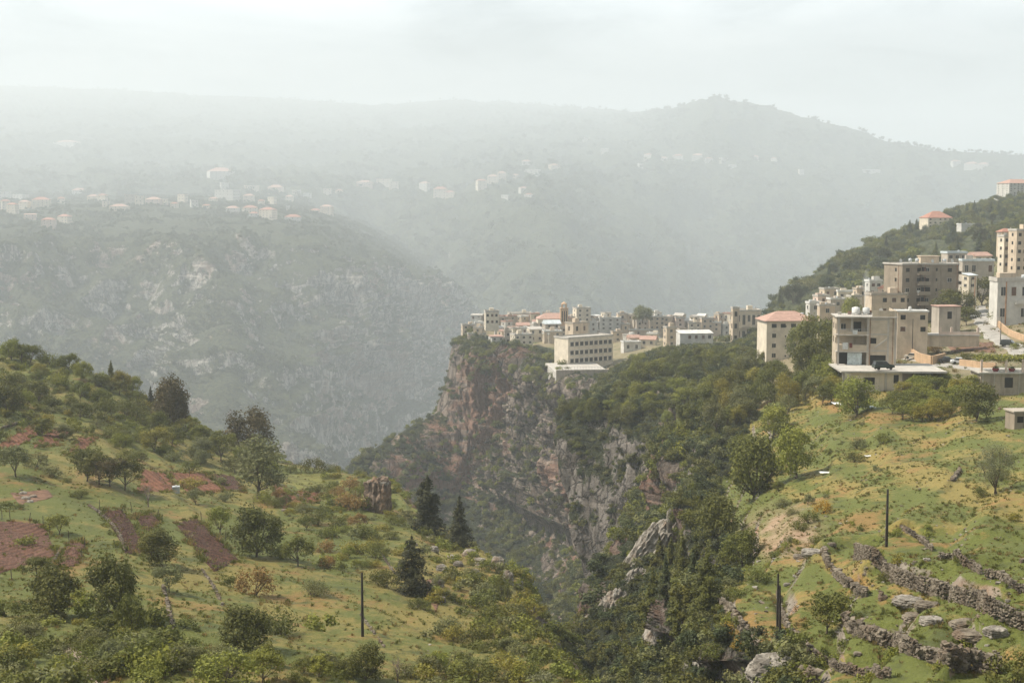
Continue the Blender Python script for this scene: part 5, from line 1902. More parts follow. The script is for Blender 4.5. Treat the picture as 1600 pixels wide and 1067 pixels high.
M_pole = mat_simple("tarred_pole", (0.035, 0.028, 0.024), 0.3, 1.0, 0.7)
M_pole2 = mat_simple("orange_pole", (0.36, 0.19, 0.10), 0.3, 1.0, 0.7)
utility_pole(566.5, 994, 103, "dark wooden pole standing alone on the left grass slope", RA)
utility_pole(1214, 1010, 118, "left and slightly taller of the paired dark poles on the lowest terrace", RB, 0.10)
utility_pole(1218, 1013, 102, "right and shorter of the paired dark poles on the lowest terrace", RB, 0.10, lean=-0.012)
utility_pole(1385, 854, 92, "single dark pole in the middle of the right grass slope", RB)
utility_pole(1425, 560, 62, "thin dark pole right of the unfinished concrete house", [S_B1, S_B2], 0.09)
utility_pole(1522, 493, 60, "orange wooden pole at the upper end of the village road", [S_B1, S_B2], 0.16, M_pole2, cross=True)
utility_pole(1563, 540, 44, "thin dark pole beside the black car on the village road", [S_B1, S_B2], 0.09)
utility_pole(1516, 494, 58, "thin dark pole just left of the orange one", [S_B1, S_B2], 0.09)
# ------------------------------------------------------------------ buildings
def mat_wall(name, c, stain=0.35, scale=0.35, joints=0.0):
    stain = stain + 0.2
    k = MT(name)
    n = k.noise(scale, 5, 0.65)
    st = k.noise(0.8, 5, 0.7, vec=k.scaled(k.pos(), (1, 1, 0.12)))
    f = k.noise(3.0, 4, 0.7)
    cc = k.mix(k.ramp(n, 0.3, 0.7), tuple(x * (1 - 0.18) for x in c), tuple(min(1, x * 1.10) for x in c))
    cc = k.mix(k.math('MULTIPLY', k.ramp(st, 0.50, 0.70), stain), cc, tuple(x * 0.5 for x in c))
    cc = k.mix(k.math('MULTIPLY', k.ramp(f, 0.5, 0.8), 0.2), cc, tuple(x * 0.6 for x in c))
    if joints:
        sp = nd(k.t, 'ShaderNodeSeparateXYZ')
        k.L(k.pos(), sp.inputs[0])
        w = k.math('FRACT', k.math('MULTIPLY', sp.outputs[2], 1 / joints))
        cc = k.mix(k.math('MULTIPLY', k.math('LESS_THAN', w, 0.12), 0.35), cc, tuple(x * 0.45 for x in c))
    k.color(cc)
    return k.m


WALL = dict(
    tan=mat_wall("plaster_tan", (0.54, 0.44, 0.33)), cream=mat_wall("plaster_cream", (0.64, 0.565, 0.45), 0.15), white=mat_wall("plaster_white", (0.56, 0.54, 0.495), 0.18),
    grey=mat_wall("concrete_grey", (0.42, 0.37, 0.31), 0.4), brown=mat_wall("concrete_brown", (0.285, 0.235, 0.178), 0.45), pink=mat_wall("plaster_pink", (0.64, 0.51, 0.43), 0.2),
    stone=mat_wall("stone_block", (0.42, 0.355, 0.285), 0.5, 0.5, 0.45), block=mat_wall("breeze_block", (0.49, 0.41, 0.31), 0.35, 0.5, 0.4), orange=mat_wall("orange_stone", (0.50, 0.34, 0.21), 0.3, 0.5, 0.5))
ROOF = dict(
    slab=mat_wall("roof_slab", (0.46, 0.43, 0.385), 0.3), white=mat_wall("roof_white", (0.60, 0.59, 0.56), 0.2), red=mat_wall("roof_tile_red", (0.38, 0.19, 0.14), 0.3, 0.8, 0.4),
    pink=mat_wall("roof_tile_pink", (0.44, 0.28, 0.225), 0.2, 0.8, 0.4), metal=mat_wall("roof_metal", (0.55, 0.60, 0.62), 0.25), dirt=mat_wall("roof_earth", (0.40, 0.35, 0.29), 0.3))
_k = MT("window_glass")
_k.color((0.028, 0.030, 0.030))
_k.b.inputs['Roughness'].default_value = 0.25
_k.b.inputs['Specular IOR Level'].default_value = 0.5
M_glass = _k.m
M_frame = mat_simple("window_frame", (0.50, 0.46, 0.40), 0.1)
M_shut = mat_simple("brown_shutter", (0.13, 0.075, 0.05), 0.2)
M_dark = mat_simple("dark_opening", (0.022, 0.019, 0.016), 0.1)
M_steel = mat_simple("galvanised_metal", (0.42, 0.44, 0.45), 0.15, 1.0, 0.45)
M_conc = mat_wall("raw_concrete", (0.42, 0.385, 0.335), 0.4)


def box_vf(x0, x1, y0, y1, z0, z1):
    V = np.array([(x, y, z) for z in (z0, z1) for y in (y0, y1) for x in (x0, x1)], float)
    F = np.array([[0, 2, 3, 1], [4, 5, 7, 6], [0, 1, 5, 4], [1, 3, 7, 5], [3, 2, 6, 7], [2, 0, 4, 6]])
    return V, F


def bx(a, *c, m=0):
    V, F = box_vf(*c)
    a.add(V, F, m)


def box_part(name, mat, parent, *boxes):
    a = Acc()
    for b in boxes:
        bx(a, *b)
    return link(name, a.mesh(name, mat), parent)


def window_mesh(style):
    """unit window: 1 wide, 1 high, outside is -Y; frame, glass and sill"""
    a = Acc()
    t = 0.07
    bx(a, -0.5, 0.5, -0.03, 0.15, -0.5, 0.5, m=0)
    if style != 'hole':
        for c in ((-0.56, -0.5, -0.5, 0.56), (0.5, 0.56, -0.5, 0.56)):
            bx(a, c[0], c[1], -0.07, 0.1, -0.5, 0.56, m=1)
        bx(a, -0.5, 0.5, -0.07, 0.1, 0.5, 0.56, m=1)
        bx(a, -0.62, 0.62, -0.13, 0.1, -0.58, -0.5, m=1)
    if style == 'glass':
        bx(a, -0.025, 0.025, -0.05, 0.0, -0.5, 0.5, m=1)
    m0 = {'glass': M_glass, 'shut': M_shut, 'hole': M_dark}[style]
    return a.mesh("window", mats=[m0, M_frame])


WIN = {s: window_mesh(s) for s in ('glass', 'shut', 'hole')}


def add_window(root, x, y, z, w, h, side=0, style='glass', name="window"):
    """side: 0 front(-Y) 1 left(-X) 2 right(+X)"""
    o = bpy.data.objects.new(name, WIN[style])
    COL.objects.link(o)
    o.parent = root
    o.location = (x, y, z)
    o.scale = (w, 1.0, h)
    o.rotation_euler = (0, 0, (0, -math.pi / 2, math.pi / 2)[side])
    return o


def hip_roof(w, d, h, ov=0.45, ridge=0.45, gable=False):
    a = Acc()
    x, y = w / 2 + ov, d / 2 + ov
    rx = x if gable else max(0.05, (w / 2 - d / 2 * 0.9) if w > d else w * 0.1)
    V = [(-x, -y, 0), (x, -y, 0), (x, y, 0), (-x, y, 0), (-rx, 0, h), (rx, 0, h), (-x, -y, -0.14), (x, -y, -0.14), (x, y, -0.14), (-x, y, -0.14)]
    F4 = [[0, 1, 5, 4], [2, 3, 4, 5], [6, 7, 1, 0], [7, 8, 2, 1], [8, 9, 3, 2], [9, 6, 0, 3], [9, 8, 7, 6], [3, 0, 4, 4], [1, 2, 5, 5]]
    me = bpy.data.meshes.new("roof")
    me.from_pydata(V, [], [tuple(dict.fromkeys(f)) for f in F4])
    return me


def mono_roof(w, d, h, ov=0.3):
    x, y = w / 2 + ov, d / 2 + ov
    V = [(-x, -y, 0), (x, -y, 0), (x, y, h), (-x, y, h), (-x, -y, -0.15), (x, -y, -0.15), (x, y, h - 0.15), (-x, y, h - 0.15)]
    me = bpy.data.meshes.new("roof")
    me.from_pydata(V, [], [(0, 1, 2, 3), (4, 7, 6, 5), (0, 4, 5, 1), (1, 5, 6, 2), (2, 6, 7, 3), (3, 7, 4, 0)])
    return me


def flat_roof(w, d, ov=0.25, par=0.5, th=0.22):
    a = Acc()
    x, y = w / 2 + ov, d / 2 + ov
    bx(a, -x, x, -y, y, 0, th)
    if par:
        t = 0.16
        bx(a, -x + .02, x - .02, -y + .02, -y + t, th, th + par)
        bx(a, -x + .02, x - .02, y - t, y - .02, th, th + par)
        bx(a, -x + .02, -x + t, -y + t, y - t, th, th + par)
        bx(a, x - t, x - .02, -y + t, y - t, th, th + par)
    return a.mesh("roof")


def new_root(name, label, cat, loc, rot=0.0, group=None):
    r = bpy.data.objects.new(name, None)
    COL.objects.link(r)
    r.location = loc
    r.rotation_euler = (0, 0, rot)
    set_label(r, label, cat, group)
    return r


def place(px, py, sheets, D=None):
    if D is None:
        h = hit(px, py, sheets)
        if h is not None:
            return np.array(h[0])
        D = 930
    p = W(px, py, D)
    g = down(p[0], p[1], sheets)
    if g is not None and abs(g.z - p[2]) < 30:
        p[2] = g.z
    return p


def house(px, ytop, ybase, wpx, label, wall='tan', roof='flat', rmat=None, rot=0.0, st=None, D=None, sheets=None, depth=0.8, cols=None,
          wins=True, group=None, name="house", cat="house", style='glass', detail=1, seed=0, bal=0, par=0.5, rh=None, base=3.0, fix=False):
    sheets = sheets or [S_Q, S_B2, S_B1, S_B3]
    p = place(px, ybase, sheets, D)
    k = p[1] / FPX
    if fix:
        p = W(px, ybase, D)
        k = p[1] / FPX
        H = (ybase - ytop) * k
    elif D is not None:
        # the top stays where the photograph shows it
        top = W(px, ytop, p[1])[2]
        H = max(2.4, top - p[2])
    else:
        H = (ybase - ytop) * k
    wtot = wpx * k
    ca, sa = abs(math.cos(rot)), abs(math.sin(rot))
    w = wtot / (ca + depth * sa)
    d = w * depth
    roofh = 0
    if roof in ('hip', 'gable'):
        roofh = rh if rh else min(0.32 * H, 0.22 * min(w, d) + 0.5)
    elif roof == 'mono':
        roofh = 0.12 * H
    Hw = max(2.2, H - roofh)
    r = random.Random(seed * 13 + int(px * 10))
    root = new_root(name, label, cat, (p[0], p[1] + d * 0.35, p[2]), rot, group)
    a = Acc()
    bx(a, -w / 2, w / 2, -d / 2, d / 2, -base, Hw)
    link("wall", a.mesh("wall", WALL[wall]), root)
    me = hip_roof(w, d, roofh, gable=(roof == 'gable')) if roof in ('hip', 'gable') else mono_roof(w, d, roofh) if roof == 'mono' else flat_roof(w, d, par=par)
    me.materials.append(ROOF[rmat or ('red' if roof in ('hip', 'gable') else 'slab')])
    o = link("roof", me, root, loc=(0, 0, Hw + 0.003))
    if roof == 'gable':
        V = np.array([(-w / 2, -d / 2, 0), (-w / 2, d / 2, 0), (-w / 2, 0, roofh * 0.92), (w / 2, -d / 2, 0), (w / 2, d / 2, 0), (w / 2, 0, roofh * 0.92)])
        me = bpy.data.meshes.new("gable_wall")
        me.from_pydata(V.tolist(), [], [(0, 2, 1), (3, 4, 5), (0, 3, 5, 2), (1, 2, 5, 4)])
        me.materials.append(WALL[wall])
        link("gable_wall", me, root, loc=(0, 0, Hw))
    st = st or max(1, round(Hw / 3.1))
    fh = Hw / st
    if wins:
        nc = cols or max(1, int(w / 3.4))
        for s in range(st):
            for c in range(nc):
                if r.random() < 0.10 and nc > 2:
                    continue
                x = -w / 2 + w * (c + 0.5) / nc + r.uniform(-0.15, 0.15)
                ww = min(1.25, w / nc * 0.5)
                if bal and s > 0 and c % 2 == bal % 2:
                    add_window(root, x, -d / 2, s * fh + fh * 0.45, ww * 1.1, fh * 0.62, 0, style, "door")
                    if detail:
                        box_part("balcony", WALL[wall], root, (x - 1.6, x + 1.6, -d / 2 - 1.3, -d / 2 - 0.001, s * fh - 0.16, s * fh), (x - 1.6, x + 1.6, -d / 2 - 1.3, -d / 2 - 1.2, s * fh, s * fh + 0.9))
                else:
                    add_window(root, x, -d / 2, s * fh + fh * 0.55, ww, fh * 0.40, 0, style if r.random() > 0.2 else 'shut')
            if abs(rot) > 0.15:
                ns = max(1, int(d / 4.0))
                sd = 1 if rot > 0 else 2
                for c in range(ns):
                    y = -d / 2 + d * (c + 0.5) / ns
                    add_window(root, (-w / 2 if sd == 1 else w / 2), y, s * fh + fh * 0.55, min(1.1, d / ns * 0.45), fh * 0.38, sd, style)
    if roof == 'flat' and detail and par and w > 3.5:
        # what stands on these roofs: a stair room, stubs of columns with bars
        if r.random() < 0.6:
            sx = r.uniform(-0.25, 0.25) * w
            box_part("stair_room", WALL[wall], root, (sx - 1.2, sx + 1.2, -0.2, min(2.2, d * 0.4), Hw + 0.2, Hw + min(2.3, 0.2 + 0.3 * Hw)))
        if r.random() < 0.65:
            box_part("column_stub", M_conc, root, *[(sx * (w / 2 - 0.5) - 0.14, sx * (w / 2 - 0.5) + 0.14, sy * (d / 2 - 0.5) - 0.14, sy * (d / 2 - 0.5) + 0.14, Hw + 0.2, Hw + r.uniform(0.12, 0.2) * min(Hw, 8)) for sx in (-1, 1) for sy in (-1, 1)])
        if r.random() < 0.7:
            tx_, ty_ = r.uniform(-0.35, 0.35) * w, r.uniform(-0.3, 0.1) * d
            V_, F_ = tube([[tx_, ty_, Hw + 0.5], [tx_, ty_, Hw + 0.52], [tx_, ty_, Hw + 1.1], [tx_, ty_, Hw + 1.2]], [0.05, 0.4, 0.4, 0.1], 10)
            a_ = Acc(); a_.add(V_, F_)
            bx(a_, tx_ - 0.3, tx_ + 0.3, ty_ - 0.3, ty_ + 0.3, Hw + 0.2, Hw + 0.5)
            link("rooftop_tank", a_.mesh("rooftop_tank", M_steel if r.random() < 0.5 else ROOF['white']), root)
    root['_w'], root['_d'], root['_h'] = w, d, Hw
    return root


def roof_tank(root, x, y, label, r=0.55, h=1.1, mat=None, legs=0.6):
    m = root
    R_ = Matrix.Rotation(m.rotation_euler[2], 3, 'Z')
    loc = Vector(m.location) + R_ @ Vector((x, y, 0)) + Vector((0, 0, m['_h'] + 0.24))
    t = new_root("water_tank", label, "water tank", loc, 0, "water tanks on the roofs")
    a = Acc()
    V, F = tube([[0, 0, legs], [0, 0, legs + 0.02], [0, 0, legs + h * 0.15], [0, 0, legs + h * 0.85], [0, 0, legs + h]], [0.02, r * 0.9, r, r, r * 0.3], 16)
    a.add(V, F)
    link("tank", a.mesh("tank", mat or M_steel, True), t)
    if legs > 0.1:
        box_part("stand", M_steel, t, *[(sx * r * 0.6 - 0.04, sx * r * 0.6 + 0.04, sy * r * 0.6 - 0.04, sy * r * 0.6 + 0.04, 0, legs + 0.03) for sx in (-1, 1) for sy in (-1, 1)])
    return t


# ---- the old town on the promontory: (px, ytop, ybase, width, wall, roof, roofmat, rot, words)
TOWN = [
    (731, 508, 522, 22, 'tan', 'flat', 'slab', 0.2, "tan flat-roofed house at the very tip of the promontory"),
    (750, 505, 513, 18, 'white', 'flat', 'white', 0.1, "low whitish house left of the fort-like tower"),
    (748, 512, 538, 17, 'tan', 'flat', 'slab', -0.3, "tall tan house under the whitish one near the tip"),
    (736, 522, 540, 12, 'pink', 'flat', 'slab', 0.2, "narrow pinkish house on the cliff edge at the tip"),
    (789, 493, 508, 20, 'pink', 'mono', 'pink', 0.3, "pink lean-to roofed house right of the fort-like tower"),
    (812, 490, 507, 38, 'cream', 'flat', 'slab', 0.12, "wide cream building with a long flat parapet behind the pink house"),
    (836, 493, 508, 16, 'pink', 'flat', 'slab', -0.2, "small pinkish block between cream building and church"),
    (779, 512, 524, 14, 'white', 'flat', 'metal', 0.1, "small white shed with grey roof below the fort-like tower"),
    (775, 524, 541, 24, 'white', 'mono', 'pink', 0.35, "white house with pink lean-to roof above the cliff shrubs"),
    (802, 510, 522, 18, 'tan', 'gable', 'pink', 0.15, "tan cottage with a pink pitched roof in the old town's left part"),
    (793, 518, 538, 12, 'grey', 'flat', 'dirt', 0.2, "narrow grey stone house in the old town's left part"),
    (815, 523, 547, 36, 'cream', 'flat', 'slab', 0.3, "large cream house with three openings on the cliff edge"),
    (820, 513, 522, 14, 'white', 'flat', 'white', 0.0, "tiny white roof hut above the large cream cliff-edge house"),
    (836, 511, 534, 26, 'cream', 'mono', 'slab', 0.25, "cream house with a slanting roof right of the large cliff-edge house"),
    (839, 499, 512, 14, 'pink', 'gable', 'pink', 0.2, "pink gabled cottage in front of the church"),
    (862, 500, 522, 28, 'grey', 'gable', 'metal', 0.2, "grey house with a bluish metal roof below the church"),
    (863, 518, 536, 30, 'tan', 'flat', 'white', 0.1, "tan house with a bright flat roof above the green belt"),
    (909, 482, 510, 28, 'cream', 'flat', 'slab', 0.3, "stepped cream apartment block right of the church"),
    (929, 503, 526, 18, 'white', 'flat', 'white', -0.35, "bright bluish-white house behind the school"),
    (952, 497, 516, 36, 'white', 'flat', 'white', 0.12, "wide white two-storey house on the skyline"),
    (943, 513, 530, 26, 'grey', 'mono', 'white', 0.15, "grey house with a sloping white roof behind the school"),
    (964, 519, 534, 18, 'tan', 'flat', 'dirt', 0.2, "tan low house right of the sloping white roof"),
    (990, 523, 540, 20, 'pink', 'gable', 'pink', 0.25, "left of two pink-gabled houses in the old town"),
    (1014, 525, 541, 28, 'cream', 'gable', 'pink', -0.25, "right of two pink-roofed houses in the old town"),
    (1005, 515, 526, 48, 'tan', 'flat', 'white', 0.05, "long low house with pale flat roof behind the pink gables"),
    (986, 535, 549, 30, 'white', 'flat', 'white', 0.15, "white low house with dark doors in front of the pink gables"),
    (1003, 502, 517, 20, 'stone', 'flat', 'dirt', 0.1, "rough unfinished house with bare columns under the skyline tree"),
    (1025, 495, 515, 28, 'tan', 'flat', 'white', 0.15, "tan house with solar panels on its pale roof"),
    (1047, 512, 542, 20, 'tan', 'flat', 'slab', 0.3, "tall tan house just left of the long white house"),
    (1042, 496, 512, 18, 'tan', 'flat', 'slab', -0.2, "tan flat-roofed house behind the tall tan one"),
    (1062, 497, 511, 14, 'pink', 'flat', 'slab', 0.1, "small pinkish house on the skyline right of the tree"),
    (1084, 505, 519, 24, 'cream', 'flat', 'slab', 0.2, "cream house behind the long white house, left part"),
    (1104, 498, 514, 20, 'tan', 'flat', 'slab', 0.15, "tan house with roof room behind the long white house"),
    (1120, 504, 518, 16, 'tan', 'flat', 'white', -0.2, "low tan house on the skyline left of the stacked balconies"),
    (1134, 508, 524, 14, 'white', 'flat', 'white', 0.2, "small white house left of the stacked balconies"),
    (1152, 502, 524, 22, 'tan', 'flat', 'slab', 0.2, "tan house below the stacked balconies"),
    (1176, 501, 521, 28, 'cream', 'flat', 'white', 0.1, "cream house with pale roof left of the cream red-roofed block"),
    (976, 507, 518, 16, 'tan', 'flat', 'slab', 0.3, "small tan house right of the wide white skyline house"),
    (893, 496, 508, 14, 'pink', 'flat', 'slab', 0.2, "little pinkish house against the church's right end"),
    (880, 512, 534, 14, 'stone', 'flat', 'dirt', 0.2, "dark stone house left of the school's tall end"),
    (765, 507, 516, 20, 'cream', 'flat', 'slab', 0.1, "low cream house at the foot of the fort-like tower"),
    (1066, 515, 528, 14, 'grey', 'flat', 'dirt', 0.3, "grey stone house peeping over the long white house's left end"),
]
for i, (px, yt, yb, w, wl, rf, rm, rt, lb) in enumerate(TOWN):
    hh = hit(px, yb, [S_Q])
    D = None
    if hh is None or hh[0].y > 960:
        D = 900 if px > 790 else float(np.interp(yb, [505, 545], [870, 800]))
    house(px, yt, yb, w, lb, wl, rf, rm, rt, D=D, fix=(D is not None), sheets=[S_Q, S_B2], group="houses of the old town", seed=i, style='hole' if wl in ('stone', 'grey') else 'glass', base=4.5)
    if i % 3 == 0 and rf == 'flat':
        r_obj = COL.objects[-1]

# more roofs filling the old town between the landmarks
tr = random.Random(5)
words_w = {'tan': 'tan', 'cream': 'cream', 'grey': 'grey', 'pink': 'pinkish', 'white': 'white', 'stone': 'stone'}
q = 0
for row, (yb, dy, n) in enumerate([(501, 8, 24), (508, 10, 22), (517, 11, 20), (526, 12, 15), (536, 12, 10)]):
    for i in range(n):
        px = 735 + (1185 - 735) * (i + 0.5 + tr.uniform(-0.25, 0.25)) / n
        if 870 < px < 965 and row >= 2 or (row >= 3 and px > 1110):
            continue
        wl = tr.choice(['tan', 'cream', 'cream', 'tan', 'pink', 'white', 'stone'])
        rt = tr.uniform(-0.8, 0.8)
        dyy = dy + tr.uniform(-2, 4)
        hh = hit(px, yb, [S_Q, S_B2])
        D = None if (hh is not None and hh[0].y < 960) else 905
        house(px, yb - dyy, yb, tr.uniform(13, 22), f"{words_w[wl]} village house in the old town's {['back', 'second', 'third', 'fourth', 'front'][row]} row, {(ORD[i] if i < 12 else (ORD[n - 1 - i] if i < n - 1 else 'very first')) if i else 'leftmost'}{' from the left' if 0 < i < 12 else (' from the right' if i >= 12 else '')}",
              wl, tr.choice(['flat', 'flat', 'flat', 'gable', 'mono']), tr.choice(['slab', 'white', 'slab', 'pink']), rt, D=D, fix=(D is not None), sheets=[S_Q, S_B2], group="houses of the old town", seed=50 + q, base=6.5)
        q += 1

# the fort-like square tower
o = house(768, 488, 508, 23, "square cream fort-like tower with small dark windows near the promontory's tip", 'cream', 'flat', 'slab', 0.12, D=790, sheets=[S_Q], cols=3, st=2, depth=0.9, style='hole', par=0.9)

# the church
p = place(866, 506, [S_Q], 860)
k = p[1] / FPX
ch = new_root("church", "long pale-roofed church with an orange stone bell tower above the old town", "church", p, 0.08)
Lc, Hc = 54 * k, max(6.0, W(866, 497, p[1])[2] - p[2])
box_part("nave_wall", WALL['cream'], ch, (-Lc / 2, Lc / 2, -6, 6, -3, Hc))
me = hip_roof(Lc, 12, 3.2)
me.materials.append(ROOF['pink'])
link("nave_roof", me, ch, loc=(0, 0, Hc + 0.003))
tx = (879.5 - 866) * k
a = Acc()
zt = W(879, 481, p[1])[2] - p[2]
ze = W(879, 470, p[1])[2] - p[2]
bx(a, tx - 2.3, tx + 2.3, -8.4, -3.8, -2, zt)
bt = link("bell_tower", a.mesh("bell_tower", WALL['orange']), ch)
a = Acc()
bx(a, tx - 2.6, tx + 2.6, -8.7, -3.5, zt, zt + 0.35)
for sx in (-1, 1):
    for sy in (-1, 1):
        bx(a, tx + sx * 1.2 - 0.35, tx + sx * 1.2 + 0.35, -6.1 + sy * 1.2 - 0.35, -6.1 + sy * 1.2 + 0.35, zt + 0.35, zt + 2.6)
V, F = tube([[tx, -6.1, zt + 2.6], [tx, -6.1, zt + 2.9], [tx, -6.1, zt + 3.4], [tx, -6.1, ze]], [1.9, 1.9, 1.2, 0.05], 8)
a.add(V, F)
link("belfry", a.mesh("belfry", WALL['orange']), bt)
for i in (-1, 0, 1):
    add_window(bt, tx + i * 1.25, -8.4, zt * 0.68, 0.55, zt * 0.45, 0, 'hole')
for i in range(6):
    add_window(ch, -Lc / 2 + Lc * (i + 0.5) / 6, -6, Hc * 0.55, 1.0, 2.2, 0, 'glass')

# the school: long three-storey slab, banded windows, blank end
p = W(912, 572, 690)
g = down(p[0], p[1], [S_Q, S_P])
p[2] = W(912, 573, 690)[2] + 1.4
k = p[1] / FPX
sc = new_root("school", "long three-storey cream school with banded rows of square windows above the cliff", "school", p, 0.62)
Ls, Ds, Hs = 28.0, 11.0, 13.5
box_part("wall", WALL['cream'], sc, (-Ls / 2, Ls / 2, -Ds / 2, Ds / 2, -5, Hs))
me = flat_roof(Ls, Ds, 0.3, 0.6)
me.materials.append(ROOF['slab'])
link("roof", me, sc, loc=(0, 0, Hs + 0.003))
for s in range(3):
    z = Hs * (0.20 + 0.29 * s)
    if s == 2:
        z = Hs * 0.80
    box_part("window_band", M_frame, sc, (-Ls / 2 + 1, Ls / 2 - 0.5, -Ds / 2 - 0.35, -Ds / 2 - 0.002, z + 1.05, z + 1.3), (-Ls / 2 + 1, Ls / 2 - 0.5, -Ds / 2 - 0.35, -Ds / 2 - 0.002, z - 1.3, z - 1.05))
    for c in range(9):
        add_window(sc, -Ls / 2 + 2.4 + (Ls - 4.2) * c / 8, -Ds / 2, z, 2.0, 1.9, 0, 'hole')
house(901, 505, 545, 36, "tall windowless stone block rising behind the school's left end", 'tan', 'flat', 'dirt', 0.62, D=705, sheets=[S_Q], depth=0.7, wins=True, cols=2, st=4, style='hole', base=8)

# schoolyard terrace and its wall
_h = hit(912, 596, [S_P, S_Q])
p = np.array([W(911, 584, 643)[0], 643.0, -76.0])
ty = new_root("schoolyard", "paved schoolyard held by a long tan retaining wall with railings, in front of the school", "terrace", p, 0.10)
box_part("retaining_wall", WALL['stone'], ty, (-12.5, 12.5, -0.4, 0.0, -6, 3.6))
box_part("paving", ROOF['slab'], ty, (-12.4, 12.4, 0.01, 41, -4, 2.4))
a = Acc()
for i in range(19):
    x = -12.3 + 24.6 * i / 18
    bx(a, x - 0.05, x + 0.05, -0.25, -0.15, 3.6, 5.0)
bx(a, -12.4, 12.4, -0.24, -0.16, 4.9, 4.96)
link("railing", a.mesh("railing", M_steel), ty)

# the long white house
house(1086, 517, 547, 56, "long white two-storey house with a sloping pale roof beside the wood", 'white', 'mono', 'white', 0.14, D=640, sheets=[S_Q, S_B2], depth=0.45, cols=5, st=2, group=None)

# stacked balconies
house(1149, 482, 506, 12, "narrow tower of stacked open balconies on the skyline", 'tan', 'flat', 'slab', 0.2, D=640, cols=1, st=3, style='hole', bal=0)
house(1168, 486, 505, 42, "broad beige block with a wide roof terrace right of the stacked balconies", 'cream', 'flat', 'slab', 0.08, D=650, cols=5, st=2, bal=1)

# the cream block with the red hipped roof
p = place(1232, 560, [S_B2, S_B1, S_B3], 425)
k = p[1] / FPX
top = W(1232, 501, p[1])[2]
H = top - p[2]
cb_ = new_root("apartment_block", "cream four-storey block with a big salmon hipped roof at the edge of the wood", "apartment block", (p[0], p[1] + 5, p[2]), 0.10)
w, d = 15.0, 10.5
box_part("wall", WALL['cream'], cb_, (-w / 2, w / 2, -d / 2, d / 2, -4, H))
me = hip_roof(w, d, 2.6, 0.7)
me.materials.append(ROOF['pink'])
link("roof", me, cb_, loc=(0, 0, H + 0.003))
st = 5
fh = 3.0
for s in range(st):
    z = H - 1.5 - s * fh
    if z < 0.5:
        break
    for x in ((-5.2, -2.4, 0.8) if s == 0 else (-5.2, 1.2)):
        add_window(cb_, x, -d / 2, z, 1.5 if s == 0 else 1.15, 1.2, 0, 'hole' if s == 0 else 'glass')
    add_window(cb_, -1.6, -d / 2, z - 0.2, 0.45, 0.45, 0, 'hole')
    add_window(cb_, 5.2, -d / 2, z - 0.3, 1.3, 2.1, 0, 'hole', "door")
    box_part("balcony", WALL['cream'], cb_, (3.4, 7.4, -d / 2 - 1.3, -d / 2 - 0.002, z - 1.55, z - 1.38), (3.4, 7.4, -d / 2 - 1.3, -d / 2 - 1.2, z - 1.38, z - 0.55))
    for y in (-2.5, 2.0):
        add_window(cb_, w / 2, y, z, 1.2, 1.2, 2, 'glass')
cb_['_h'] = H
roof_tank(cb_, 6.0, 3.0, "white water tank at the right end of the salmon roof", 0.6, 1.0)

# the big brown apartment block
p = place(1448, 486, [S_B2], 432)
k = p[1] / FPX
H = W(1448, 414, p[1])[2] - p[2]
bb = new_root("apartment_block", "big brown unfinished concrete block with a flat roof and deep balconies", "apartment block", (p[0], p[1] + 6, p[2]), 0.0)
R1 = bpy.data.objects
for nm, cx, cy, ww, dd, rt in (("left_wing", -5.0, 0.5, 9.0, 10.0, 0.32), ("right_wing", 4.6, 0.0, 11.0, 10.0, -0.10)):
    wg = box_part(nm, WALL['brown'], bb, (-ww / 2, ww / 2, -dd / 2, dd / 2, -4, H))
    wg.location = (cx, cy, 0)
    wg.rotation_euler = (0, 0, rt)
    me = flat_roof(ww, dd, 0.35, 0.25)
    me.materials.append(ROOF['slab'])
    o = link("roof", me, wg, loc=(0, 0, H + (0.003 if cx < 0 else 0.03)))
    for s in range(int(H / 3.1) + 1):
        z = H - 1.6 - s * 3.1
        if z < 0.4:
            break
        for x in ((-2.6, 1.4) if cx < 0 else (-3.9, 2.9)):
            if (s, x) in ((2, 2.9),):
                continue
            add_window(wg, x, -dd / 2, z, 1.25 if not (s == 2 and cx > 0) else 2.0, 1.15 if not (s == 2 and cx > 0) else 1.7, 0, 'hole' if (s + int(x)) % 3 else 'glass')
        if cx > 0:
            add_window(wg, -1.0, -dd / 2, z + 0.1, 0.45, 0.9, 0, 'hole')
        else:
            add_window(wg, -ww / 2, -1.5, z, 1.0, 1.1, 1, 'hole')
for s in range(4):
    z = H - 3.1 * (s + 1) + 0.1
    if z < 0:
        break
    box_part("balcony", WALL['brown'], bb, (-3.0, 0.6, -7.6, -4.8, z, z + 0.2), (-3.0, 0.6, -7.6, -7.45, z + 0.2, z + 1.1))
    add_window(bb, -1.0, -5.35, z + 1.3, 1.3, 2.0, 0, 'hole', "door")
    box_part("side_balcony", WALL['brown'], bb, (9.3, 10.9, -4.6, 3.0, z, z + 0.18), (10.8, 10.9, -4.6, 3.0, z + 0.18, z + 1.0))
bb['_h'] = H
box_part("roof_shed", WALL['tan'], bb, (-0.5, 5.2, 0, 3.4, H + 0.26, H + 2.4), (-0.8, 5.5, -0.4, 3.8, H + 2.4, H + 2.6))
roof_tank(bb, -1.8, -0.5, "left round metal tank on the brown block's roof", 0.6, 1.0)
roof_tank(bb, -3.6, 0.6, "second metal tank from the right on the brown block's roof", 0.55, 1.0)
roof_tank(bb, 6.8, 0.0, "low metal tank right of the roof shed on the brown block", 0.7, 0.8)

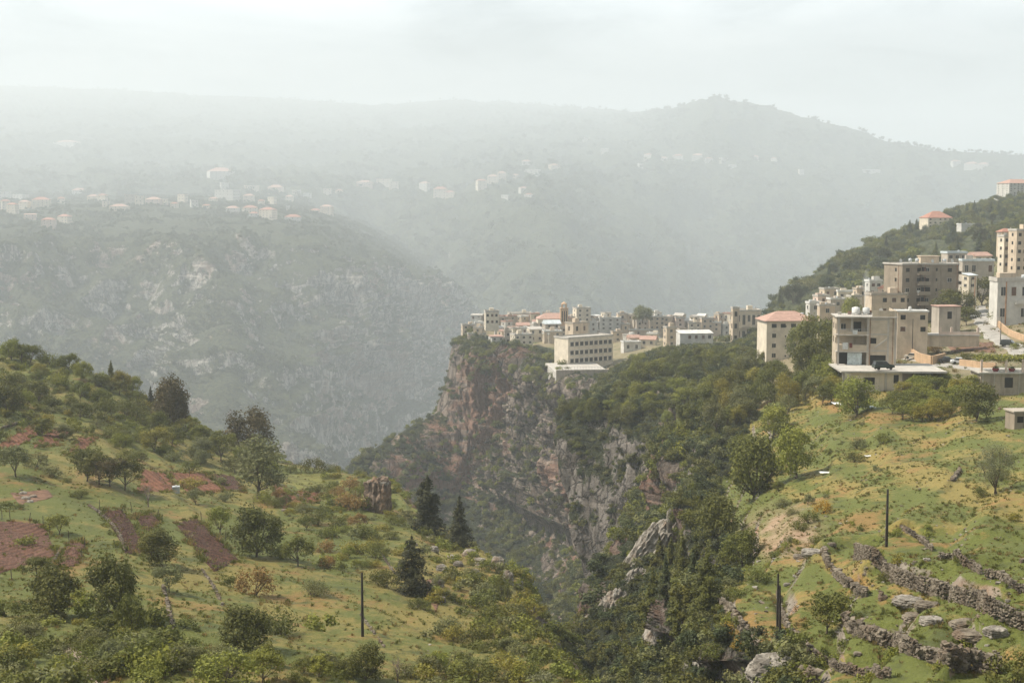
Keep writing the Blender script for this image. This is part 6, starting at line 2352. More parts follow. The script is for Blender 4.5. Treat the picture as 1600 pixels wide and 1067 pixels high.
# the unfinished three-storey concrete house by the parking roof
p = place(1358, 577, [S_B1, S_B2], 292)
zb = W(1358, 574, 292)[2]
k = p[1] / FPX
uh = new_root("concrete_house", "unfinished three-storey beige concrete house with open balconies and a tarp-covered garage", "house", (p[0], p[1] + 5.0, zb), -0.10)
H = W(1358, 497, 292)[2] - zb
w, d = 12.0, 9.0
f1, f2 = H / 3, 2 * H / 3
# right half solid, left half with recessed balconies
box_part("wall", WALL['block'], uh, (0.0, w / 2, -d / 2, d / 2, -2, H), (-w / 2, -0.001, -d / 2 + 2.4, d / 2, -2, H), (-w / 2, -0.001, -d / 2, -d / 2 + 2.399, f1 - 0.15, f1 + 1.2), (-w / 2, -0.001, -d / 2, -d / 2 + 0.14, f2 - 0.1, f2 + 0.55))
box_part("floor_slab", M_conc, uh, (-w / 2 - 0.5, 0.3, -d / 2 - 0.35, -d / 2 + 2.3, f2 - 0.28, f2 - 0.1), (-w / 2 - 0.3, 0.2, -d / 2 - 0.25, -d / 2 + 2.3, f1 - 0.35, f1 - 0.152))
box_part("column", M_conc, uh, (-w / 2 - 0.03, -w / 2 + 0.32, -d / 2 - 0.03, -d / 2 + 0.3, -1, H))
box_part("column", M_conc, uh, (-3.3, -3.0, -d / 2 + 0.02, -d / 2 + 0.3, f2 + 0.5, H))
box_part("column", M_conc, uh, (-0.02, 0.34, -d / 2 - 0.05, -d / 2 + 0.2, -1, H + 0.02))
box_part("column", M_conc, uh, (w / 2 - 1.9, w / 2 - 1.5, -d / 2 - 0.05, -d / 2 + 0.2, -1, H + 0.02))
box_part("column", M_conc, uh, (w / 2 - 0.36, w / 2 + 0.04, -d / 2 - 0.05, -d / 2 + 0.2, -1, H + 0.9))
for z in (f1, f2, H - 0.35):
    box_part("beam", M_conc, uh, (0.35, w / 2 - 1.91, -d / 2 - 0.045, -d / 2 + 0.1, z - 0.15, z + 0.15))
# sloping stair stringer on the front
me = bpy.data.meshes.new("stair_stringer")
y0, y1 = -d / 2 - 0.16, -d / 2 - 0.003
sv = [(1.6, f1 + 0.5), (4.0, f1 + 2.2), (4.0, f1 + 2.6), (1.6, f1 + 0.85)]
me.from_pydata([(x, y0, z) for x, z in sv] + [(x, y1, z) for x, z in sv], [], [(0, 1, 2, 3), (7, 6, 5, 4), (0, 4, 5, 1), (1, 5, 6, 2), (2, 6, 7, 3), (3, 7, 4, 0)])
me.materials.append(M_conc)
link("stair_stringer", me, uh)
box_part("roof", ROOF['slab'], uh, (-w / 2 - 0.4, w / 2 + 0.2, -d / 2 - 0.3, d / 2 + 0.3, H + 0.03, H + 0.25))
box_part("parapet", WALL['block'], uh, (1.0, w / 2, -d / 2, -d / 2 + 0.18, H + 0.255, H + 1.5), (w / 2 - 0.18, w / 2, -d / 2 + 0.181, d / 2, H + 0.255, H + 1.5))
add_window(uh, 1.3, -d / 2, f1 + 2.1, 1.2, 1.2, 0, 'hole')
add_window(uh, -1.7, -d / 2 + 2.4, f2 + 1.3, 1.6, 2.3, 0, 'hole', "door")
add_window(uh, -4.6, -d / 2 + 2.4, f2 + 1.4, 1.0, 1.2, 0, 'glass')
for z in (f1 + 1.9, f2 + 1.4):
    for y in (-1.0, 2.4):
        add_window(uh, -w / 2, y, z, 0.9, 1.2, 1, 'hole')
# dark garage with a hanging tarp
box_part("garage_opening", M_dark, uh, (-w / 2 + 0.6, -0.6, -d / 2 + 2.30, -d / 2 + 2.399, 0.0, f1 - 0.4))
box_part("garage_opening", M_dark, uh, (0.7, 3.9, -d / 2 - 0.03, -d / 2 + 0.05, 0.0, f1 - 0.9))
M_tarp = mat_simple("pale_tarp", (0.50, 0.56, 0.56), 0.2, 1.2)
xs = np.linspace(-3.9, -0.9, 26)
zs = np.linspace(0.2, f1 - 0.5, 12)
V = np.array([[(x, -d / 2 + 0.5 + 0.12 * math.sin(x * 6 + z) * (1 - z / 5), z) for x in xs] for z in zs])
me = mesh_from("tarp", V.reshape(-1, 3), grid_faces(12, 26), M_tarp, smooth=True)
link("garage_curtain", me, uh)
uh['_h'] = H
roof_tank(uh, -1.6, 1.2, "left of two pale round tanks on the unfinished house", 0.85, 1.5, mat_simple("pale_tank", (0.62, 0.62, 0.60), 0.15), 0.2)
roof_tank(uh, 0.6, 1.6, "right of two pale round tanks on the unfinished house", 0.75, 1.4, mat_simple("pale_tank_grey", (0.55, 0.56, 0.55), 0.15), 0.2)

# washing, railings, pipes and dishes on the near blocks
def cloth_part(name, parent, x0, x1, y, z0, z1, mat, side=False):
    n, m = 12, 8
    V = np.array([[(x0 + (x1 - x0) * j / (n - 1), y + 0.06 * math.sin(j * 1.7 + i), z1 - (z1 - z0) * i / (m - 1)) for j in range(n)] for i in range(m)])
    if side:
        V = V[..., [1, 0, 2]]
    return link(name, mesh_from(name, V.reshape(-1, 3), grid_faces(m, n), mat, smooth=True), parent)


M_linen = mat_simple("linen", (0.62, 0.62, 0.60), 0.1, 2.0)
M_rug = mat_simple("rug", (0.20, 0.06, 0.05), 0.3, 3.0)
M_rust = mat_simple("rusty_stain", (0.24, 0.13, 0.08), 0.4, 1.0)
cloth_part("hanging_cloth", uh, -5.0, -3.9, -d / 2 - 0.10, f1 + 0.3, f1 + 1.7, M_linen)
cloth_part("hanging_cloth", uh, -3.6, -3.0, -d / 2 - 0.10, f1 + 0.6, f1 + 1.6, M_rug)
cloth_part("hanging_cloth", uh, -3.0, -2.0, -d / 2 - 0.12, f2 + 0.0, f2 + 0.9, M_linen)


def rail_part(parent, x0, x1, y, z, h=0.9):
    a = Acc()
    n = max(3, int((x1 - x0) / 0.35))
    for i in range(n + 1):
        x = x0 + (x1 - x0) * i / n
        bx(a, x - 0.02, x + 0.02, y - 0.02, y + 0.02, z, z + h)
    bx(a, x0, x1, y - 0.03, y + 0.03, z + h, z + h + 0.05)
    return link("railing", a.mesh("railing", M_steel), parent)


rail_part(uh, -w / 2 + 0.35, -0.1, -d / 2 - 0.02, f2 + 0.56, 0.5)
rail_part(uh, -w / 2, 0.9, -d / 2 - 0.1, H + 0.26, 0.7)
for x in (0.55, 5.2):
    box_part("drain_pipe", M_rust, uh, (x, x + 0.1, -d / 2 - 0.17, -d / 2 - 0.055, 0.1, H))
for i in range(4):
    x = -w / 2 + 0.8 + i * 2.1
    box_part("rooftop_crate", M_rust if i % 2 else M_conc, uh, (x, x + 0.7, 2.0, 2.6, H + 0.255, H + 0.7 + 0.15 * i))


def dish(root, x, y, z, label, r=0.6):
    R_ = Matrix.Rotation(root.rotation_euler[2], 3, 'Z')
    loc = Vector(root.location) + R_ @ Vector((x, y, z))
    t = new_root("satellite_dish", label, "satellite dish", loc, 0.5, "satellite dishes on the roofs")
    n, m = 14, 5
    V = []
    for i in range(m):
        rr = r * i / (m - 1)
        for k in range(n):
            an = 6.283 * k / n
            V.append((rr * math.cos(an), -0.35 * (rr / r) ** 2 * r + 0.4 * rr * math.sin(an) * 0.5, 0.9 + rr * math.sin(an)))
    F = [[i * n + k, i * n + (k + 1) % n, (i + 1) * n + (k + 1) % n, (i + 1) * n + k] for i in range(m - 1) for k in range(n)]
    link("dish_reflector", mesh_from("dish_reflector", np.array(V), np.array(F), ROOF['white'], smooth=True), t)
    V, F = tube([[0, 0.05, 0], [0, 0.05, 0.9]], [0.05, 0.04], 6)
    a = Acc(); a.add(V, F)
    link("dish_stand", a.mesh("dish_stand", M_steel), t)


dish(uh, 3.4, 0.5, H + 0.25, "satellite dish on the unfinished concrete house's roof")
dish(bb, 2.0, -3.5, bb['_h'] + 0.25, "satellite dish at the front of the brown block's roof, middle")
dish(bb, 8.4, -2.5, bb['_h'] + 0.25, "satellite dish at the right end of the brown block's roof")
dish(bb, -7.4, -2.0, bb['_h'] + 0.25, "satellite dish at the left end of the brown block's roof")
for i, (x, z) in enumerate(((-6.4, 3.0), (2.4, 6.3), (6.0, 9.4), (-3.2, 9.3), (8.0, 3.1))):
    cloth_part("hanging_cloth", bb, x, x + 0.9, -6.3 if x < 0 else -5.6, z, z + 0.9, M_linen if i % 2 else M_rug)
for x in (-9.0, -0.9, 9.0):
    box_part("drain_pipe", M_rust, bb, (x, x + 0.12, -6.1, -5.9, 0, bb['_h']))

# the flat parking roof in front
zs_ = W(1358, 577, 285)[2]
p = W(1398, 590, 283)
pk = new_root("parking_roof", "long flat concrete roof used for parking, with a low room under its front", "terrace", (p[0], p[1] + 4.5, zs_), -0.05)
wq = 20.5
box_part("roof_slab", ROOF['slab'], pk, (-wq / 2 - 0.6, wq / 2, -6.2, 9.0, -0.35, 0.0))
box_part("front_wall", WALL['cream'], pk, (-wq / 2 + 1.6, 1.6, -5.0, 5.0, -4.6, -0.351))
box_part("front_wall", WALL['stone'], pk, (1.62, wq / 2 - 0.4, -3.0, 6.0, -4.2, -0.352))
add_window(pk, -5.0, -5.0, -2.1, 2.3, 1.4, 0, 'hole')
add_window(pk, 0.4, -5.0, -1.7, 1.0, 1.7, 0, 'hole')
for x in (-wq / 2 - 0.1, -1.9):
    box_part("pillar", M_conc, pk, (x, x + 0.4, -5.3, -5.003, -4.4, -0.353))

# more of the near village
V2 = [
    dict(px=1426, ytop=487, ybase=524, wpx=50, label="low house with a bright white wavy-edged roof behind the concrete house", wall='tan', roof='flat', rmat='white', rot=-0.12, D=345, depth=0.7, cols=3, st=2, style='hole', par=0.15),
    dict(px=1481, ytop=479, ybase=508, wpx=37, label="small square hut with a pale slab roof and one dark window", wall='grey', roof='flat', rmat='pink', rot=0.08, D=385, depth=0.9, cols=1, st=1, style='hole', par=0.0),
    dict(px=1387, ytop=461, ybase=494, wpx=58, label="tan terraced house with a smoking roof left of the brown block", wall='tan', roof='flat', rmat='dirt', rot=0.05, D=430, depth=0.6, cols=4, st=2, style='hole'),
    dict(px=1366, ytop=440, ybase=463, wpx=24, label="whitish stacked house left of the red gable", wall='white', roof='flat', rmat='white', rot=0.2, D=500, cols=2, st=2),
    dict(px=1384, ytop=444, ybase=463, wpx=24, label="small house with a bright red gable beside the brown block", wall='pink', roof='gable', rmat='red', rot=1.2, D=480, cols=1, st=1),
    dict(px=1493, ytop=396, ybase=420, wpx=34, label="grey flat-roofed house behind the brown block's right end", wall='grey', roof='flat', rmat='metal', rot=0.1, D=520, cols=3, st=2),
    dict(px=1528, ytop=408, ybase=434, wpx=50, label="long tan house with a metal roof between trees above the road", wall='grey', roof='flat', rmat='metal', rot=-0.1, D=500, cols=4, st=1, depth=0.5),
    dict(px=1531, ytop=394, ybase=412, wpx=38, label="pinkish-white gabled house above the long metal-roofed one", wall='cream', roof='gable', rmat='pink', rot=0.4, D=560, cols=2, st=1),
    dict(px=1516, ytop=427, ybase=452, wpx=22, label="narrow white hut with a slanting metal roof beside the brown block", wall='cream', roof='mono', rmat='metal', rot=0.5, D=455, cols=1, st=2),
    dict(px=1574, ytop=370, ybase=420, wpx=24, label="left of the stacked upper flats, cream with open balconies", wall='cream', roof='flat', rmat='slab', rot=0.25, D=520, cols=2, st=4, bal=1, style='hole'),
    dict(px=1597, ytop=361, ybase=426, wpx=34, label="right of the stacked upper flats, tan and cut by the picture edge", wall='tan', roof='flat', rmat='slab', rot=0.2, D=510, cols=3, st=5, style='hole'),
    dict(px=1572, ytop=357, ybase=376, wpx=22, label="little tan house with a red hipped roof above the stacked flats", wall='tan', roof='hip', rmat='red', rot=0.2, D=600, cols=2, st=1),
    dict(px=1511, ytop=351, ybase=362, wpx=24, label="low white-roofed house hidden in the ridge trees", wall='white', roof='flat', rmat='white', rot=0.1, D=900, cols=3, st=1),
    dict(px=1297, ytop=452, ybase=466, wpx=28, label="low tan house with pale roof at the far end of the village", wall='tan', roof='flat', rmat='slab', rot=0.2, D=640),
    dict(px=1322, ytop=456, ybase=470, wpx=26, label="low cream house right of the village's far-end tan house", wall='cream', roof='flat', rmat='white', rot=-0.1, D=620),
    dict(px=1284, ytop=463, ybase=476, wpx=24, label="pinkish low house in front of the village's far end", wall='pink', roof='flat', rmat='slab', rot=0.3, D=600),
    dict(px=1308, ytop=468, ybase=482, wpx=26, label="grey low house with a flat roof above the leafy trees", wall='grey', roof='flat', rmat='white', rot=0.1, D=560),
    dict(px=1272, ytop=474, ybase=488, wpx=22, label="small white house just behind the salmon roof, right side", wall='white', roof='flat', rmat='white', rot=0.2, D=520),
    dict(px=1292, ytop=478, ybase=494, wpx=24, label="low dark-windowed tan house right of the salmon roof", wall='tan', roof='flat', rmat='slab', rot=0.0, D=500),
    dict(px=1346, ytop=452, ybase=466, wpx=22, label="tan low house with earth roof left of the whitish stacked one", wall='tan', roof='flat', rmat='dirt', rot=0.2, D=560),
    dict(px=1336, ytop=464, ybase=478, wpx=22, label="cream low house above the bright leafy tree", wall='cream', roof='flat', rmat='slab', rot=0.3, D=520),
    dict(px=1402, ytop=448, ybase=462, wpx=16, label="small stone house peeping left of the brown block's wall", wall='stone', roof='flat', rmat='dirt', rot=0.1, D=520),
    dict(px=1465, ytop=330, ybase=364, wpx=44, label="lone cream villa with a bright red hipped roof on the ridge", wall='cream', roof='hip', rmat='red', rot=0.15, D=980, cols=5, st=3, bal=1, depth=0.8, rh=4.6),
    dict(px=1590, ytop=280, ybase=316, wpx=56, label="tall grey-white hilltop hotel with a pinkish roof and rows of windows", wall='white', roof='hip', rmat='pink', rot=0.35, D=1180, cols=7, st=6, depth=0.6, rh=3.5),
    dict(px=1577, ytop=313, ybase=324, wpx=34, label="low white terrace building at the hilltop hotel's foot", wall='white', roof='flat', rmat='white', rot=0.1, D=1150, cols=6, st=1),
    dict(px=1545, ytop=319, ybase=326, wpx=24, label="low pale-roofed shed left of the hilltop hotel", wall='tan', roof='mono', rmat='white', rot=0.1, D=1150, cols=2, st=1),
]
for i, kw in enumerate(V2):
    kw.setdefault('sheets', [S_B2, S_B4, S_B1])
    kw['fix'] = kw['D'] < 800
    kw['base'] = 7.0
    house(seed=200 + i, group="houses of the right-hand village", **kw)

# the white house by the road
wh = house(1590, 440, 486, 68, "white two-storey house with a brown-striped corner beside the village road", 'white', 'flat', 'slab', -0.06, D=390, sheets=[S_B2, S_B1], cols=4, st=2, depth=0.7, par=0.9, name="roadside_house")
box_part("rust_streaked_pipe", M_pole2, wh, (-wh['_w'] / 2 + 2.2, -wh['_w'] / 2 + 2.45, -wh['_d'] / 2 - 0.3, -wh['_d'] / 2 - 0.02, 0, wh['_h']))
box_part("balcony", WALL['white'], wh, (-1.0, wh['_w'] / 2, -wh['_d'] / 2 - 1.4, -wh['_d'] / 2 - 0.002, wh['_h'] * 0.5 - 0.15, wh['_h'] * 0.5), (-1.0, wh['_w'] / 2, -wh['_d'] / 2 - 1.4, -wh['_d'] / 2 - 1.3, wh['_h'] * 0.5, wh['_h'] * 0.5 + 0.9))
box_part("roof_room", WALL['tan'], wh, (-wh['_w'] / 2 + 0.6, -wh['_w'] / 2 + 5.0, -wh['_d'] / 2 + 0.6, -wh['_d'] / 2 + 4, wh['_h'] + 0.24, wh['_h'] + 2.4))
roof_tank(wh, -1.0, -1.0, "round metal tank on the white roadside house, left", 0.7, 1.1)
roof_tank(wh, 2.0, -1.5, "round metal tank on the white roadside house, right", 0.7, 1.1)

# the house with the vine terrace at the right edge
p = W(1572, 614, 275)
vt = new_root("terrace_house", "low stone house at the right edge with a flat terrace roof, bare posts and vines", "house", (p[0], p[1] + 4, p[2] + 0.4), -0.05)
box_part("wall", WALL['stone'], vt, (-4.6, 7.0, -3.5, 4.0, -2, 3.4))
box_part("roof", ROOF['slab'], vt, (-5.2, 7.2, -4.2, 4.3, 3.403, 3.65))
add_window(vt, 0.8, -3.5, 1.6, 1.6, 2.0, 0, 'hole', "door")
for x in (-4.4, -2.2, 2.6, 5.0):
    box_part("post", M_conc, vt, (x, x + 0.16, -4.0, -3.84, -1.5, 3.402))
for x in (-4.8, 0.0, 3.2):
    box_part("pergola_post", WALL['pink'], vt, (x, x + 0.35, -3.9, -3.5, 3.652, 6.2))
vr = np.random.default_rng(9)
n = 2600
C = np.stack([vr.uniform(-5, 7, n), vr.uniform(-4, 2, n), 6.25 + 0.25 * vr.normal(size=n)], axis=1)
link("vine_canopy", quads_mesh("vine_canopy", C, np.array([0, 0, 1.0]) + 0.6 * vr.normal(size=(n, 3)), 0.35 + 0.2 * vr.random(n), 0.7, LEAF['bright'], vr.random(n), vr), vt)
M_redpot = mat_simple("red_pot", (0.22, 0.03, 0.03), 0.2)
for i, x in enumerate((-1.6, 1.6)):
    pt = new_root("flower_pot", f"{'left' if i == 0 else 'right'} of two dark red pots on the vine terrace", "pot", tuple(Vector(vt.location) + Vector((x, -2.2, 3.66))), 0, "red pots on the vine terrace")
    V, F = tube([[0, 0, 0], [0, 0, 0.35], [0, 0, 0.6], [0, 0, 0.62]], [0.4, 0.62, 0.66, 0.5], 14)
    a = Acc(); a.add(V, F)
    link("pot_body", a.mesh("pot_body", M_redpot, True), pt)
    C = vr.normal(size=(160, 3)) * np.array([0.28, 0.28, 0.15]) + np.array([0, 0, 0.8])
    link("pot_plant", quads_mesh("pot_plant", C, vr.normal(size=(160, 3)), np.full(160, 0.2), 0.6, LEAF['dark'], vr.random(160), vr), pt)
# raised orchard terrace with low pink pillars
p = W(1480, 522, 345)
tb = new_root("raised_terrace", "long concrete garden terrace with low pink pillars above the red earth bank", "terrace", (p[0], p[1] + 3, p[2]), -0.04)
box_part("terrace_slab", ROOF['slab'], tb, (-8.0, 8.4, -2.5, 3.0, -0.5, -0.2))
box_part("terrace_wall", WALL['tan'], tb, (-7.8, 8.2, -2.2, 2.8, -3.2, -0.503))
for x in (-1.6, 1.2, 7.6):
    box_part("pillar", WALL['pink'], tb, (x, x + 0.5, -2.3, -1.8, -0.198, 1.6))
box_part("parapet", WALL['pink'], tb, (-1.1, 1.19, -2.25, -2.1, -0.199, 0.5), (1.71, 7.59, -2.25, -2.1, -0.199, 0.5))
# stone retaining walls of the village
for (pts, h, lb) in (([(1420, 556), (1436, 566), (1456, 571), (1476, 566)], 2.2, "orange stone retaining wall behind the parked cars"),
                     ([(1552, 502), (1562, 512), (1576, 524), (1602, 534)], 1.6, "orange garden wall along the right side of the village road"),
                     ([(1500, 572), (1530, 576), (1556, 578)], 1.6, "low tan retaining wall right of the white car")):
    P_ = path_world(pts, [S_B1, S_B2], 1.0)
    a = Acc()
    for i in range(len(P_) - 1):
        A, B = P_[i], P_[i + 1]
        dd = B - A
        nn_ = np.array([-dd[1], dd[0], 0]) / (np.linalg.norm(dd[:2]) + 1e-9) * 0.25
        zt0, zt1 = A[2] + h, B[2] + h
        V = np.array([A - nn_, B - nn_, B + nn_, A + nn_, A - nn_, B - nn_, B + nn_, A + nn_])
        V[:4, 2] -= 1.5
        V[4, 2] = V[7, 2] = zt0
        V[5, 2] = V[6, 2] = zt1
        a.add(V, np.array([[0, 3, 2, 1], [4, 5, 6, 7], [0, 1, 5, 4], [2, 3, 7, 6], [1, 2, 6, 5], [3, 0, 4, 7]]))
    o = link("retaining_wall", a.mesh("retaining_wall", WALL['orange']))
    set_label(o, lb, "wall", "retaining walls of the village")
# the little stone hut at the right edge
house(1598, 700, 752, 44, "little brown stone hut half out of the picture on the right slope", 'brown', 'flat', 'dirt', 0.1, D=212, sheets=[S_B1], cols=2, st=1, depth=0.8, style='hole', par=0.0)

dish(wh, -2.6, -1.6, wh['_h'] + 0.25, "satellite dish on the white roadside house's roof")
rail_part(wh, -1.0, wh['_w'] / 2, -wh['_d'] / 2 - 1.35, wh['_h'] * 0.5 + 0.9, 0.3)
# ---- villages on the far left wall and the mountain (small in the picture)
FAR = [
    (6, 300, 310, 22, 'white', 'flat', 'white'), (29, 304, 312, 28, 'white', 'flat', 'white'), (8, 312, 332, 16, 'cream', 'hip', 'red'), (19, 317, 336, 18, 'cream', 'hip', 'red'), (38, 313, 327, 18, 'cream', 'hip', 'pink'),
    (63, 308, 326, 28, 'cream', 'hip', 'red'), (123, 294, 305, 28, 'white', 'hip', 'pink'), (145, 304, 315, 18, 'cream', 'hip', 'pink'), (160, 303, 316, 15, 'cream', 'hip', 'red'), (185, 319, 330, 28, 'cream', 'hip', 'pink'),
    (203, 304, 321, 18, 'grey', 'flat', 'slab'), (217, 306, 323, 12, 'cream', 'flat', 'slab'), (239, 308, 320, 24, 'pink', 'hip', 'pink'), (256, 311, 322, 12, 'cream', 'flat', 'slab'), (285, 304, 318, 16, 'cream', 'flat', 'pink'),
    (303, 313, 324, 14, 'white', 'flat', 'white'), (322, 319, 326, 13, 'cream', 'hip', 'red'), (75, 340, 356, 20, 'pink', 'hip', 'red'), (100, 335, 352, 22, 'cream', 'hip', 'red'), (46, 334, 344, 20, 'pink', 'mono', 'pink'),
    (343, 262, 281, 46, 'white', 'hip', 'pink'), (354, 297, 312, 38, 'white', 'flat', 'white'), (350, 286, 295, 14, 'white', 'flat', 'white'), (391, 290, 296, 28, 'cream', 'flat', 'white'), (388, 303, 315, 20, 'cream', 'hip', 'pink'),
    (363, 322, 334, 20, 'white', 'hip', 'pink'), (390, 321, 333, 26, 'cream', 'hip', 'red'), (396, 331, 339, 16, 'white', 'hip', 'red'), (418, 324, 342, 28, 'cream', 'hip', 'red'), (457, 335, 348, 26, 'white', 'hip', 'red'),
    (430, 289, 303, 24, 'pink', 'hip', 'pink'), (425, 308, 319, 14, 'cream', 'flat', 'slab'), (463, 297, 305, 14, 'white', 'flat', 'white'), (480, 302, 311, 13, 'white', 'flat', 'white'), (452, 305, 316, 12, 'cream', 'hip', 'pink'),
    (492, 326, 334, 18, 'cream', 'hip', 'red'), (510, 320, 335, 20, 'tan', 'hip', 'pink'), (450, 322, 330, 7, 'white', 'flat', 'white'), (511, 295, 304, 14, 'cream', 'flat', 'slab'),
    (103, 219, 229, 40, 'white', 'hip', 'pink'), (570, 282, 291, 26, 'pink', 'hip', 'pink'), (600, 280, 289, 24, 'cream', 'flat', 'pink'), (615, 284, 293, 16, 'cream', 'flat', 'slab'), (663, 284, 298, 17, 'white', 'hip', 'pink'),
    (688, 292, 308, 22, 'cream', 'hip', 'red'), (703, 298, 308, 16, 'cream', 'hip', 'red'), (752, 280, 297, 18, 'cream', 'hip', 'red'), (770, 273, 288, 18, 'cream', 'hip', 'pink'), (784, 268, 280, 14, 'cream', 'hip', 'pink'),
    (790, 305, 311, 14, 'white', 'flat', 'white'), (822, 250, 257, 14, 'white', 'hip', 'pink'), (832, 265, 273, 26, 'white', 'flat', 'white'), (866, 256, 263, 20, 'cream', 'hip', 'pink'), (806, 272, 279, 12, 'cream', 'hip', 'pink'),
    (818, 292, 298, 16, 'white', 'hip', 'pink'), (826, 302, 308, 14, 'white', 'hip', 'red'), (1001, 256, 262, 9, 'white', 'flat', 'white'), (1013, 240, 248, 14, 'white', 'hip', 'pink'), (1037, 245, 251, 12, 'white', 'hip', 'pink'),
    (1060, 241, 249, 18, 'white', 'hip', 'red'), (1091, 240, 249, 20, 'white', 'hip', 'pink'), (1108, 246, 252, 12, 'white', 'hip', 'red'), (1131, 247, 253, 14, 'white', 'flat', 'white'), (1145, 257, 263, 12, 'white', 'flat', 'white'),
    (1180, 243, 249, 12, 'white', 'hip', 'pink'), (1362, 265, 270, 28, 'white', 'flat', 'white'), (1520, 253, 263, 26, 'white', 'hip', 'pink'), (1538, 254, 262, 20, 'white', 'hip', 'pink'), (1252, 265, 273, 9, 'white', 'flat', 'white'),
    (1494, 250, 258, 14, 'white', 'hip', 'pink'), (915, 216, 222, 12, 'white', 'flat', 'white'), (945, 232, 238, 12, 'white', 'flat', 'white'), (1210, 246, 252, 11, 'white', 'hip', 'pink'), (530, 296, 304, 12, 'cream', 'hip', 'pink'),
    (165, 315, 324, 13, 'cream', 'flat', 'slab'), (272, 316, 325, 12, 'cream', 'hip', 'red'), (333, 308, 317, 14, 'cream', 'hip', 'pink'), (408, 312, 321, 12, 'cream', 'hip', 'red'), (95, 308, 318, 14, 'cream', 'hip', 'red'),
]
szw = lambda w: "tiny" if w < 13 else "small" if w < 19 else "mid-sized" if w < 27 else "large"
seen = []
for i, (px, yt, yb, w, wl, rf, rm) in enumerate(FAR):
    far = px > 540 or yb < 285
    sh = [S_L, S_M] if not far else [S_M, S_L]
    h_ = hit(px, yb, [S_L, S_M])
    if h_ is None:
        continue
    roofw = {'red': 'red-roofed', 'pink': 'pink-roofed', 'white': 'white-roofed', 'slab': 'flat-roofed'}[rm]
    if px < 540:
        zone = "on the far left plateau" if yb > 300 else "on the misty slope above the left plateau"
    elif px < 900:
        zone = "on the hazy slope beyond the gorge"
    elif px < 1300:
        zone = "in the faint village under the far ridge"
    else:
        zone = "near the far ridge at the right"
    base = f"{szw(w)} {WALL[wl].name.split('_')[-1]} {roofw} house {zone}"
    o = house(px, yt, yb, w, base, wl, rf, rm, random.Random(i).uniform(-0.5, 0.5), sheets=[S_L, S_M], depth=0.7, name="distant_house", group="houses of the distant villages",
              cols=max(2, int(w / 7)), st=max(1, int((yb - yt) / 4.5)), seed=300 + i, detail=0, base=10)
    _placed.append([o, base, px, False])

# ------------------------------------------------------------------ vehicles and small things
def car(px, py, sheets, rot, colour, label, kind='sedan', loc=None):
    h = hit(px, py, sheets)
    p = Vector(h[0]) if loc is None else Vector(loc)
    root = new_root("parked_car", label, "car", p + Vector((0, 0, 0.22)), rot, "cars parked in the village")
    L_, Wd = 4.2, 1.7
    body = {'sedan': [(-2.1, .35), (-2.12, .75), (-1.95, .88), (-1.3, .92), (1.1, .92), (1.9, .82), (2.1, .6), (2.1, .35)],
            'suv': [(-2.1, .4), (-2.12, .95), (-2.0, 1.05), (1.15, 1.05), (1.95, .95), (2.1, .7), (2.1, .4)]}[kind]
    cab = {'sedan': [(-1.35, .90), (-0.85, 1.38), (0.35, 1.40), (1.05, .90)], 'suv': [(-2.0, 1.03), (-1.8, 1.65), (0.45, 1.66), (1.1, 1.03)]}[kind]
    k = MT("car_paint")
    k.color(colour)
    k.b.inputs['Roughness'].default_value = 0.3
    k.b.inputs['Specular IOR Level'].default_value = 0.5

    def prof(name, pts, y, mat, inset=0.0):
        n = len(pts)
        V = [(x, -y, z) for x, z in pts] + [(x, y, z) for x, z in pts]
        if inset:
            V = [(x, yy * (1 - inset if z > 1.1 else 1), z) for x, yy, z in V]
        F = [tuple(range(n)), tuple(range(2 * n - 1, n - 1, -1))] + [(i, i + n, (i + 1) % n + n, (i + 1) % n) for i in range(n)]
        me = bpy.data.meshes.new(name)
        me.from_pydata(V, [], F)
        me.materials.append(mat)
        return link(name, me, root)
    b = prof("body", body, Wd / 2, k.m)
    prof("windows", cab, Wd / 2 - 0.05, M_glass, 0.14)
    zt = cab[1][1]
    box_part("car_roof", k.m, root, (cab[1][0] - 0.02, cab[2][0] + 0.02, -Wd / 2 * 0.84, Wd / 2 * 0.84, zt - 0.02, zt + 0.05))
    for sx in (-1.3, 1.3):
        for sy in (-1, 1):
            V, F = tube([[sx, sy * 0.88, 0.32], [sx, sy * 0.87, 0.32], [sx, sy * 0.68, 0.32]], [0.01, 0.33, 0.33], 16)
            a = Acc(); a.add(V, F)
            link("wheel", a.mesh("wheel", M_dark), root)
    for sy in (-0.6, 0.6):
        box_part("headlight", M_steel, root, (2.08, 2.14, sy - 0.17, sy + 0.17, 0.55, 0.72))
    return root


zpark = zs_
car(1380, 563, [S_B1, S_B2], 0.15, (0.02, 0.035, 0.032), "dark green jeep parked beside the unfinished concrete house", 'suv', loc=(W(1380, 574, 283)[0], 283.0, zpark))
car(1410, 552, [S_B1, S_B2], 0.8, (0.62, 0.64, 0.64), "white car half hidden behind the concrete house's right wall", 'suv')
car(1427, 562, [S_B1, S_B2], -0.35, (0.50, 0.46, 0.40), "small beige car parked in front of the orange retaining wall", 'sedan')
car(1480, 568, [S_B1, S_B2], -0.15, (0.02, 0.02, 0.022), "black saloon in the middle of the parked row below the wall", 'sedan')
car(1500, 570, [S_B1, S_B2], -0.15, (0.66, 0.66, 0.66), "white saloon right of the black one below the wall", 'sedan')
car(1577, 543, [S_B1, S_B2], -0.6, (0.025, 0.03, 0.03), "black car on the village road near the right edge", 'suv')
car(1521, 497, [S_B1, S_B2], 1.2, (0.62, 0.62, 0.60), "white car under the dark tree at the top of the village road", 'sedan')

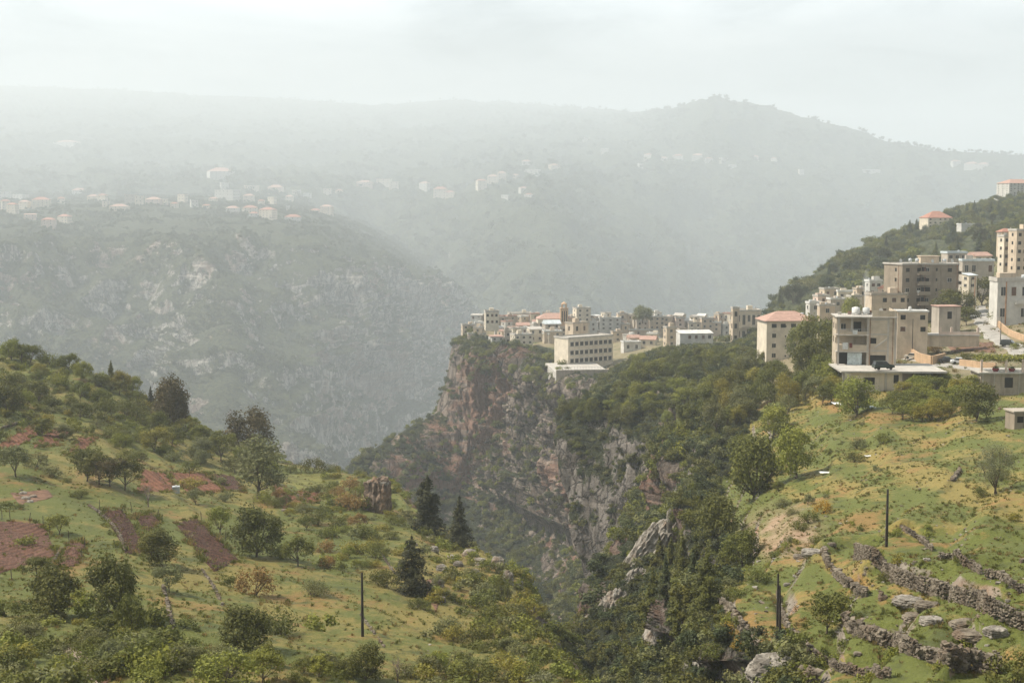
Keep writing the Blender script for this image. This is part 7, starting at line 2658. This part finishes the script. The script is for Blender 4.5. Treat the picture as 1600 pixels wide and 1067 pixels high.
# metal water tank in the left field
h = hit(275, 770, RA)
p = h[0]
wt_ = new_root("field_water_tank", "square grey metal water tank with a small white lid beside the red field", "water tank", p, 0.2)
box_part("tank", M_steel, wt_, (-0.62, 0.62, -0.6, 0.6, 0, 1.15))
box_part("lid", mat_simple("white_plastic", (0.7, 0.7, 0.7), 0.05), wt_, (-0.2, 0.2, -0.2, 0.2, 1.152, 1.27))


def sheet_cloth(px, py, wpx, dpx, label, sheets, seed, name="tarpaulin", cat="tarpaulin", mat=None, lift=0.9):
    h = hit(px, py, sheets)
    p = h[0]
    k = p.y / FPX
    vr = np.random.default_rng(seed)
    n = 22
    w, d = wpx * k, dpx * k * 2.2
    V = np.zeros((n, n, 3))
    for i in range(n):
        for j in range(n):
            x, y = (j / (n - 1) - 0.5) * w, (i / (n - 1) - 0.5) * d
            V[i, j] = (x, y, lift * 0.6 + 0.07 * math.sin(x * 1.3 + seed) * math.cos(y * 1.7))
    V[..., 2] += 0.12 * fbm(V / 1.2 + seed, 3)
    me = mesh_from(name, V.reshape(-1, 3), grid_faces(n, n), mat or M_white, smooth=True)
    o = link(name, me, loc=p)
    md = o.modifiers.new('thick', 'SOLIDIFY')
    md.thickness = 0.04
    set_label(o, label, cat, "pale sheets and tarpaulins")
    return o


M_white = mat_simple("white_sheet", (0.72, 0.72, 0.70), 0.12, 1.5)
M_blueish = mat_simple("blue_white_sheet", (0.55, 0.62, 0.66), 0.15, 1.2)
sheet_cloth(1308, 634, 14, 12, "crumpled white tarpaulin left of the bright round tree", RS, 1)
sheet_cloth(1354, 640, 30, 8, "bluish tarpaulin roof right of the bright round tree", RS, 2, mat=M_blueish)
sheet_cloth(1288, 622, 12, 4, "small grey sheet left of the crumpled white tarpaulin", RS, 3, mat=M_blueish)
sheet_cloth(1292, 740, 24, 6, "overturned white sheet lying on the grass beside the large bright tree", RS, 4, lift=0.4)
sheet_cloth(1358, 713, 14, 3, "narrow white sheet on the grass by the small dark bushes", RS, 5, lift=0.3)
sheet_cloth(1594, 596, 16, 8, "pale blue awning at the right edge under the vines", RS, 6, mat=M_blueish, lift=2.6)
boulder(1562, 640, 6, 5, "small dark barrel-like stone on the right slope's grass", RB, 88, M_tower)

# a thin plume of smoke above the terraced house
a = Acc()
path = [(0, 0, 0), (0.3, 0, 3), (-0.4, 0.2, 6), (-0.6, 0.3, 9.5), (-0.2, 0.5, 13)]
V, F = tube(path, [0.35, 0.6, 0.9, 1.15, 0.5], 12)
a.add(V, F)
me = a.mesh("smoke", None, True)
sm = bpy.data.materials.new("smoke")
sm.use_nodes = True
t = sm.node_tree
t.nodes.clear()
out = nd(t, 'ShaderNodeOutputMaterial')
pv = nd(t, 'ShaderNodeVolumePrincipled')
pv.inputs['Color'].default_value = (0.9, 0.93, 0.96, 1)
pv.inputs['Density'].default_value = 0.10
t.links.new(pv.outputs[0], out.inputs['Volume'])
me.materials.append(sm)
pp = W(1355, 492, 400)
o = link("smoke", me, loc=pp)
o['kind'] = 'stuff'
finish_labels()
build_haze()
